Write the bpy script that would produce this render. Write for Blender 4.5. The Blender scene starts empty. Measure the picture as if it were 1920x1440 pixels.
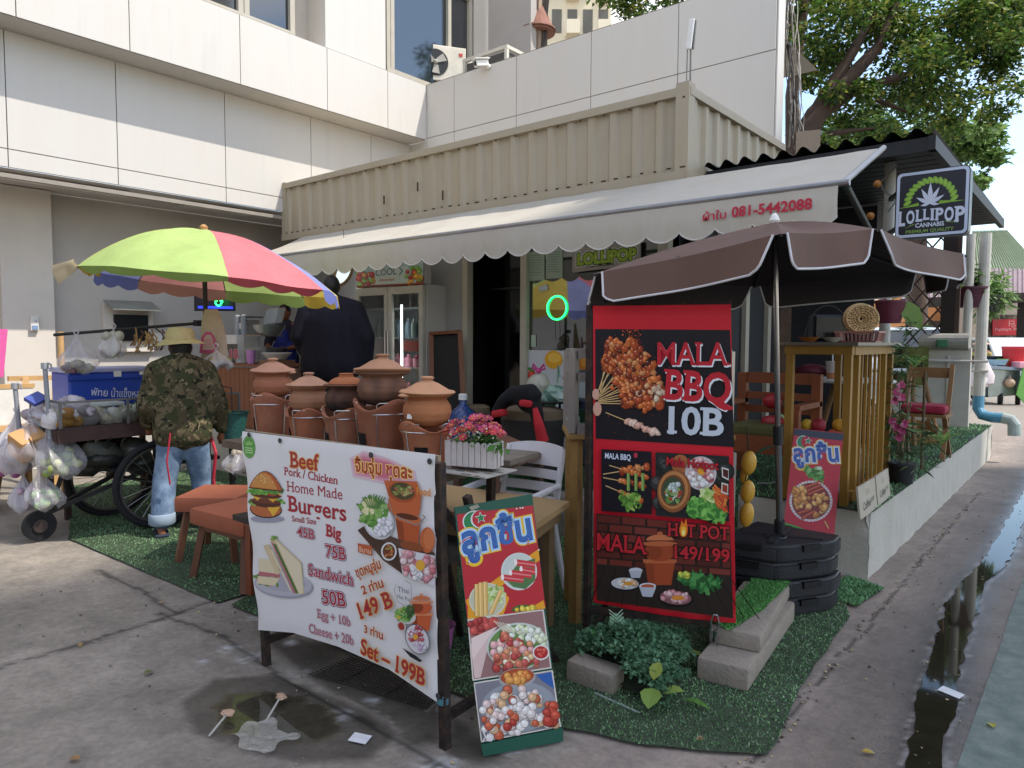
import bpy,bmesh,math,random
import numpy as np
from mathutils import Vector,Matrix,Euler,noise as mnoise
R_=math.radians
random.seed(7);rng=np.random.default_rng(7)
scene=bpy.context.scene
COL=scene.collection
CAM_H,FOC,CX,CY=1.55,1336.0,960.0,720.0
YAW,PITCH,ROLL=R_(39.7),R_(3.44),R_(0.27)
FW=Vector((-math.sin(YAW)*math.cos(PITCH),math.cos(YAW)*math.cos(PITCH),-math.sin(PITCH)))
RT0=Vector((math.cos(YAW),math.sin(YAW),0));UP0=RT0.cross(FW)
RT=math.cos(ROLL)*RT0+math.sin(ROLL)*UP0
UP=-math.sin(ROLL)*RT0+math.cos(ROLL)*UP0
EYE=Vector((0,0,CAM_H))
cd=bpy.data.cameras.new("camera");cam=bpy.data.objects.new("camera",cd);COL.objects.link(cam)
cam.matrix_world=Matrix(((RT.x,UP.x,-FW.x,0),(RT.y,UP.y,-FW.y,0),(RT.z,UP.z,-FW.z,CAM_H),(0,0,0,1)))
cd.sensor_width=36;cd.lens=FOC/1920*36;cd.clip_start=.05;cd.clip_end=2000
scene.camera=cam
SUN=Vector((.578,.294,1)).normalized()
EL=math.asin(SUN.z);AZ=math.atan2(SUN.x,SUN.y)
w=bpy.data.worlds.new("World");scene.world=w;w.use_nodes=True
nt=w.node_tree;nt.nodes.clear()
out=nt.nodes.new('ShaderNodeOutputWorld');bg=nt.nodes.new('ShaderNodeBackground')
sk=nt.nodes.new('ShaderNodeTexSky');sk.sky_type='NISHITA';sk.sun_disc=False
sk.sun_elevation=EL;sk.sun_rotation=AZ;sk.air_density=1.1;sk.dust_density=.5
tc=nt.nodes.new('ShaderNodeTexCoord');mp=nt.nodes.new('ShaderNodeMapping');mp.inputs['Scale'].default_value=(1,1,2.2)
nz=nt.nodes.new('ShaderNodeTexNoise');nz.inputs['Scale'].default_value=2.6;nz.inputs['Detail'].default_value=6
rp=nt.nodes.new('ShaderNodeValToRGB');rp.color_ramp.elements[0].position=.46;rp.color_ramp.elements[1].position=.72
mx=nt.nodes.new('ShaderNodeMix');mx.data_type='RGBA';mx.inputs['B'].default_value=(10.6,9.6,8.5,1)
nt.links.new(tc.outputs['Generated'],mp.inputs['Vector']);nt.links.new(mp.outputs[0],nz.inputs['Vector'])
nt.links.new(nz.outputs['Fac'],rp.inputs['Fac'])
gd=(FW+RT*((1890-CX)/FOC)-UP*((150-CY)/FOC)).normalized()
dt=nt.nodes.new('ShaderNodeVectorMath');dt.operation='DOT_PRODUCT';dt.inputs[1].default_value=gd;nt.links.new(tc.outputs['Generated'],dt.inputs[0])
gp=nt.nodes.new('ShaderNodeMapRange');gp.inputs['From Min'].default_value=.955;gp.inputs['From Max'].default_value=.99;gp.inputs['To Min'].default_value=1;gp.inputs['To Max'].default_value=.12
nt.links.new(dt.outputs['Value'],gp.inputs['Value']);ml=nt.nodes.new('ShaderNodeMath');ml.operation='MULTIPLY';nt.links.new(rp.outputs['Color'],ml.inputs[0]);nt.links.new(gp.outputs[0],ml.inputs[1]);nt.links.new(ml.outputs[0],mx.inputs['Factor'])
nt.links.new(sk.outputs[0],mx.inputs['A']);nt.links.new(mx.outputs['Result'],bg.inputs['Color'])
bg.inputs['Strength'].default_value=.145
nt.links.new(bg.outputs[0],out.inputs[0])
sd=bpy.data.lights.new("sun",'SUN');sd.energy=2.6;sd.angle=R_(.55);sd.color=(1,.94,.85)
so=bpy.data.objects.new("sun",sd);COL.objects.link(so);so.rotation_euler=SUN.to_track_quat('Z','Y').to_euler()
so.location=(10,5,20)
scene.view_settings.view_transform='Standard';scene.view_settings.look='None'
scene.view_settings.exposure=1.14;scene.view_settings.gamma=1
try:
 scene.cycles.max_bounces=8;scene.cycles.transparent_max_bounces=16;scene.cycles.use_denoising=True
except Exception:pass
def ray(x,y):return FW+RT*((x-CX)/FOC)-UP*((y-CY)/FOC)
def onZ(x,y,z=0.0):
 d=ray(x,y);return EYE+d*((z-CAM_H)/d.z)
def onX(x,y,v):
 d=ray(x,y);return EYE+d*(v/d.x)
def onY(x,y,v):
 d=ray(x,y);return EYE+d*(v/d.y)
def onD(x,y,t):return EYE+ray(x,y)*t
def onP(x,y,p,n):
 d=ray(x,y);return EYE+d*((Vector(p)-EYE).dot(n)/d.dot(n))
def lin(c):
 if isinstance(c,str):
  c=c.lstrip('#');c=[int(c[i:i+2],16)/255 for i in(0,2,4)]
  return tuple(v/12.92 if v<=.04045 else((v+.055)/1.055)**2.4 for v in c)
 return tuple(c[:3])
MATS={}
def mat(name,col=(.5,.5,.5),rough=.6,metal=0,var=.15,scale=6,bump=0,bscale=80,spec=.5,alpha=1,trans=0,emit=None,vcol=False,coat=0,col2=None,ior=1.45,thin=0,stretch=None):
 if name in MATS:return MATS[name]
 m=bpy.data.materials.new(name);m.use_nodes=True;MATS[name]=m
 t=m.node_tree;N=t.nodes;L=t.links;b=N['Principled BSDF']
 b.inputs['Roughness'].default_value=rough;b.inputs['Metallic'].default_value=metal
 b.inputs['Specular IOR Level'].default_value=spec;b.inputs['Alpha'].default_value=alpha
 b.inputs['Transmission Weight'].default_value=trans;b.inputs['IOR'].default_value=ior;b.inputs['Coat Weight'].default_value=coat
 c=lin(col);tcn=N.new('ShaderNodeTexCoord')
 nzn=N.new('ShaderNodeTexNoise');nzn.inputs['Scale'].default_value=scale;nzn.inputs['Detail'].default_value=6
 nzn.inputs['Roughness'].default_value=.65
 if stretch:
  mpn=N.new('ShaderNodeMapping');mpn.inputs['Scale'].default_value=stretch;L.new(tcn.outputs['Object'],mpn.inputs['Vector']);L.new(mpn.outputs[0],nzn.inputs['Vector'])
 else:L.new(tcn.outputs['Object'],nzn.inputs['Vector'])
 if vcol:
  at=N.new('ShaderNodeAttribute');at.attribute_name='Col';base=at.outputs['Color']
 else:
  rgb=N.new('ShaderNodeRGB');rgb.outputs[0].default_value=(*c,1);base=rgb.outputs[0]
 if col2 is not None:
  rm=N.new('ShaderNodeValToRGB');rm.color_ramp.elements[0].position=.42;rm.color_ramp.elements[1].position=.62
  L.new(nzn.outputs['Fac'],rm.inputs['Fac']);m0=N.new('ShaderNodeMix');m0.data_type='RGBA'
  m0.inputs['B'].default_value=(*lin(col2),1);L.new(rm.outputs['Color'],m0.inputs['Factor']);L.new(base,m0.inputs['A']);base=m0.outputs['Result']
 if var:
  mr=N.new('ShaderNodeMapRange');mr.inputs['From Min'].default_value=.3;mr.inputs['From Max'].default_value=.7
  mr.inputs['To Min'].default_value=1-var;mr.inputs['To Max'].default_value=1+var*.6
  L.new(nzn.outputs['Fac'],mr.inputs['Value'])
  mm=N.new('ShaderNodeVectorMath');mm.operation='SCALE';L.new(base,mm.inputs[0]);L.new(mr.outputs[0],mm.inputs['Scale']);base=mm.outputs[0]
 L.new(base,b.inputs['Base Color'])
 if bump:
  n2=N.new('ShaderNodeTexNoise');n2.inputs['Scale'].default_value=bscale;n2.inputs['Detail'].default_value=5
  L.new(tcn.outputs['Object'],n2.inputs['Vector'])
  bp=N.new('ShaderNodeBump');bp.inputs['Strength'].default_value=bump;bp.inputs['Distance'].default_value=.01
  L.new(n2.outputs['Fac'],bp.inputs['Height']);L.new(bp.outputs[0],b.inputs['Normal'])
 if emit:
  b.inputs['Emission Color'].default_value=(*lin(emit[0]),1);b.inputs['Emission Strength'].default_value=emit[1]
 if thin:
  tr=N.new('ShaderNodeBsdfTranslucent');L.new(base,tr.inputs['Color']);ms=N.new('ShaderNodeMixShader');ms.inputs[0].default_value=thin
  L.new(b.outputs[0],ms.inputs[1]);L.new(tr.outputs[0],ms.inputs[2]);L.new(ms.outputs[0],N['Material Output'].inputs['Surface'])
 return m
def glass(name,col=(1,1,1),rough=.02,alpha=.25,spec=.8):
 m=mat(name,col,rough,var=0,spec=spec)
 t=m.node_tree;N=t.nodes;L=t.links;b=N['Principled BSDF']
 tr=N.new('ShaderNodeBsdfTransparent');tr.inputs[0].default_value=(*lin(col),1)
 gl=N.new('ShaderNodeBsdfGlossy');gl.inputs['Roughness'].default_value=rough
 fr=N.new('ShaderNodeFresnel');fr.inputs[0].default_value=1.5
 ms=N.new('ShaderNodeMixShader');L.new(fr.outputs[0],ms.inputs[0]);L.new(tr.outputs[0],ms.inputs[1]);L.new(gl.outputs[0],ms.inputs[2])
 L.new(ms.outputs[0],N['Material Output'].inputs['Surface']);return m
PR=mat('printed_vinyl',rough=.42,var=.03,vcol=True,spec=.4)
PAINT=mat('painted_surface',rough=.55,var=.12,scale=14,vcol=True,bump=.05)
LEAF=mat('leaf',rough=.5,var=.1,scale=3,vcol=True,thin=.38,spec=.35)
CLOTHV=mat('woven_cloth',rough=.9,var=.12,scale=30,vcol=True,bump=.12,bscale=400,spec=.15)
class MB:
 def __init__(s):s.v=[];s.f=[];s.c=[];s.col=(.5,.5,.5)
 def color(s,c):s.col=lin(c);return s
 def add(s,vs,fs,c=None):
  o=len(s.v);s.v+=[tuple(p)for p in vs];k=lin(c)if c is not None else s.col
  for f in fs:s.f.append(tuple(i+o for i in f));s.c.append(k)
  return s
 def quad(s,a,b,c,d,col=None):return s.add([a,b,c,d],[(0,1,2,3)],col)
 def poly(s,pts,col=None):return s.add(pts,[tuple(range(len(pts)))],col)
 def box(s,c,d,rot=None,col=None,bev=0):
  hx,hy,hz=d[0]/2,d[1]/2,d[2]/2
  if bev<=0:
   vs=[Vector((x,y,z))for x in(-hx,hx)for y in(-hy,hy)for z in(-hz,hz)]
   fs=[(0,1,3,2),(4,6,7,5),(0,4,5,1),(2,3,7,6),(0,2,6,4),(1,5,7,3)]
  else:
   bm=bmesh.new();bmesh.ops.create_cube(bm,size=1)
   for v in bm.verts:v.co=Vector((v.co.x*d[0],v.co.y*d[1],v.co.z*d[2]))
   bmesh.ops.bevel(bm,geom=bm.edges[:],offset=bev,segments=2,affect='EDGES',profile=.6)
   bm.verts.index_update();vs=[v.co.copy()for v in bm.verts];fs=[tuple(v.index for v in f.verts)for f in bm.faces];bm.free()
  if rot is not None:
   M=rot if isinstance(rot,Matrix)else Euler(rot).to_matrix();vs=[M@v for v in vs]
  c=Vector(c);return s.add([v+c for v in vs],fs,col)
 def bar(s,a,b,wd,ht=None,col=None,up=(0,0,1),bev=0):
  a=Vector(a);b=Vector(b);ht=ht or wd;d=b-a;L=d.length;d.normalize();u=Vector(up)
  if abs(d.dot(u))>.98:u=Vector((0,1,0))if abs(d.y)<.9 else Vector((1,0,0))
  x=d.cross(u).normalized();z=x.cross(d)
  M=Matrix((x,d,z)).transposed();return s.box((a+b)/2,(wd,L,ht),M,col,bev)
 def tube(s,pts,r,n=8,col=None,cap=True,closed=False):
  pts=[Vector(p)for p in pts];rs=r if isinstance(r,(list,tuple))else[r]*len(pts)
  vs=[];fs=[];m=len(pts);prev=None
  for i,p in enumerate(pts):
   if closed:t=pts[(i+1)%m]-pts[i-1]
   else:t=pts[min(i+1,m-1)]-pts[max(i-1,0)]
   t.normalize()
   if prev is None:
    u=Vector((0,0,1))if abs(t.z)<.9 else Vector((1,0,0));x=t.cross(u).normalized()
   else:x=(prev-t*prev.dot(t));x=x.normalized()if x.length>1e-6 else t.orthogonal().normalized()
   prev=x;y=t.cross(x)
   for k in range(n):
    a=2*math.pi*k/n;vs.append(p+(x*math.cos(a)+y*math.sin(a))*rs[i])
  for i in range(m if closed else m-1):
   j=(i+1)%m
   for k in range(n):fs.append((i*n+k,i*n+(k+1)%n,j*n+(k+1)%n,j*n+k))
  if cap and not closed:fs.append(tuple(range(n-1,-1,-1)));fs.append(tuple((m-1)*n+k for k in range(n)))
  return s.add(vs,fs,col)
 def lathe(s,prof,c=(0,0,0),n=28,col=None,M=None,wob=None,capb=True,capt=True):
  vs=[];fs=[];c=Vector(c)
  for(r,z)in prof:
   for k in range(n):
    a=2*math.pi*k/n;rr=r;zz=z
    if wob:rr,zz=wob(r,z,a)
    p=Vector((rr*math.cos(a),rr*math.sin(a),zz));vs.append((M@p if M is not None else p)+c)
  m=len(prof)
  for i in range(m-1):
   for k in range(n):fs.append((i*n+k,i*n+(k+1)%n,(i+1)*n+(k+1)%n,(i+1)*n+k))
  if capb:fs.append(tuple(range(n-1,-1,-1)))
  if capt:fs.append(tuple((m-1)*n+k for k in range(n)))
  return s.add(vs,fs,col)
 def ell(s,c,r,n=12,m=8,col=None,M=None,jit=0):
  vs=[];fs=[];c=Vector(c);r=(r,r,r)if not isinstance(r,(tuple,list))else r
  for i in range(1,m):
   th=math.pi*i/m
   for k in range(n):
    a=2*math.pi*k/n;j=1+random.uniform(-jit,jit)
    p=Vector((r[0]*math.sin(th)*math.cos(a)*j,r[1]*math.sin(th)*math.sin(a)*j,-r[2]*math.cos(th)*j));vs.append((M@p if M is not None else p)+c)
  b=Vector((0,0,-r[2]));tp=Vector((0,0,r[2]));vs.append((M@b if M is not None else b)+c);vs.append((M@tp if M is not None else tp)+c)
  nb=(m-1)*n
  for i in range(m-2):
   for k in range(n):fs.append((i*n+k,i*n+(k+1)%n,(i+1)*n+(k+1)%n,(i+1)*n+k))
  for k in range(n):fs.append((nb,(k+1)%n,k));fs.append((nb+1,(m-2)*n+k,(m-2)*n+(k+1)%n))
  return s.add(vs,fs,col)
 def slab(s,pts,ext,col=None):
  pts=[Vector(p)for p in pts];e=Vector(ext);n=len(pts)
  fs=[tuple(range(n)),tuple(range(2*n-1,n-1,-1))]+[(i,i+n,(i+1)%n+n,(i+1)%n)for i in range(n)]
  return s.add(pts+[p+e for p in pts],fs,col)
 def grid(s,fn,nu,nv,col=None,colfn=None,closed=False):
  vs=[fn(i/(nu-1),j/(nv-1))for j in range(nv)for i in range(nu)]
  for j in range(nv-1):
   for i in range(nu-1):
    pass
  o=len(s.v);s.v+=[tuple(p)for p in vs];k=lin(col)if col is not None else s.col
  for j in range(nv-1):
   for i in range(nu-1):
    s.f.append((o+j*nu+i,o+j*nu+i+1,o+(j+1)*nu+i+1,o+(j+1)*nu+i))
    s.c.append(lin(colfn((i+.5)/(nu-1),(j+.5)/(nv-1)))if colfn else k)
  return s
 def build(s,name,m=None,parent=None,smooth=False,loc=None,fix=False,split=True):
  me=bpy.data.meshes.new(name);V=s.v
  o=bpy.data.objects.new(name,me);COL.objects.link(o)
  if parent is not None:
   o.parent=parent;inv=WM[parent.name].inverted();V=[inv@Vector(p)for p in V];WM[o.name]=WM[parent.name].copy()
  else:
   if loc is None and V:
    xs=[p[0]for p in V];ys=[p[1]for p in V];loc=((min(xs)+max(xs))/2,(min(ys)+max(ys))/2,min(p[2]for p in V))
   loc=loc or(0,0,0);o.location=loc;V=[(p[0]-loc[0],p[1]-loc[1],p[2]-loc[2])for p in V];WM[o.name]=Matrix.Translation(loc)
  me.from_pydata(V,[],s.f);me.update()
  a=me.color_attributes.new('Col','FLOAT_COLOR','CORNER')
  if s.f:
   arr=np.repeat(np.array([(*k,1)for k in s.c],dtype=np.float32),[len(f)for f in s.f],axis=0);a.data.foreach_set('color',arr.ravel())
  if fix:
   bm=bmesh.new();bm.from_mesh(me);bmesh.ops.recalc_face_normals(bm,faces=bm.faces);bm.to_mesh(me);bm.free()
  if m:me.materials.append(m)
  if smooth:
   me.polygons.foreach_set('use_smooth',[True]*len(me.polygons))
   try:me.set_sharp_from_angle(angle=R_(42))
   except Exception:pass
  return o
WM={}
def thing(name,label,cat,loc=(0,0,0),rz=0,group=None):
 o=bpy.data.objects.new(name,None);COL.objects.link(o);o.empty_display_size=.1
 o.location=loc;o.rotation_euler=(0,0,rz);WM[o.name]=Matrix.Translation(loc)@Matrix.Rotation(rz,4,'Z')
 return tag(o,label,cat,group)
def tag(o,label,cat,group=None):
 o['label']=label;o['category']=cat
 if group:o['group']=group
 return o
def struct(o,kind='structure'):o['kind']=kind;return o
def stuff(o):o['kind']='stuff';return o
def copy_tree(o,parent=None):
 c=o.copy();COL.objects.link(c)
 if parent is not None:c.parent=parent
 for ch in list(o.children):copy_tree(ch,c)
 return c
def clone(src,loc,rz,label,scale=None):
 c=copy_tree(src);c.location=loc;c.rotation_euler=(0,0,rz);c['label']=label
 if scale:c.scale=(scale,scale,scale)if not isinstance(scale,tuple)else scale
 return c
def fuse(mb,name,m,parent,voxel=.012,smooth=6,loc=None):
 o=mb.build('tmp',None,None,loc=(0,0,0));md=o.modifiers.new('r','REMESH');md.mode='VOXEL';md.voxel_size=voxel
 sm=o.modifiers.new('s','SMOOTH');sm.iterations=smooth;sm.factor=.5
 dg=bpy.context.evaluated_depsgraph_get();dg.update();me=bpy.data.meshes.new_from_object(o.evaluated_get(dg))
 V=np.empty(len(me.vertices)*3);me.vertices.foreach_get('co',V)
 r=MB();r.v=[tuple(p)for p in V.reshape(-1,3)];r.f=[tuple(p.vertices)for p in me.polygons];r.c=[mb.col]*len(r.f)
 bpy.data.objects.remove(o);bpy.data.meshes.remove(me)
 return r
def limb(mb,pts,rs,n=12):
 for i in range(len(pts)-1):
  a,b=Vector(pts[i]),Vector(pts[i+1]);k=5
  mb.tube([a+(b-a)*t/k for t in range(k+1)],[rs[i]+(rs[i+1]-rs[i])*t/k for t in range(k+1)],n)
 for p,r in zip(pts,rs):mb.ell(p,r*.995,12,8)
 return mb
TXT={}
def glyphs(s,bold=0.0,shear=0.0,res=3):
 k=(s,round(bold,4),shear)
 if k in TXT:return TXT[k]
 cu=bpy.data.curves.new('t','FONT');cu.body=s;cu.offset=bold;cu.resolution_u=res;cu.fill_mode='FRONT';cu.shear=shear;cu.dimensions='2D'
 ob=bpy.data.objects.new('t',cu);me=bpy.data.meshes.new_from_object(ob)
 v=np.empty(len(me.vertices)*3);me.vertices.foreach_get('co',v);v=v.reshape(-1,3)[:,:2]
 f=[tuple(p.vertices)for p in me.polygons]
 bpy.data.objects.remove(ob);bpy.data.curves.remove(cu);bpy.data.meshes.remove(me)
 TXT[k]=(v,f);return TXT[k]
SER={'M':[(.08,'b'),(.92,'b')],'A':[(.06,'b'),(.94,'b')],'L':[(.14,'t'),(.14,'b')],'B':[(.1,'t'),(.1,'b')],'P':[(.12,'t'),(.12,'b')],'H':[(.1,'b'),(.9,'b'),(.1,'t'),(.9,'t')],'T':[(.5,'b')],'E':[(.1,'t'),(.1,'b')],'S':[],'O':[],'Q':[],'C':[],'1':[(.62,'b')],'I':[(.5,'b'),(.5,'t')],'r':[(.2,'b')],'n':[(.12,'b'),(.88,'b')],'m':[(.08,'b'),(.5,'b'),(.92,'b')],'k':[(.12,'b'),(.9,'b')],'h':[(.12,'b'),(.88,'b')],'i':[(.5,'b')],'f':[(.4,'b')],'d':[(.9,'b')],'a':[(.92,'b')],'F':[(.1,'t'),(.1,'b')],'u':[(.9,'b')],'4':[(.7,'b')],'7':[],'p':[],'l':[(.5,'b')],'t':[(.5,'b')],'Y':[(.5,'b')],'g':[],'w':[],'N':[(.1,'b'),(.1,'t'),(.9,'t')]}
class Canvas:
 """flat print on a real plane: P origin, U right, V up, N towards the viewer; shapes are thin layers of ink"""
 def __init__(s,P,U,V,N,bend=None,base=.0012,step=.000016,tf=None):
  s.P,s.U,s.V,s.N=Vector(P),Vector(U).normalized(),Vector(V).normalized(),Vector(N).normalized()
  s.tf=tf;s.mb=MB();s.h=base;s.step=step;s.bend=bend
 def uv(s,x,y):
  if s.tf:x,y=s.tf[0]+x*s.tf[2],s.tf[1]+y*s.tf[2]
  p=onP(x,y,s.P,s.N)-s.P;return(p.dot(s.U),p.dot(s.V))
 def p3(s,u,v,h=None):
  b=s.bend(u,v)if s.bend else 0
  return s.P+s.U*u+s.V*v+s.N*((s.h if h is None else h)+b)
 def up(s,k=1):s.h+=s.step*k
 def fill(s,pts,col,px=True,sub=0):
  q=[s.uv(*p)for p in pts]if px else pts
  s.up();s.mb.poly([s.p3(*p)for p in q],col);return s
 def gridfill(s,a,b,col,n=24,m=24):
  s.up();s.mb.grid(lambda i,j:s.p3(a[0]+(b[0]-a[0])*i,a[1]+(b[1]-a[1])*j),n,m,col)
 def disc(s,x,y,rx,ry,col,px=True,n=20,rot=0,jit=0,a0=0,a1=2*math.pi,layer=True):
  if layer:s.up()
  pts=[]
  for k in range(n):
   a=a0+(a1-a0)*k/(n if a1-a0>6.28 else n-1);j=1+random.uniform(-jit,jit);dx,dy=rx*math.cos(a)*j,ry*math.sin(a)*j
   pts.append((x+dx*math.cos(rot)-dy*math.sin(rot),y+dx*math.sin(rot)+dy*math.cos(rot)))
  q=[s.uv(*p)for p in pts]if px else pts
  s.mb.poly([s.p3(*p)for p in q],col);return s
 def line(s,pts,wd,col,px=True,layer=True):
  if layer:s.up()
  q=[Vector(s.uv(*p))if px else Vector(p)for p in pts]
  w=wd if not px else(Vector(s.uv(pts[0][0]+wd,pts[0][1]))-Vector(s.uv(*pts[0]))).length
  for a,b in zip(q,q[1:]):
   d=(b-a);
   if d.length<1e-7:continue
   d.normalize();n=Vector((-d.y,d.x))*w/2
   s.mb.poly([s.p3(*(a-n)),s.p3(*(b-n)),s.p3(*(b+n)),s.p3(*(a+n))],col)
  return s
 def text(s,st,a,b,h,col,bold=.02,outline=None,shadow=None,serif=False,px=True,halo=None,shear=0,capref='H'):
  """baseline from a to b (photo pixels), cap height h (pixels)"""
  A=Vector(s.uv(*a))if px else Vector(a);B=Vector(s.uv(*b))if px else Vector(b)
  if px:
   tp=Vector(s.uv(a[0],a[1]-h));hh=(tp-A).length
  else:hh=h
  X=(B-A);W=X.length;X.normalize();Yv=Vector((-X.y,X.x))
  v0,_=glyphs(st,bold,shear);x0,x1=v0[:,0].min(),v0[:,0].max();sx=W/(x1-x0)
  cap=glyphs(capref,bold)[0][:,1].max()if capref else v0[:,1].max();sy=hh/cap
  def lay(bo,c,dx=0,dy=0,sf=0):
   v,f=glyphs(st,bo,shear);s.up()
   vs=[s.p3(*(A+X*((q[0]-x0)*sx+dx)+Yv*(q[1]*sy+dy)))for q in v];s.mb.add(vs,f,c)
   if serif:
    s.up()
    adv=0
    for i,ch in enumerate(st):
     if ch==' ' or ch not in SER:continue
     pre=glyphs(st[:i]+ch,bold,shear)[0][:,0].max();gw=glyphs(ch,bold)[0];w_=gw[:,0].max()-gw[:,0].min()
     for fx,k in SER[ch]:
      cx_=(pre-w_+fx*w_-x0)*sx;t_=.13*hh*.8;hw=(.1 if ch in 'Mm' else .2 if ch.isupper()or ch.isdigit()else .15)*cap*sx*.9
      y0=-sf if k=='b' else hh-t_-sf;y1=t_+sf if k=='b' else hh+sf
      hw+=sf
      s.mb.poly([s.p3(*(A+X*(cx_-hw+dx)+Yv*(y0+dy))),s.p3(*(A+X*(cx_+hw+dx)+Yv*(y0+dy))),s.p3(*(A+X*(cx_+hw+dx)+Yv*(y1+dy))),s.p3(*(A+X*(cx_-hw+dx)+Yv*(y1+dy)))],c)
  if halo:lay(bold+halo[1],halo[0],0,0,halo[1]*hh)
  if outline:lay(bold+outline[1],outline[0],0,0,outline[1]*hh*.8)
  if shadow:lay(bold,shadow[0],shadow[1]*hh,-shadow[2]*hh)
  lay(bold,col);return s
 def build(s,name,parent,m=None):return s.mb.build(name,m or PR,parent)
def leaf_cloud(centers,n,size,cols,spread,flat=.4,droop=.3,jitter=.5,prefer_up=True,name='foliage',m=None,parent=None,loc=None,mb=None,aspect=.5):
 """n leaf blades around the given (centre, radius) list; each blade is a folded pair of triangles"""
 C=np.array([c for c,r in centers]);Rr=np.array([r for c,r in centers]);wts=Rr**2;wts=wts/wts.sum()
 idx=rng.choice(len(C),n,p=wts);d=rng.normal(size=(n,3));d/=np.linalg.norm(d,axis=1)[:,None]
 rad=rng.uniform(0,1,n)**.45*Rr[idx];P=C[idx]+d*rad[:,None]*np.array(spread)
 ax=rng.normal(size=(n,3))*np.array([1,1,flat])+d*.5;ax[:,2]-=droop;ax/=np.linalg.norm(ax,axis=1)[:,None]
 up=np.array([0,0,1.])+rng.normal(size=(n,3))*.5;sd_=np.cross(ax,up);sd_/=np.linalg.norm(sd_,axis=1)[:,None]+1e-9
 nn=np.cross(sd_,ax);sz=size*rng.uniform(1-jitter,1+jitter,n)
 hw=sz*aspect*.5
 v=np.stack([P,P+ax*(sz*.45)[:,None]+sd_*hw[:,None]+nn*(hw*.35)[:,None],P+ax*sz[:,None],P+ax*(sz*.45)[:,None]-sd_*hw[:,None]+nn*(hw*.35)[:,None]],1).reshape(-1,3)
 cl=np.array([lin(c)for c in cols]);cc=cl[rng.integers(0,len(cl),n)]*rng.uniform(.75,1.25,(n,1))
 me=bpy.data.meshes.new(name)
 if parent is not None:
  M=np.array(WM[parent.name].inverted());v=v@M[:3,:3].T+M[:3,3]
 elif loc is not None:v=v-np.array(loc)
 me.vertices.add(n*4);me.vertices.foreach_set('co',v.ravel());me.loops.add(n*6);me.polygons.add(n*2)
 b=np.arange(n)[:,None]*4;li=np.concatenate([b+[0,1,2],b+[0,2,3]],1).ravel();me.loops.foreach_set('vertex_index',li)
 me.polygons.foreach_set('loop_start',np.arange(n*2)*3);me.polygons.foreach_set('loop_total',np.full(n*2,3));me.update(calc_edges=True)
 a=me.color_attributes.new('Col','FLOAT_COLOR','CORNER');a.data.foreach_set('color',np.repeat(np.concatenate([cc,np.ones((n,1))],1),6,axis=0).astype(np.float32).ravel())
 me.materials.append(m or LEAF);o=bpy.data.objects.new(name,me);COL.objects.link(o)
 if parent is not None:o.parent=parent;WM[o.name]=WM[parent.name].copy()
 elif loc is not None:o.location=loc;WM[o.name]=Matrix.Translation(loc)
 return o
def inpoly(x,y,P):
 c=False;j=len(P)-1
 for i in range(len(P)):
  if(P[i][1]>y)!=(P[j][1]>y)and x<(P[j][0]-P[i][0])*(y-P[i][1])/(P[j][1]-P[i][1])+P[i][0]:c=not c
  j=i
 return c
def blades(name,poly,z,n,hgt,cols,wd=.004,base=None,zf=None):
 """artificial turf: a backing sheet and upright blades, one mesh"""
 P=[(p[0],p[1])for p in poly];xs=[p[0]for p in P];ys=[p[1]for p in P];pts=[]
 while len(pts)<n:
  x,y=random.uniform(min(xs),max(xs)),random.uniform(min(ys),max(ys))
  if inpoly(x,y,P)and random.random()>1.6*(mnoise.noise((x*1.6,y*1.6,5))-.2):pts.append((x,y))
 mb=MB();cl=[lin(c)for c in cols]
 mb.poly([(x,y,(zf(x,y)if zf else z))for x,y in P],base or '#3c4838')
 for x,y in pts:
  a=random.uniform(0,6.28);lx,ly=random.gauss(0,hgt*.55),random.gauss(0,hgt*.55);h=hgt*random.uniform(.6,1.2);zz=zf(x,y)if zf else z
  dx,dy=math.cos(a)*wd,math.sin(a)*wd;k=random.choice(cl);g=random.uniform(.7,1.3)*(1+.5*mnoise.noise((x*2.2,y*2.2,0)))
  mb.add([(x-dx,y-dy,zz),(x+dx,y+dy,zz),(x+lx,y+ly,zz+h)],[(0,1,2)],tuple(c*g*1.9 for c in k))
 return mb
YF=5.65
PX0,PZ=-1.13,.44
GY=[0,2.9,3.4,4.1,4.95,5.45,5.9,6.6,7.6,16];GC=[-.41,-.445,-.49,-.545,-.585,-.59,-.535,-.53,-.535,-.56];GW=[.05,.05,.068,.066,.075,.06,.064,.07,.055,.05]
def gut(y):return float(np.interp(y,GY,GC))+.012*mnoise.noise((0,y*2.1,9)),float(np.interp(y,GY,GW))
def seg_d(p,a,b):
 ax,ay=a;bx,by=b;dx,dy=bx-ax,by-ay;t=max(0,min(1,((p[0]-ax)*dx+(p[1]-ay)*dy)/(dx*dx+dy*dy+1e-9)))
 return math.hypot(p[0]-ax-t*dx,p[1]-ay-t*dy)
def pxpoly(pts,z=0):return[(onZ(x,y,z).x,onZ(x,y,z).y)for x,y in pts]
xs=list(np.linspace(-120,-9,12))[:-1]+list(np.linspace(-9,-6.6,25))[:-1]+list(np.linspace(-6.6,-.2,330))[:-1]+list(np.linspace(-.2,60,12))
ys=list(np.linspace(-60,.7,10))[:-1]+list(np.linspace(.7,4.4,200))[:-1]+list(np.linspace(4.4,14,160))[:-1]+list(np.linspace(14,240,30))
wet_spots=[pxpoly([(330,1320),(400,1270),(520,1262),(620,1300),(700,1330),(760,1372),(700,1428),(560,1435),(450,1405),(360,1380)]),pxpoly([(470,1180),(700,1220),(835,1340),(830,1400),(760,1400),(640,1320),(520,1230)]),pxpoly([(840,1330),(960,1420),(900,1440),(830,1420)])]
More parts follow.
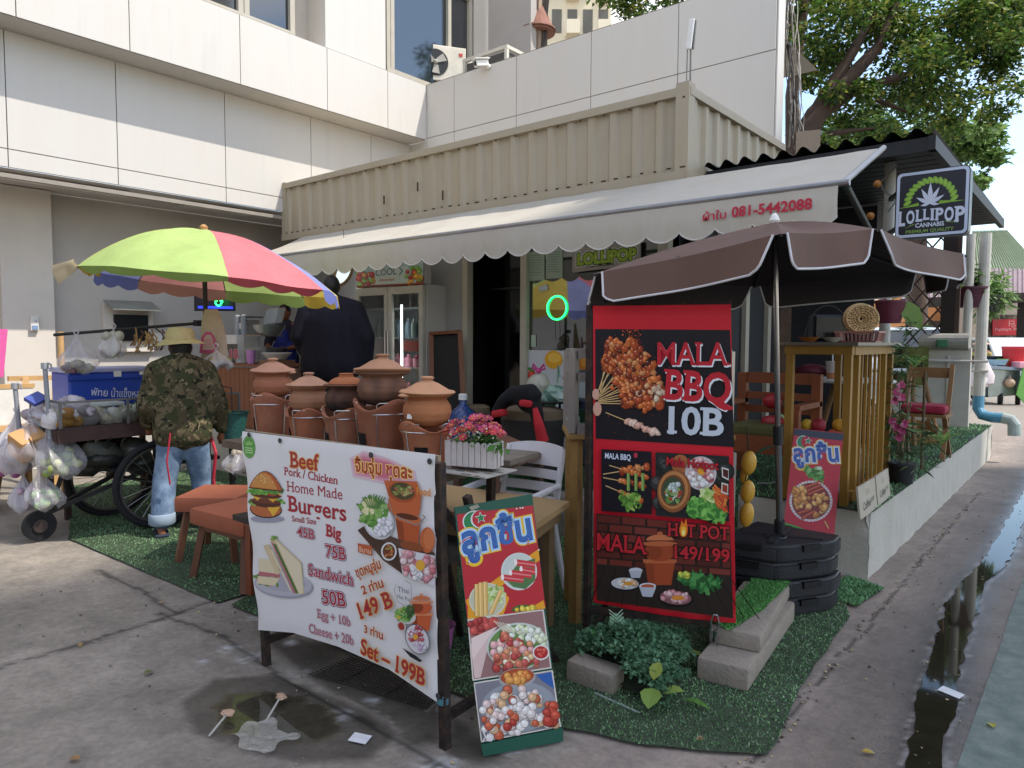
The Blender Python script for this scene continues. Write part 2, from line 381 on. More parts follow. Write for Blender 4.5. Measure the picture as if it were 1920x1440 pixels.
PUD=pxpoly([(398,1330),(425,1302),(500,1293),(570,1302),(612,1328),(650,1372),(600,1398),(520,1390),(420,1378)])
white_spots=[(470,1235,.09),(430,1215,.07),(475,1160,.05),(545,1205,.05),(640,1340,.06),(700,1312,.05),(820,1440,.12),(380,1240,.04),(560,1260,.06),(520,1380,.04),(960,1400,.07)]
wsp=[(onZ(x,y).x,onZ(x,y).y,r)for x,y,r in white_spots]
cracks=[[(0,1252),(160,1205),(300,1162),(420,1118)],[(300,1150),(420,1195),(500,1250),(560,1292),(700,1362),(860,1455)],[(180,1070),(260,1105),(330,1150)]]
crk=[[(onZ(*q).x,onZ(*q).y)for q in c]for c in cracks]
def ground_col(x,y):
 n1=mnoise.noise((x*1.3,y*1.3,0));n2=mnoise.noise((x*5,y*5,3));n3=mnoise.noise((x*17,y*17,7));n4=mnoise.noise((x*40,y*40,5))
 b=.205+.06*n1+.055*n2+.04*n3+.03*n4-.05*max(0,mnoise.noise((x*.7,y*.9,4)));c=[b*1.12,b*.98,b*.82];rough=.82
 if x>-1.5:
  k=max(0,min(1,(x+1.05+.1*n2)/.35));f=1-.42*k;c=[c[0]*f*1.03,c[1]*f*.97,c[2]*f*.97];rough-=.22*k
  gx,gw=gut(y);k2=max(0,1-max(0,abs(x-gx)-gw)/(.12+.06*n2));f=1-.45*k2;c=[v*f for v in c];rough-=.32*k2
  e=abs(x-gx)-gw
  if 0<e<.02+.02*n3 and y<9:c=[v+.10*max(0,.6+n4+n3)for v in c]
  if x<-.85 and y<9:
   d=abs(x+.94+.035*mnoise.noise((0,y*2.3,1))+.01*mnoise.noise((0,y*11,1)));
   if d<.007+.006*n2:c=[v*.4 for v in c]
   elif d<.04:c=[v*1.15 for v in c]
 if-7<x<-1 and y<4.6:
  for P in wet_spots:
   if inpoly(x+.03*n2,y+.03*n3,P):
    d=min(seg_d((x,y),P[i-1],P[i])for i in range(len(P)));k=min(1,d/.05+.25);f=1-.58*k;c=[v*f for v in c];rough-=.4*k;break
  xx,yy=x+.03*n2+.02*n3,y+.03*n3+.02*n4
  if inpoly(xx,yy,PUD):
   d=min(seg_d((xx,yy),PUD[i-1],PUD[i])for i in range(len(PUD)));k=min(1,d/.035);c=[v*(1-.45*k)for v in c];return[c[0]*.95,c[1]*.97,c[2]*.8],rough+(.03-rough)*k
  for sx,sy,r in wsp:
   d=math.hypot(x-sx,y-sy)/r;k=max(0,1-d)*max(0,min(1,.5+1.6*n3+n4))
   if k>0:c=[v+(.42-v)*min(1,1.3*k)for v in c]
  for C_ in crk:
   d=min(seg_d((x+.02*n3,y+.02*n2),C_[i],C_[i+1])for i in range(len(C_)-1))
   if d<.012:c=[v*.35 for v in c]
   elif d<.04:c=[v*.85 for v in c]
 return c,max(.22,rough)
gv=[(x,y,0)for y in ys for x in xs];nx_=len(xs)
gf=[(j*nx_+i,j*nx_+i+1,(j+1)*nx_+i+1,(j+1)*nx_+i)for j in range(len(ys)-1)for i in range(nx_-1)]
me=bpy.data.meshes.new('ground');me.from_pydata(gv,[],gf);a=me.color_attributes.new('Col','FLOAT_COLOR','POINT')
cc=[]
for(x,y,z)in gv:
 c,r=ground_col(x,y)if(-9<x<1 and 0<y<16)else((.225,.2,.17),.85)
 cc+=[c[0],c[1],c[2],r]
a.data.foreach_set('color',cc)
gm=mat('worn_concrete',rough=.8,var=.22,scale=34,vcol=True,bump=.35,bscale=120,spec=.45)
at=[n for n in gm.node_tree.nodes if n.type=='ATTRIBUTE'][0];mrb=gm.node_tree.nodes.new('ShaderNodeMapRange');mrb.inputs['From Min'].default_value=.12;mrb.inputs['From Max'].default_value=.6;mrb.inputs['To Max'].default_value=.35;gm.node_tree.links.new(at.outputs['Alpha'],mrb.inputs['Value']);gm.node_tree.links.new(mrb.outputs[0],[n for n in gm.node_tree.nodes if n.type=='BUMP'][0].inputs['Strength']);gm.node_tree.links.new(at.outputs['Alpha'],gm.node_tree.nodes['Principled BSDF'].inputs['Roughness'])
me.materials.append(gm);ground=bpy.data.objects.new('ground',me);COL.objects.link(ground);struct(ground)
mb=MB();rd=[(-.35+.012*mnoise.noise((0,y*1.7,2)),y)for y in np.linspace(-40,14,120)]
for(x0,y0),(x1,y1)in zip(rd,rd[1:]):mb.quad((x0,y0,.004),(7,y0,.004),(7,y1,.004),(x1,y1,.004))
road=mb.build('road',mat('road_paint','#5f6d66',.78,var=.3,scale=9,bump=.3,bscale=160,col2='#66706a'),loc=(0,0,0));struct(road)
def water(name,outline,z,col='#4a4536'):
 mb=MB();mb.poly([(x,y,z)for x,y in outline]);o=mb.build(name,mat(name+'_surface',col,.04,var=.3,scale=7,spec=.5,ior=1.36));struct(o);return o
L=[];Rr=[]
for y in np.linspace(1.9,13,260):
 c_,hw=gut(y);hw+=.014*mnoise.noise((1,y*3,4))+.012*mnoise.noise((1,y*9,4))
 L.append((c_-hw-.02*mnoise.noise((3,y*9,0)),y));Rr.append((c_+hw+.02*mnoise.noise((5,y*9,0)),y))
water('gutter_water',L+Rr[::-1],.006,'#26241a')
stone_m=mat('terrace_concrete','#bcb8ae',.85,var=.25,scale=4,bump=.5,bscale=40,col2='#a5a196',stretch=(1,1,.5))
mb=MB()
def face_strip(a,b,nseg,z0,z1,nrm,amp=.012):
 a=Vector((*a,0));b=Vector((*b,0));n=Vector((*nrm,0));m=9
 def fn(i,j):
  p=a.lerp(b,i);p.z=z0+(z1-z0)*j;q=mnoise.noise((p.x*6,p.y*6,p.z*6));e=min(i,1-i)
  chip=-.05*max(0,mnoise.noise((p.x*14,p.y*14,p.z*9)))if e*((b-a).length)<.12 else 0
  return p+n*(amp*q+chip)
 mb.grid(fn,nseg,m)
face_strip((-4.9,5.0),(PX0,5.02),90,0,PZ,(0,-1));face_strip((PX0,5.02),(PX0,11.6),120,0,PZ,(1,0))
face_strip((-9.2,4.25),(-4.9,4.25),20,0,PZ,(0,-1));mb.quad((-4.9,4.25,0),(-4.9,5.0,0),(-4.9,5.0,PZ),(-4.9,4.25,PZ))
mb.quad((PX0,11.6,0),(-9.2,11.6,0),(-9.2,11.6,PZ),(PX0,11.6,PZ))
mb.poly([(-9.2,4.25,PZ),(-4.9,4.25,PZ),(-4.9,5.0,PZ),(PX0,5.02,PZ),(PX0,11.6,PZ),(-9.2,11.6,PZ)])
terr=mb.build('terrace',stone_m,loc=(0,0,0),smooth=True);struct(terr)
GT=['#446343','#4d6f4a','#567a53','#3b573b','#62855d']
TURF=mat('turf_fibre',rough=.75,var=.15,scale=5,vcol=True,spec=.2)
def edge_wob(P,amp=.02,k=14):
 o=[]
 for i in range(len(P)):
  a_,b_=P[i],P[(i+1)%len(P)]
  for t in range(k):
   x,y=a_[0]+(b_[0]-a_[0])*t/k,a_[1]+(b_[1]-a_[1])*t/k;o.append((x+amp*mnoise.noise((x*5,y*5,2)),y+amp*mnoise.noise((x*5,y*5,8))))
 return o
zt=lambda x,y:.012+.01*max(0,mnoise.noise((x*3,y*3,0)))
stuff(blades('turf',edge_wob([(-1.115,5.03),(-1.125,11.5),(-5.0,11.5),(-5.0,5.0)],.008),PZ+.01,26000,.022,GT,.006).build('turf',TURF,loc=(0,0,0)))
stuff(blades('turf',edge_wob([(-8.3,2.75),(-6.1,1.99),(-3.94,2.05),(-3.94,2.35),(-4.3,4.2),(-8.3,4.2)],.012),.012,34000,.010,['#4a6344','#526c4b','#5b7553','#42593e'],.004).build('turf',TURF,loc=(0,0,0)))
stuff(blades('turf',edge_wob([(-3.84,2.08),(-1.75,2.2),(-1.28,2.36),(-.90,2.6),(-.98,3.2),(-1.04,4.24),(-1.3,4.95),(-4.2,4.95),(-4.25,3.0)],.014),.014,80000,.009,['#3f5a3a','#486441','#53704a','#364f33','#5e7752','#61705a'],.0035).build('turf',TURF,loc=(0,0,0)))
stuff(blades('turf',edge_wob([(-1.28,4.5),(-1.05,4.42),(-1.0,4.86),(-1.24,4.97)],.006),.016,2600,.016,GT,.0045).build('turf',TURF,loc=(0,0,0)))
mb=MB()
for i in range(9000):
 x=random.uniform(-4.8,-2.0);z=random.uniform(.12+.06*mnoise.noise((x*3,0,0)),PZ+.02);a_=random.uniform(0,6.28)
 mb.add([(x-.006,4.985,z),(x+.006,4.985,z),(x+random.gauss(0,.01),4.95+random.gauss(0,.012),z-.02)],[(0,1,2)],tuple(v*random.uniform(.7,1.3)for v in lin(random.choice(GT))))
mb.quad((-4.8,4.986,.1),(-2.0,4.986,.1),(-2.0,4.986,PZ+.015),(-4.8,4.986,PZ+.015),GT[0])
stuff(mb.build('turf',TURF,loc=(0,0,0)))
PANEL=mat('white_panel','#c9c5bf',.38,var=.12,scale=2.2,spec=.45,col2='#bfbab3',stretch=(1.6,1.6,.22))
JOINT=mat('panel_joint','#857d74',.9)
WALLP=mat('painted_wall','#bdb5aa',.8,var=.08,scale=2,bump=.1)
FRAME=mat('window_frame','#a8a294',.45,var=.08)
WGL=mat('dark_window_glass','#1b2126',.06,var=0,spec=.9,ior=1.7)
b=thing('building','white panelled building with two wings, deep overhang and upper windows behind the food stalls','building',(-8.4,7.98,0))
def panels(mb,jm,org,U,V,us,vs,N,gap=.005,th=.02):
 """cladding panels between joints; the backing shows in the gaps"""
 org,U,V,N=Vector(org),Vector(U),Vector(V),Vector(N)
 jm.quad(org+U*us[0]+V*vs[0],org+U*us[-1]+V*vs[0],org+U*us[-1]+V*vs[-1],org+U*us[0]+V*vs[-1])
 for i in range(len(us)-1):
  for j in range(len(vs)-1):
   u0,u1,v0,v1=us[i]+gap,us[i+1]-gap,vs[j]+gap,vs[j+1]-gap
   P=[org+U*u+V*v+N*(th+random.uniform(-.0015,.0015)*0)for u,v in((u0,v0),(u1,v0),(u1,v1),(u0,v1))]
   Q=[p-N*th*.9 for p in P];mb.poly(P)
   for k in range(4):mb.quad(Q[k],Q[(k+1)%4],P[(k+1)%4],P[k])
YJ=[-3.0,-1.5,-.3,1.0,2.43,3.5,4.81,6.1,7.18]
def wing(name,fn):
 mb,jm=MB(),MB();fn(mb,jm);o=mb.build(name,PANEL,b);jm.build('joint',JOINT,o);return o
wing('fascia',lambda mb,jm:(panels(mb,jm,(-8.42,0,0),(0,1,0),(0,0,1),YJ+[7.96],[4.72,5.57],(1,0,0)),mb.quad((-8.405,-3,4.715),(-8.86,-3,4.715),(-8.86,7.96,4.715),(-8.405,7.96,4.715)),mb.quad((-8.405,-3,5.572),(-8.405,7.96,5.572),(-9.2,7.96,5.572),(-9.2,-3,5.572))))
wing('recessed_band',lambda mb,jm:(panels(mb,jm,(-8.82,0,0),(0,1,0),(0,0,1),YJ+[7.98],[3.32,3.51,4.712],(1,0,0)),mb.quad((-8.81,-3,3.315),(-10.2,-3,3.315),(-10.2,8,3.315),(-8.81,8,3.315))))
XJ=[-9.3,-8.4,-7.8,-6.57,-5.31,-4.07,-2.9]
wing('parapet_wall',lambda mb,jm:(panels(mb,jm,(0,8.0,0),(1,0,0),(0,0,1),XJ,[0,2.0,3.4,4.75,5.58],(0,-1,0)),mb.quad((-8.4,7.98,5.583),(-2.9,7.98,5.583),(-2.9,8.2,5.583),(-9.3,8.2,5.583)),mb.box((-2.892,8.1,2.8),(.016,.2,5.57)),mb.quad((-8.4,8.2,0),(-2.9,8.2,0),(-2.9,8.2,5.58),(-8.4,8.2,5.58))))
mb=MB()
def xw(y0,y1,z0,z1,x=-8.44):mb.box(((x-.1),(y0+y1)/2,(z0+z1)/2),(.2,y1-y0,z1-z0))
jm=MB();pm=MB();panels(pm,jm,(-8.46,0,0),(0,1,0),(0,0,1),[6.1,7.18],[5.585,7.2,8.8],(1,0,0));pm.quad((-8.44,6.1,5.58),(-8.44,6.1,8.8),(-8.9,6.1,8.8),(-8.9,6.1,5.58));pm.quad((-8.44,7.18,5.58),(-8.9,7.18,5.58),(-8.9,7.18,8.8),(-8.44,7.18,8.8))
o=pm.build('upper_pier',PANEL,b);jm.build('joint',JOINT,o)
mb.quad((-8.86,-3,5.56),(-8.86,10.6,5.56),(-8.86,10.6,9),(-8.86,-3,9));mb.quad((-8.6,5.7,5.58),(-8.86,5.7,5.58),(-8.86,5.7,8.8),(-8.6,5.7,8.8))
mb.box((-8.7,9.3,7.4),(.5,.35,3.7));mb.box((-8.6,8.2,8.0),(.35,2.1,1.2));mb.build('upper_wall',WALLP,b)
mb=MB();mb.quad((-8.42,9.45,5.2),(-7.48,9.45,5.2),(-7.48,9.45,9),(-8.42,9.45,9));mb.quad((-7.48,9.45,5.2),(-7.48,9.6,5.2),(-7.48,9.6,9),(-7.48,9.45,9));mb.build('rear_wall',mat('grey_wall','#a39d98',.8,var=.06,scale=2),b)
mb=MB();mb.quad((-8.4,8.2,4.95),(-2.9,8.2,4.95),(-2.9,9.45,4.95),(-8.4,9.45,4.95));mb.build('balcony_floor',WALLP,b)
def window(y0,y1,z0,z1,x,muls,fr=.07):
 f=MB()
 for y in[y0]+muls+[y1]:f.box((x,y,(z0+z1)/2),(.09,fr,z1-z0))
 f.box((x+.002,(y0+y1)/2,z0),(.096,y1-y0+fr,fr));f.box((x+.002,(y0+y1)/2,z1),(.096,y1-y0+fr,fr))
 o=f.build('window',FRAME,b);g=MB();g.quad((x-.01,y0,z0),(x-.01,y1,z0),(x-.01,y1,z1),(x-.01,y0,z1));g.build('pane',WGL,o)
window(7.25,9.05,5.62,7.3,-8.5,[7.33,8.55]);window(3.4,5.64,5.62,7.4,-8.56,[4.9,4.98])
PILL=mat('pillar_paint','#cfc7bc',.75,var=.07,scale=2,bump=.08)
mb=MB();mb.box((-9.9,2.835,1.655),(.36,.53,3.3));mb.build('pillar',PILL,b)
mb=MB();mb.quad((-9.92,-4,0),(-9.92,11.5,0),(-9.92,11.5,3.31),(-9.92,-4,3.31));mb.build('back_wall',mat('ground_floor_paint','#b9b3ab',.8,var=.07,scale=1.5),b)  # one even paint colour over the ground-floor wall
mb=MB();mb.box((-8.98,2.16,4.0),(.5,.3,1.36));mb.build('side_pilaster',PANEL,b)
mb=MB();mb.box((-9.05,3.0,3.27),(.09,1.4,.05));mb.box((-9.05,5.0,3.27),(.09,1.2,.05));mb.build('strip_lamp',mat('lamp_casing','#d5d0c8',.4),b)
mb=MB();mb.box((-8.84,2.5,3.24),(.05,9.9,.045));mb.build('soffit_rail',mat('rail','#8f877d',.6),b)
mb=MB();q=onX(63,607,-9.72);mb.box((-9.7,q.y,q.z),(.05,.085,.17),bev=.008);sw=mb.build('switch_box',mat('switch_plastic','#d8d4cc',.4),b);m2=MB();m2.box((-9.672,q.y,q.z-.045),(.006,.06,.05));m2.box((-9.672,q.y+.01,q.z+.03),(.006,.02,.012),col='#b0453a');m2.build('label_plate',mat('blue_plate','#7d93b4',.4),sw)
p=onX(237,612,-9.92);m=MB();m.box((-9.88,p.y,p.z-.02),(.08,.62,.62));o=m.build('hatch_frame',PILL,b);m=MB();m.box((-9.83,p.y+.02,p.z-.02),(.05,.42,.34));m.build('hatch',mat('black_void','#0c0e14',.3),o)
m=MB();m.slab([(-9.85,p.y-.3,p.z+.32),(-9.56,p.y-.3,p.z+.2),(-9.56,p.y+.3,p.z+.2),(-9.85,p.y+.3,p.z+.32)],(0,0,.015));m.build('hatch_awning',mat('canvas_grey','#8a8a80',.8),o)
m=MB();m.box((-9.85,p.y+.38,p.z-.16),(.01,.2,.15));m.build('notice_paper',mat('paper','#d8d4cb',.7),b)
def ac_unit(loc,rz,label,group='air conditioner units on the balcony'):
 t=thing('air_conditioner_unit',label,'air conditioner',loc,rz,group)
 W=Matrix.Translation(loc)@Matrix.Rotation(rz,4,'Z');L_=lambda m_:setattr(m_,'v',[tuple(W@Vector(q))for q in m_.v])or m_
 case=mat('ac_case','#c9c2b2',.5,var=.15)
 m=MB();m.box((0,0,.3),(.82,.3,.56),bev=.015);bo=L_(m).build('casing',case,t)
 m=MB();m.lathe([(.21,0),(.21,.012)],n=32,M=Matrix.Rotation(R_(90),3,'X'));m.v=[(q[0]-.1,q[1]-.152,q[2]+.3)for q in m.v];L_(m).build('fan_opening',mat('dark_opening','#15161a',.5),t)
 m=MB()
 for k in range(3):
  a_=k*2.094+.4;d=Vector((math.cos(a_),0,math.sin(a_)));e=Vector((-math.sin(a_),0,math.cos(a_)))
  m.poly([Vector((-.1,-.172,.3))+d*.03-e*.02,Vector((-.1,-.185,.3))+d*.18-e*.04,Vector((-.1,-.167,.3))+d*.17+e*.09,Vector((-.1,-.167,.3))+d*.04+e*.05])
 m.ell((-.1,-.175,.3),.04);L_(m).build('fan',mat('fan_blade','#9a958a',.4),t)
 m=MB()
 for k in range(6):m.box((-.412,0,.09+k*.085),(.012,.27,.05))
 L_(m).build('side_louvre',mat('louvre','#6d675e',.6),t)
 m=MB();m.box((.32,-.153,.46),(.06,.008,.05),col='#b5342b');L_(m).build('badge',PAINT,t)
 m=MB();m.box((-.28,0,-.03),(.06,.32,.1));m.box((.28,0,-.03),(.06,.32,.1));L_(m).build('foot',mat('foot_steel','#8c877c',.6),t);return t
p=onY(824,122,8.42);ac_unit((p.x,8.42,p.z-.32),R_(58),'cream outdoor air conditioner with its fan turned to the street at the building corner')
p=onY(920,108,8.45);
t=thing('equipment_frame','pale metal frame with dark mesh sides on the balcony beside the fan unit','frame',(p.x,8.5,4.95))
m=MB();X0,X1,Y0,Y1,z0,z1=onY(872,100,8.3).x,onY(950,90,8.3).x,8.3,9.0,4.95,onY(950,88,8.3).z
for x in(X0,X1):
 for y in(Y0,Y1):m.box((x,y,(z0+z1)/2),(.05,.05,z1-z0))
for y in(Y0,Y1):m.box(((X0+X1)/2,y,z1),(X1-X0+.06,.052,.05))
for x in(X0,X1):m.box((x,(Y0+Y1)/2,z1+.002),(.052,Y1-Y0,.05))
m.build('metal_frame',mat('pale_steel','#c4bfb2',.5,metal=.2),t)
m=MB();m.box(((X0+X1)/2,(Y0+Y1)/2,(z0+z1)/2-.02),(X1-X0-.03,Y1-Y0-.03,z1-z0-.06));m.build('mesh_panel',mat('dark_mesh','#4a4744',.7,var=.3,scale=40),t)
p=onY(912,122,7.95);t=thing('security_camera','small white box security camera on the top edge of the panel wall','camera',(p.x,7.96,p.z))
wm=mat('white_plastic','#dcdad5',.35,var=.04)
m=MB();m.box((p.x-.02,7.86,p.z),(.1,.2,.09),Euler((R_(12),0,R_(-20))).to_matrix(),bev=.012);m.build('housing',wm,t)
m=MB();m.box((p.x-.012,7.84,p.z+.052),(.13,.24,.012),Euler((R_(12),0,R_(-20))).to_matrix());m.build('sunshade',wm,t)
m=MB();m.box((p.x-.05,7.765,p.z-.02),(.06,.012,.06),Euler((R_(12),0,R_(-20))).to_matrix(),bev=.006);m.build('lens',mat('lens_black','#0d0f12',.1),t)
m=MB();m.tube([(p.x+.03,7.92,p.z-.02),(p.x+.04,7.97,p.z-.03)],.035,12);m.build('bracket',wm,t)
CR,CL,CT,CB=-2.78,-8.82,3.68,2.98
CREAM=mat('cream_steel','#aa9f8b',.55,var=.2,scale=3,col2='#9c907a',spec=.4,stretch=(1.5,1.5,.4))
t=thing('shipping_container','cream corrugated steel container above the shop awning with dents and rust marks','container',(CR,YF,0))
def corr(a,b,z0,z1,nrm,pitch=.236,dep=.03):
 a,b,n=Vector((*a,0)),Vector((*b,0)),Vector((*nrm,0));L_=(b-a).length;d=(b-a)/L_;pts=[];s_=.0;k=0
 while s_<L_-.02:
  for ds,h in((0,0),(.055,0),(.055+.03,-dep),(pitch-.03,-dep)):
   if s_+ds<=L_:pts.append(a+d*(s_+ds)+n*h)
  s_+=pitch
 pts.append(b-n*dep)
 m=MB()
 for p,q in zip(pts,pts[1:]):m.quad((p.x,p.y,z0),(q.x,q.y,z0),(q.x,q.y,z1),(p.x,p.y,z1))
 return m
corr((CL+.08,YF),(CR-.1,YF),CB,CT-.05,(0,-1)).build('front_panel',CREAM,t);corr((CR,YF+.12),(CR,7.95),CB,CT-.05,(1,0)).build('side_panel',CREAM,t)
m=MB();m.box(((CL+CR)/2,YF+.01,CT-.02),(CR-CL,.07,.07));m.box((CR-.01,6.8,CT-.022),(.07,2.3,.07));m.build('top_rail',CREAM,t)
m=MB();m.box(((CL+CR)/2,YF+.005,CB-.02),(CR-CL,.075,.08));m.box((CR-.012,6.8,CB-.022),(.07,2.3,.08));m.build('bottom_rail',CREAM,t)
m=MB();m.box((CR-.04,YF+.03,(CB+CT)/2),(.12,.12,CT-CB+.1));m.build('corner_post',CREAM,t)
m=MB();m.box((CL+.04,YF+.03,(CB+CT)/2),(.09,.1,CT-CB+.06));m.build('corner_post',CREAM,t)
m=MB();m.quad((CL,YF,CT-.01),(CR,YF,CT-.01),(CR,7.95,CT-.01),(CL,7.95,CT-.01));m.quad((CL,YF+.05,CB),(CR,YF+.05,CB),(CR,7.95,CB),(CL,7.95,CB));m.build('roof_sheet',CREAM,t)
m=MB();rm=mat('rust','#4a3425',.9,var=.4,scale=40)
for x,y in((720,375),(783,350),(830,366)):
 q=onY(x,y,YF-.036);m.box((q.x,YF-.036,q.z),(.015,.012,.1))
for k in range(46):
 x=CL+.12+k*.131;m.box((x,YF-.028,CB+.03+random.uniform(0,.02)),(random.uniform(.015,.05),.012,.012));
 if k%2:m.box((x,YF-.027,CT-.075),(.02,.012,.012))
m.build('rust_mark',rm,t)
p=onY(1295,90,YF+.1);t=thing('antenna','white panel antenna on a thin mast at the container corner','antenna',(p.x,YF+.1,CT))
m=MB();q0=onY(1294,168,YF+.1);m.tube([(q0.x,YF+.1,CT-.05),(p.x,YF+.1,p.z+.2)],.008,8);m.tube([(q0.x-.035,YF+.1,CT-.05),(p.x-.03,YF+.1,p.z)],.005,6);m.build('mast',mat('mast_steel','#7b776f',.5,metal=.5),t)
m=MB();qa,qb=onY(1291,93,YF+.08),onY(1298,35,YF+.08);m.bar(qa,qb,.045,.03,bev=.01);m.build('panel',wm,t)
m=MB();m.bar(onY(1299,92,YF+.11),onY(1304,38,YF+.11),.02);m.build('clamp',mat('mast_steel'),t)
t=thing('small_shop','shop front with dark doorway and tinted window under the white awning','shop front',(-4.5,YF,PZ))
WF=mat('cream_frame','#a9a394',.5,var=.08)
m=MB()
for x in(-5.34,-4.53):m.box((x,YF+.02,(PZ+CB)/2),(.075,.09,CB-PZ))
m.box((-2.98,YF+.02,(PZ+CB)/2),(.1,.09,CB-PZ));m.box((-3.75,YF+.021,2.86),(1.5,.07,.09));m.box((-4.93,YF+.021,2.87),(.74,.07,.08));m.build('frame',WF,t)
TINT=mat('tinted_glass','#141b17',.03,var=0,spec=1.0,ior=1.85)
m=MB();m.quad((-4.49,YF+.03,1.46),(-3.03,YF+.03,1.46),(-3.03,YF+.03,2.82),(-4.49,YF+.03,2.82));m.build('window',TINT,t)
cv=Canvas((-4.49,YF+.012,PZ),(1,0,0),(0,0,1),(0,-1,0));cv.mb.box((-3.76,YF+.03,(PZ+1.46)/2),(1.46,.03,1.46-PZ),col='#b9bcc0')
def fruit(u,v,s_,c1,c2,leaf=True):
 cv.disc(u,v,s_,s_*1.1,c1,px=False,n=18,jit=.04);cv.disc(u-.2*s_,v+.2*s_,s_*.5,s_*.6,c2,px=False,n=14)
 if leaf:
  for k in range(5):cv.disc(u+(k-2)*s_*.35,v+s_*1.15,s_*.2,s_*.55,'#3f7d33',px=False,n=8,rot=-(k-2)*.5)
fruit(.05,.77,.05,'#b8362c','#cf5a45');cv.disc(.32,.93,.11,.09,'#d39a22',px=False,n=20);cv.disc(.33,.95,.08,.05,'#e2b44a',px=False);cv.line([(.44,.74),(.55,.84)],.04,'#b8672a',px=False)
fruit(.7,.9,.08,'#cf7a24','#e09a40');fruit(1.2,.8,.07,'#b8362c','#cf5a45')
cv.build('lower_panel',t)
m=MB();m.box((-5.66,YF+.05,1.65),(.58,.04,2.5));m.build('side_panel',mat('grey_partition','#8f8f8f',.7,var=.06),t)
m=MB();m.box((-4.93,YF+.35,1.6),(.72,.03,2.2));m.build('glass_door',mat('door_glass','#07080d',.08,var=0,spec=.35),t)
m=MB();m.box((-4.95,YF+.6,1.6),(.025,.025,2.1));m.box((-4.93,YF+.3,2.12),(.72,.02,.02));m.build('door_frame',mat('door_black','#1a1a1d',.4),t)
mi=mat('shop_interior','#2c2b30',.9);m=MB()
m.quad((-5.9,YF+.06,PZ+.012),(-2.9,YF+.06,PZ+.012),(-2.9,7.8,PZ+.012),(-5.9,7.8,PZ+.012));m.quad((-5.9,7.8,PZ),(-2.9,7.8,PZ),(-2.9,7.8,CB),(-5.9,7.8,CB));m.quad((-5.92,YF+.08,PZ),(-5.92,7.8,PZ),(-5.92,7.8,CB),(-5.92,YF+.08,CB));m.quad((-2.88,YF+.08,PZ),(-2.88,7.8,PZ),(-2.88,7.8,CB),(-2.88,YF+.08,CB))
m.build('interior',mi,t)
m=MB();m.quad((-8.8,7.75,PZ),(-5.94,7.75,PZ),(-5.94,7.75,CB-.01),(-8.8,7.75,CB-.01));m.quad((-5.96,5.9,PZ),(-5.96,7.75,PZ),(-5.96,7.75,CB-.01),(-5.96,5.9,CB-.01));m.build('kitchen_wall',mat('kitchen_wall','#8a8078',.8,var=.08),t)
cv=Canvas((-4.49,YF+.025,1.46),(1,0,0),(0,0,1),(0,-1,0))
PG='#93a596'
for x0,y0,x1,y1 in((992,470,1021,525),(1024,464,1055,521)):
 cv.fill([(x0,y0+3),(x1,y0),(x1,y1),(x0,y1+2)],PG)
 for k in range(9):cv.line([(x0+4,y0+9+k*4.6),(x1-4-random.random()*6,y0+8.4+k*4.6)],1.0,'#6d7d70')
cv.fill([(1010,538),(1026,533),(1028,543),(1012,547)],'#b9c3cc');cv.fill([(996,628),(1005,628),(1005,650),(996,650)],'#9fb0a0')
cv.build('notice_paper',t)
bp=YF-.03;c0,c1,c2,c3=onY(1073,465,bp),onY(1200,452,bp),onY(1200,496,bp),onY(1073,511,bp)
sg=thing('shop_board','grey board with green bubble letters LOLLIPOP hung in the window top','sign',c3)
m=MB();m.slab([c0,c1,c2,c3],(0,.02,0));m.build('board',mat('board_grey','#98938c',.6),sg)
cv=Canvas(c3+Vector((0,-.002,0)),(1,0,0),(0,0,1),(0,-1,0))
cv.text('LOLLIPOP',(1082,497),(1194,486),22,'#7d9a2a',bold=.065,outline=('#1f2a12',.05),halo=('#cfd2c4',.1));cv.text('LOLLIPOP',(1083,496),(1193,486),20,'#8faa38',bold=.035)
for k in range(8):cv.disc(1089+k*14.2,484-k*1.2,1.6,3,'#b9cc63',n=8)
cv.line([(1098,501),(1152,495)],1.4,'#4a4a44');cv.build('lettering',sg)
p=onY(1042,577,YF-.0);t=thing('neon_ring','glowing green neon ring behind the shop window','neon light',(p.x,YF-.01,p.z-.16))
m=MB();rx=(onY(1060,577,YF).x-onY(1024,577,YF).x)/2;rz_=(onY(1042,555,YF).z-onY(1042,599,YF).z)/2;m.tube([(p.x+rx*math.cos(a_),YF+.018,p.z+rz_*math.sin(a_))for a_ in np.linspace(0,2*math.pi,40)[:-1]],.008,8,closed=True);m.build('tube',mat('neon_green','#1cff66',.4,emit=('#22ff70',2.2),var=0),t)
m=MB();m.tube([(p.x,YF-.008,p.z-rz_),(p.x+.01,YF-.008,p.z-rz_-.2)],.003,5);m.build('wire',mat('wire_black','#111111',.5),t)
AWN=mat('awning_canvas','#cfc9bd',.75,var=.14,scale=3,col2='#c0b9ab',stretch=(1,1,.5),thin=.3,bump=.08,bscale=30)
t=thing('awning','off white canvas awning with scalloped valance and red lettering over the shop front','awning',(-4.5,5.0,2.3))
AX0,AX1,AY,AZ,AYB,AZB=-8.25,-1.27,4.6,2.51,5.57,2.915
def awn(i,j):
 x=AX0+(AX1-AX0)*i;y=AY+(AYB-AY)*j;z=AZ+(AZB-AZ)*j-.035*math.sin(math.pi*j)*(.7+.5*mnoise.noise((x*1.1,j*2,0)))+.008*mnoise.noise((x*4,j*3,2))
 return(x,y,z)
m=MB();m.grid(awn,90,10);cnv=m.build('canvas',AWN,t,smooth=True)
NS=27;m=MB();sw_=(AX1-AX0)/NS
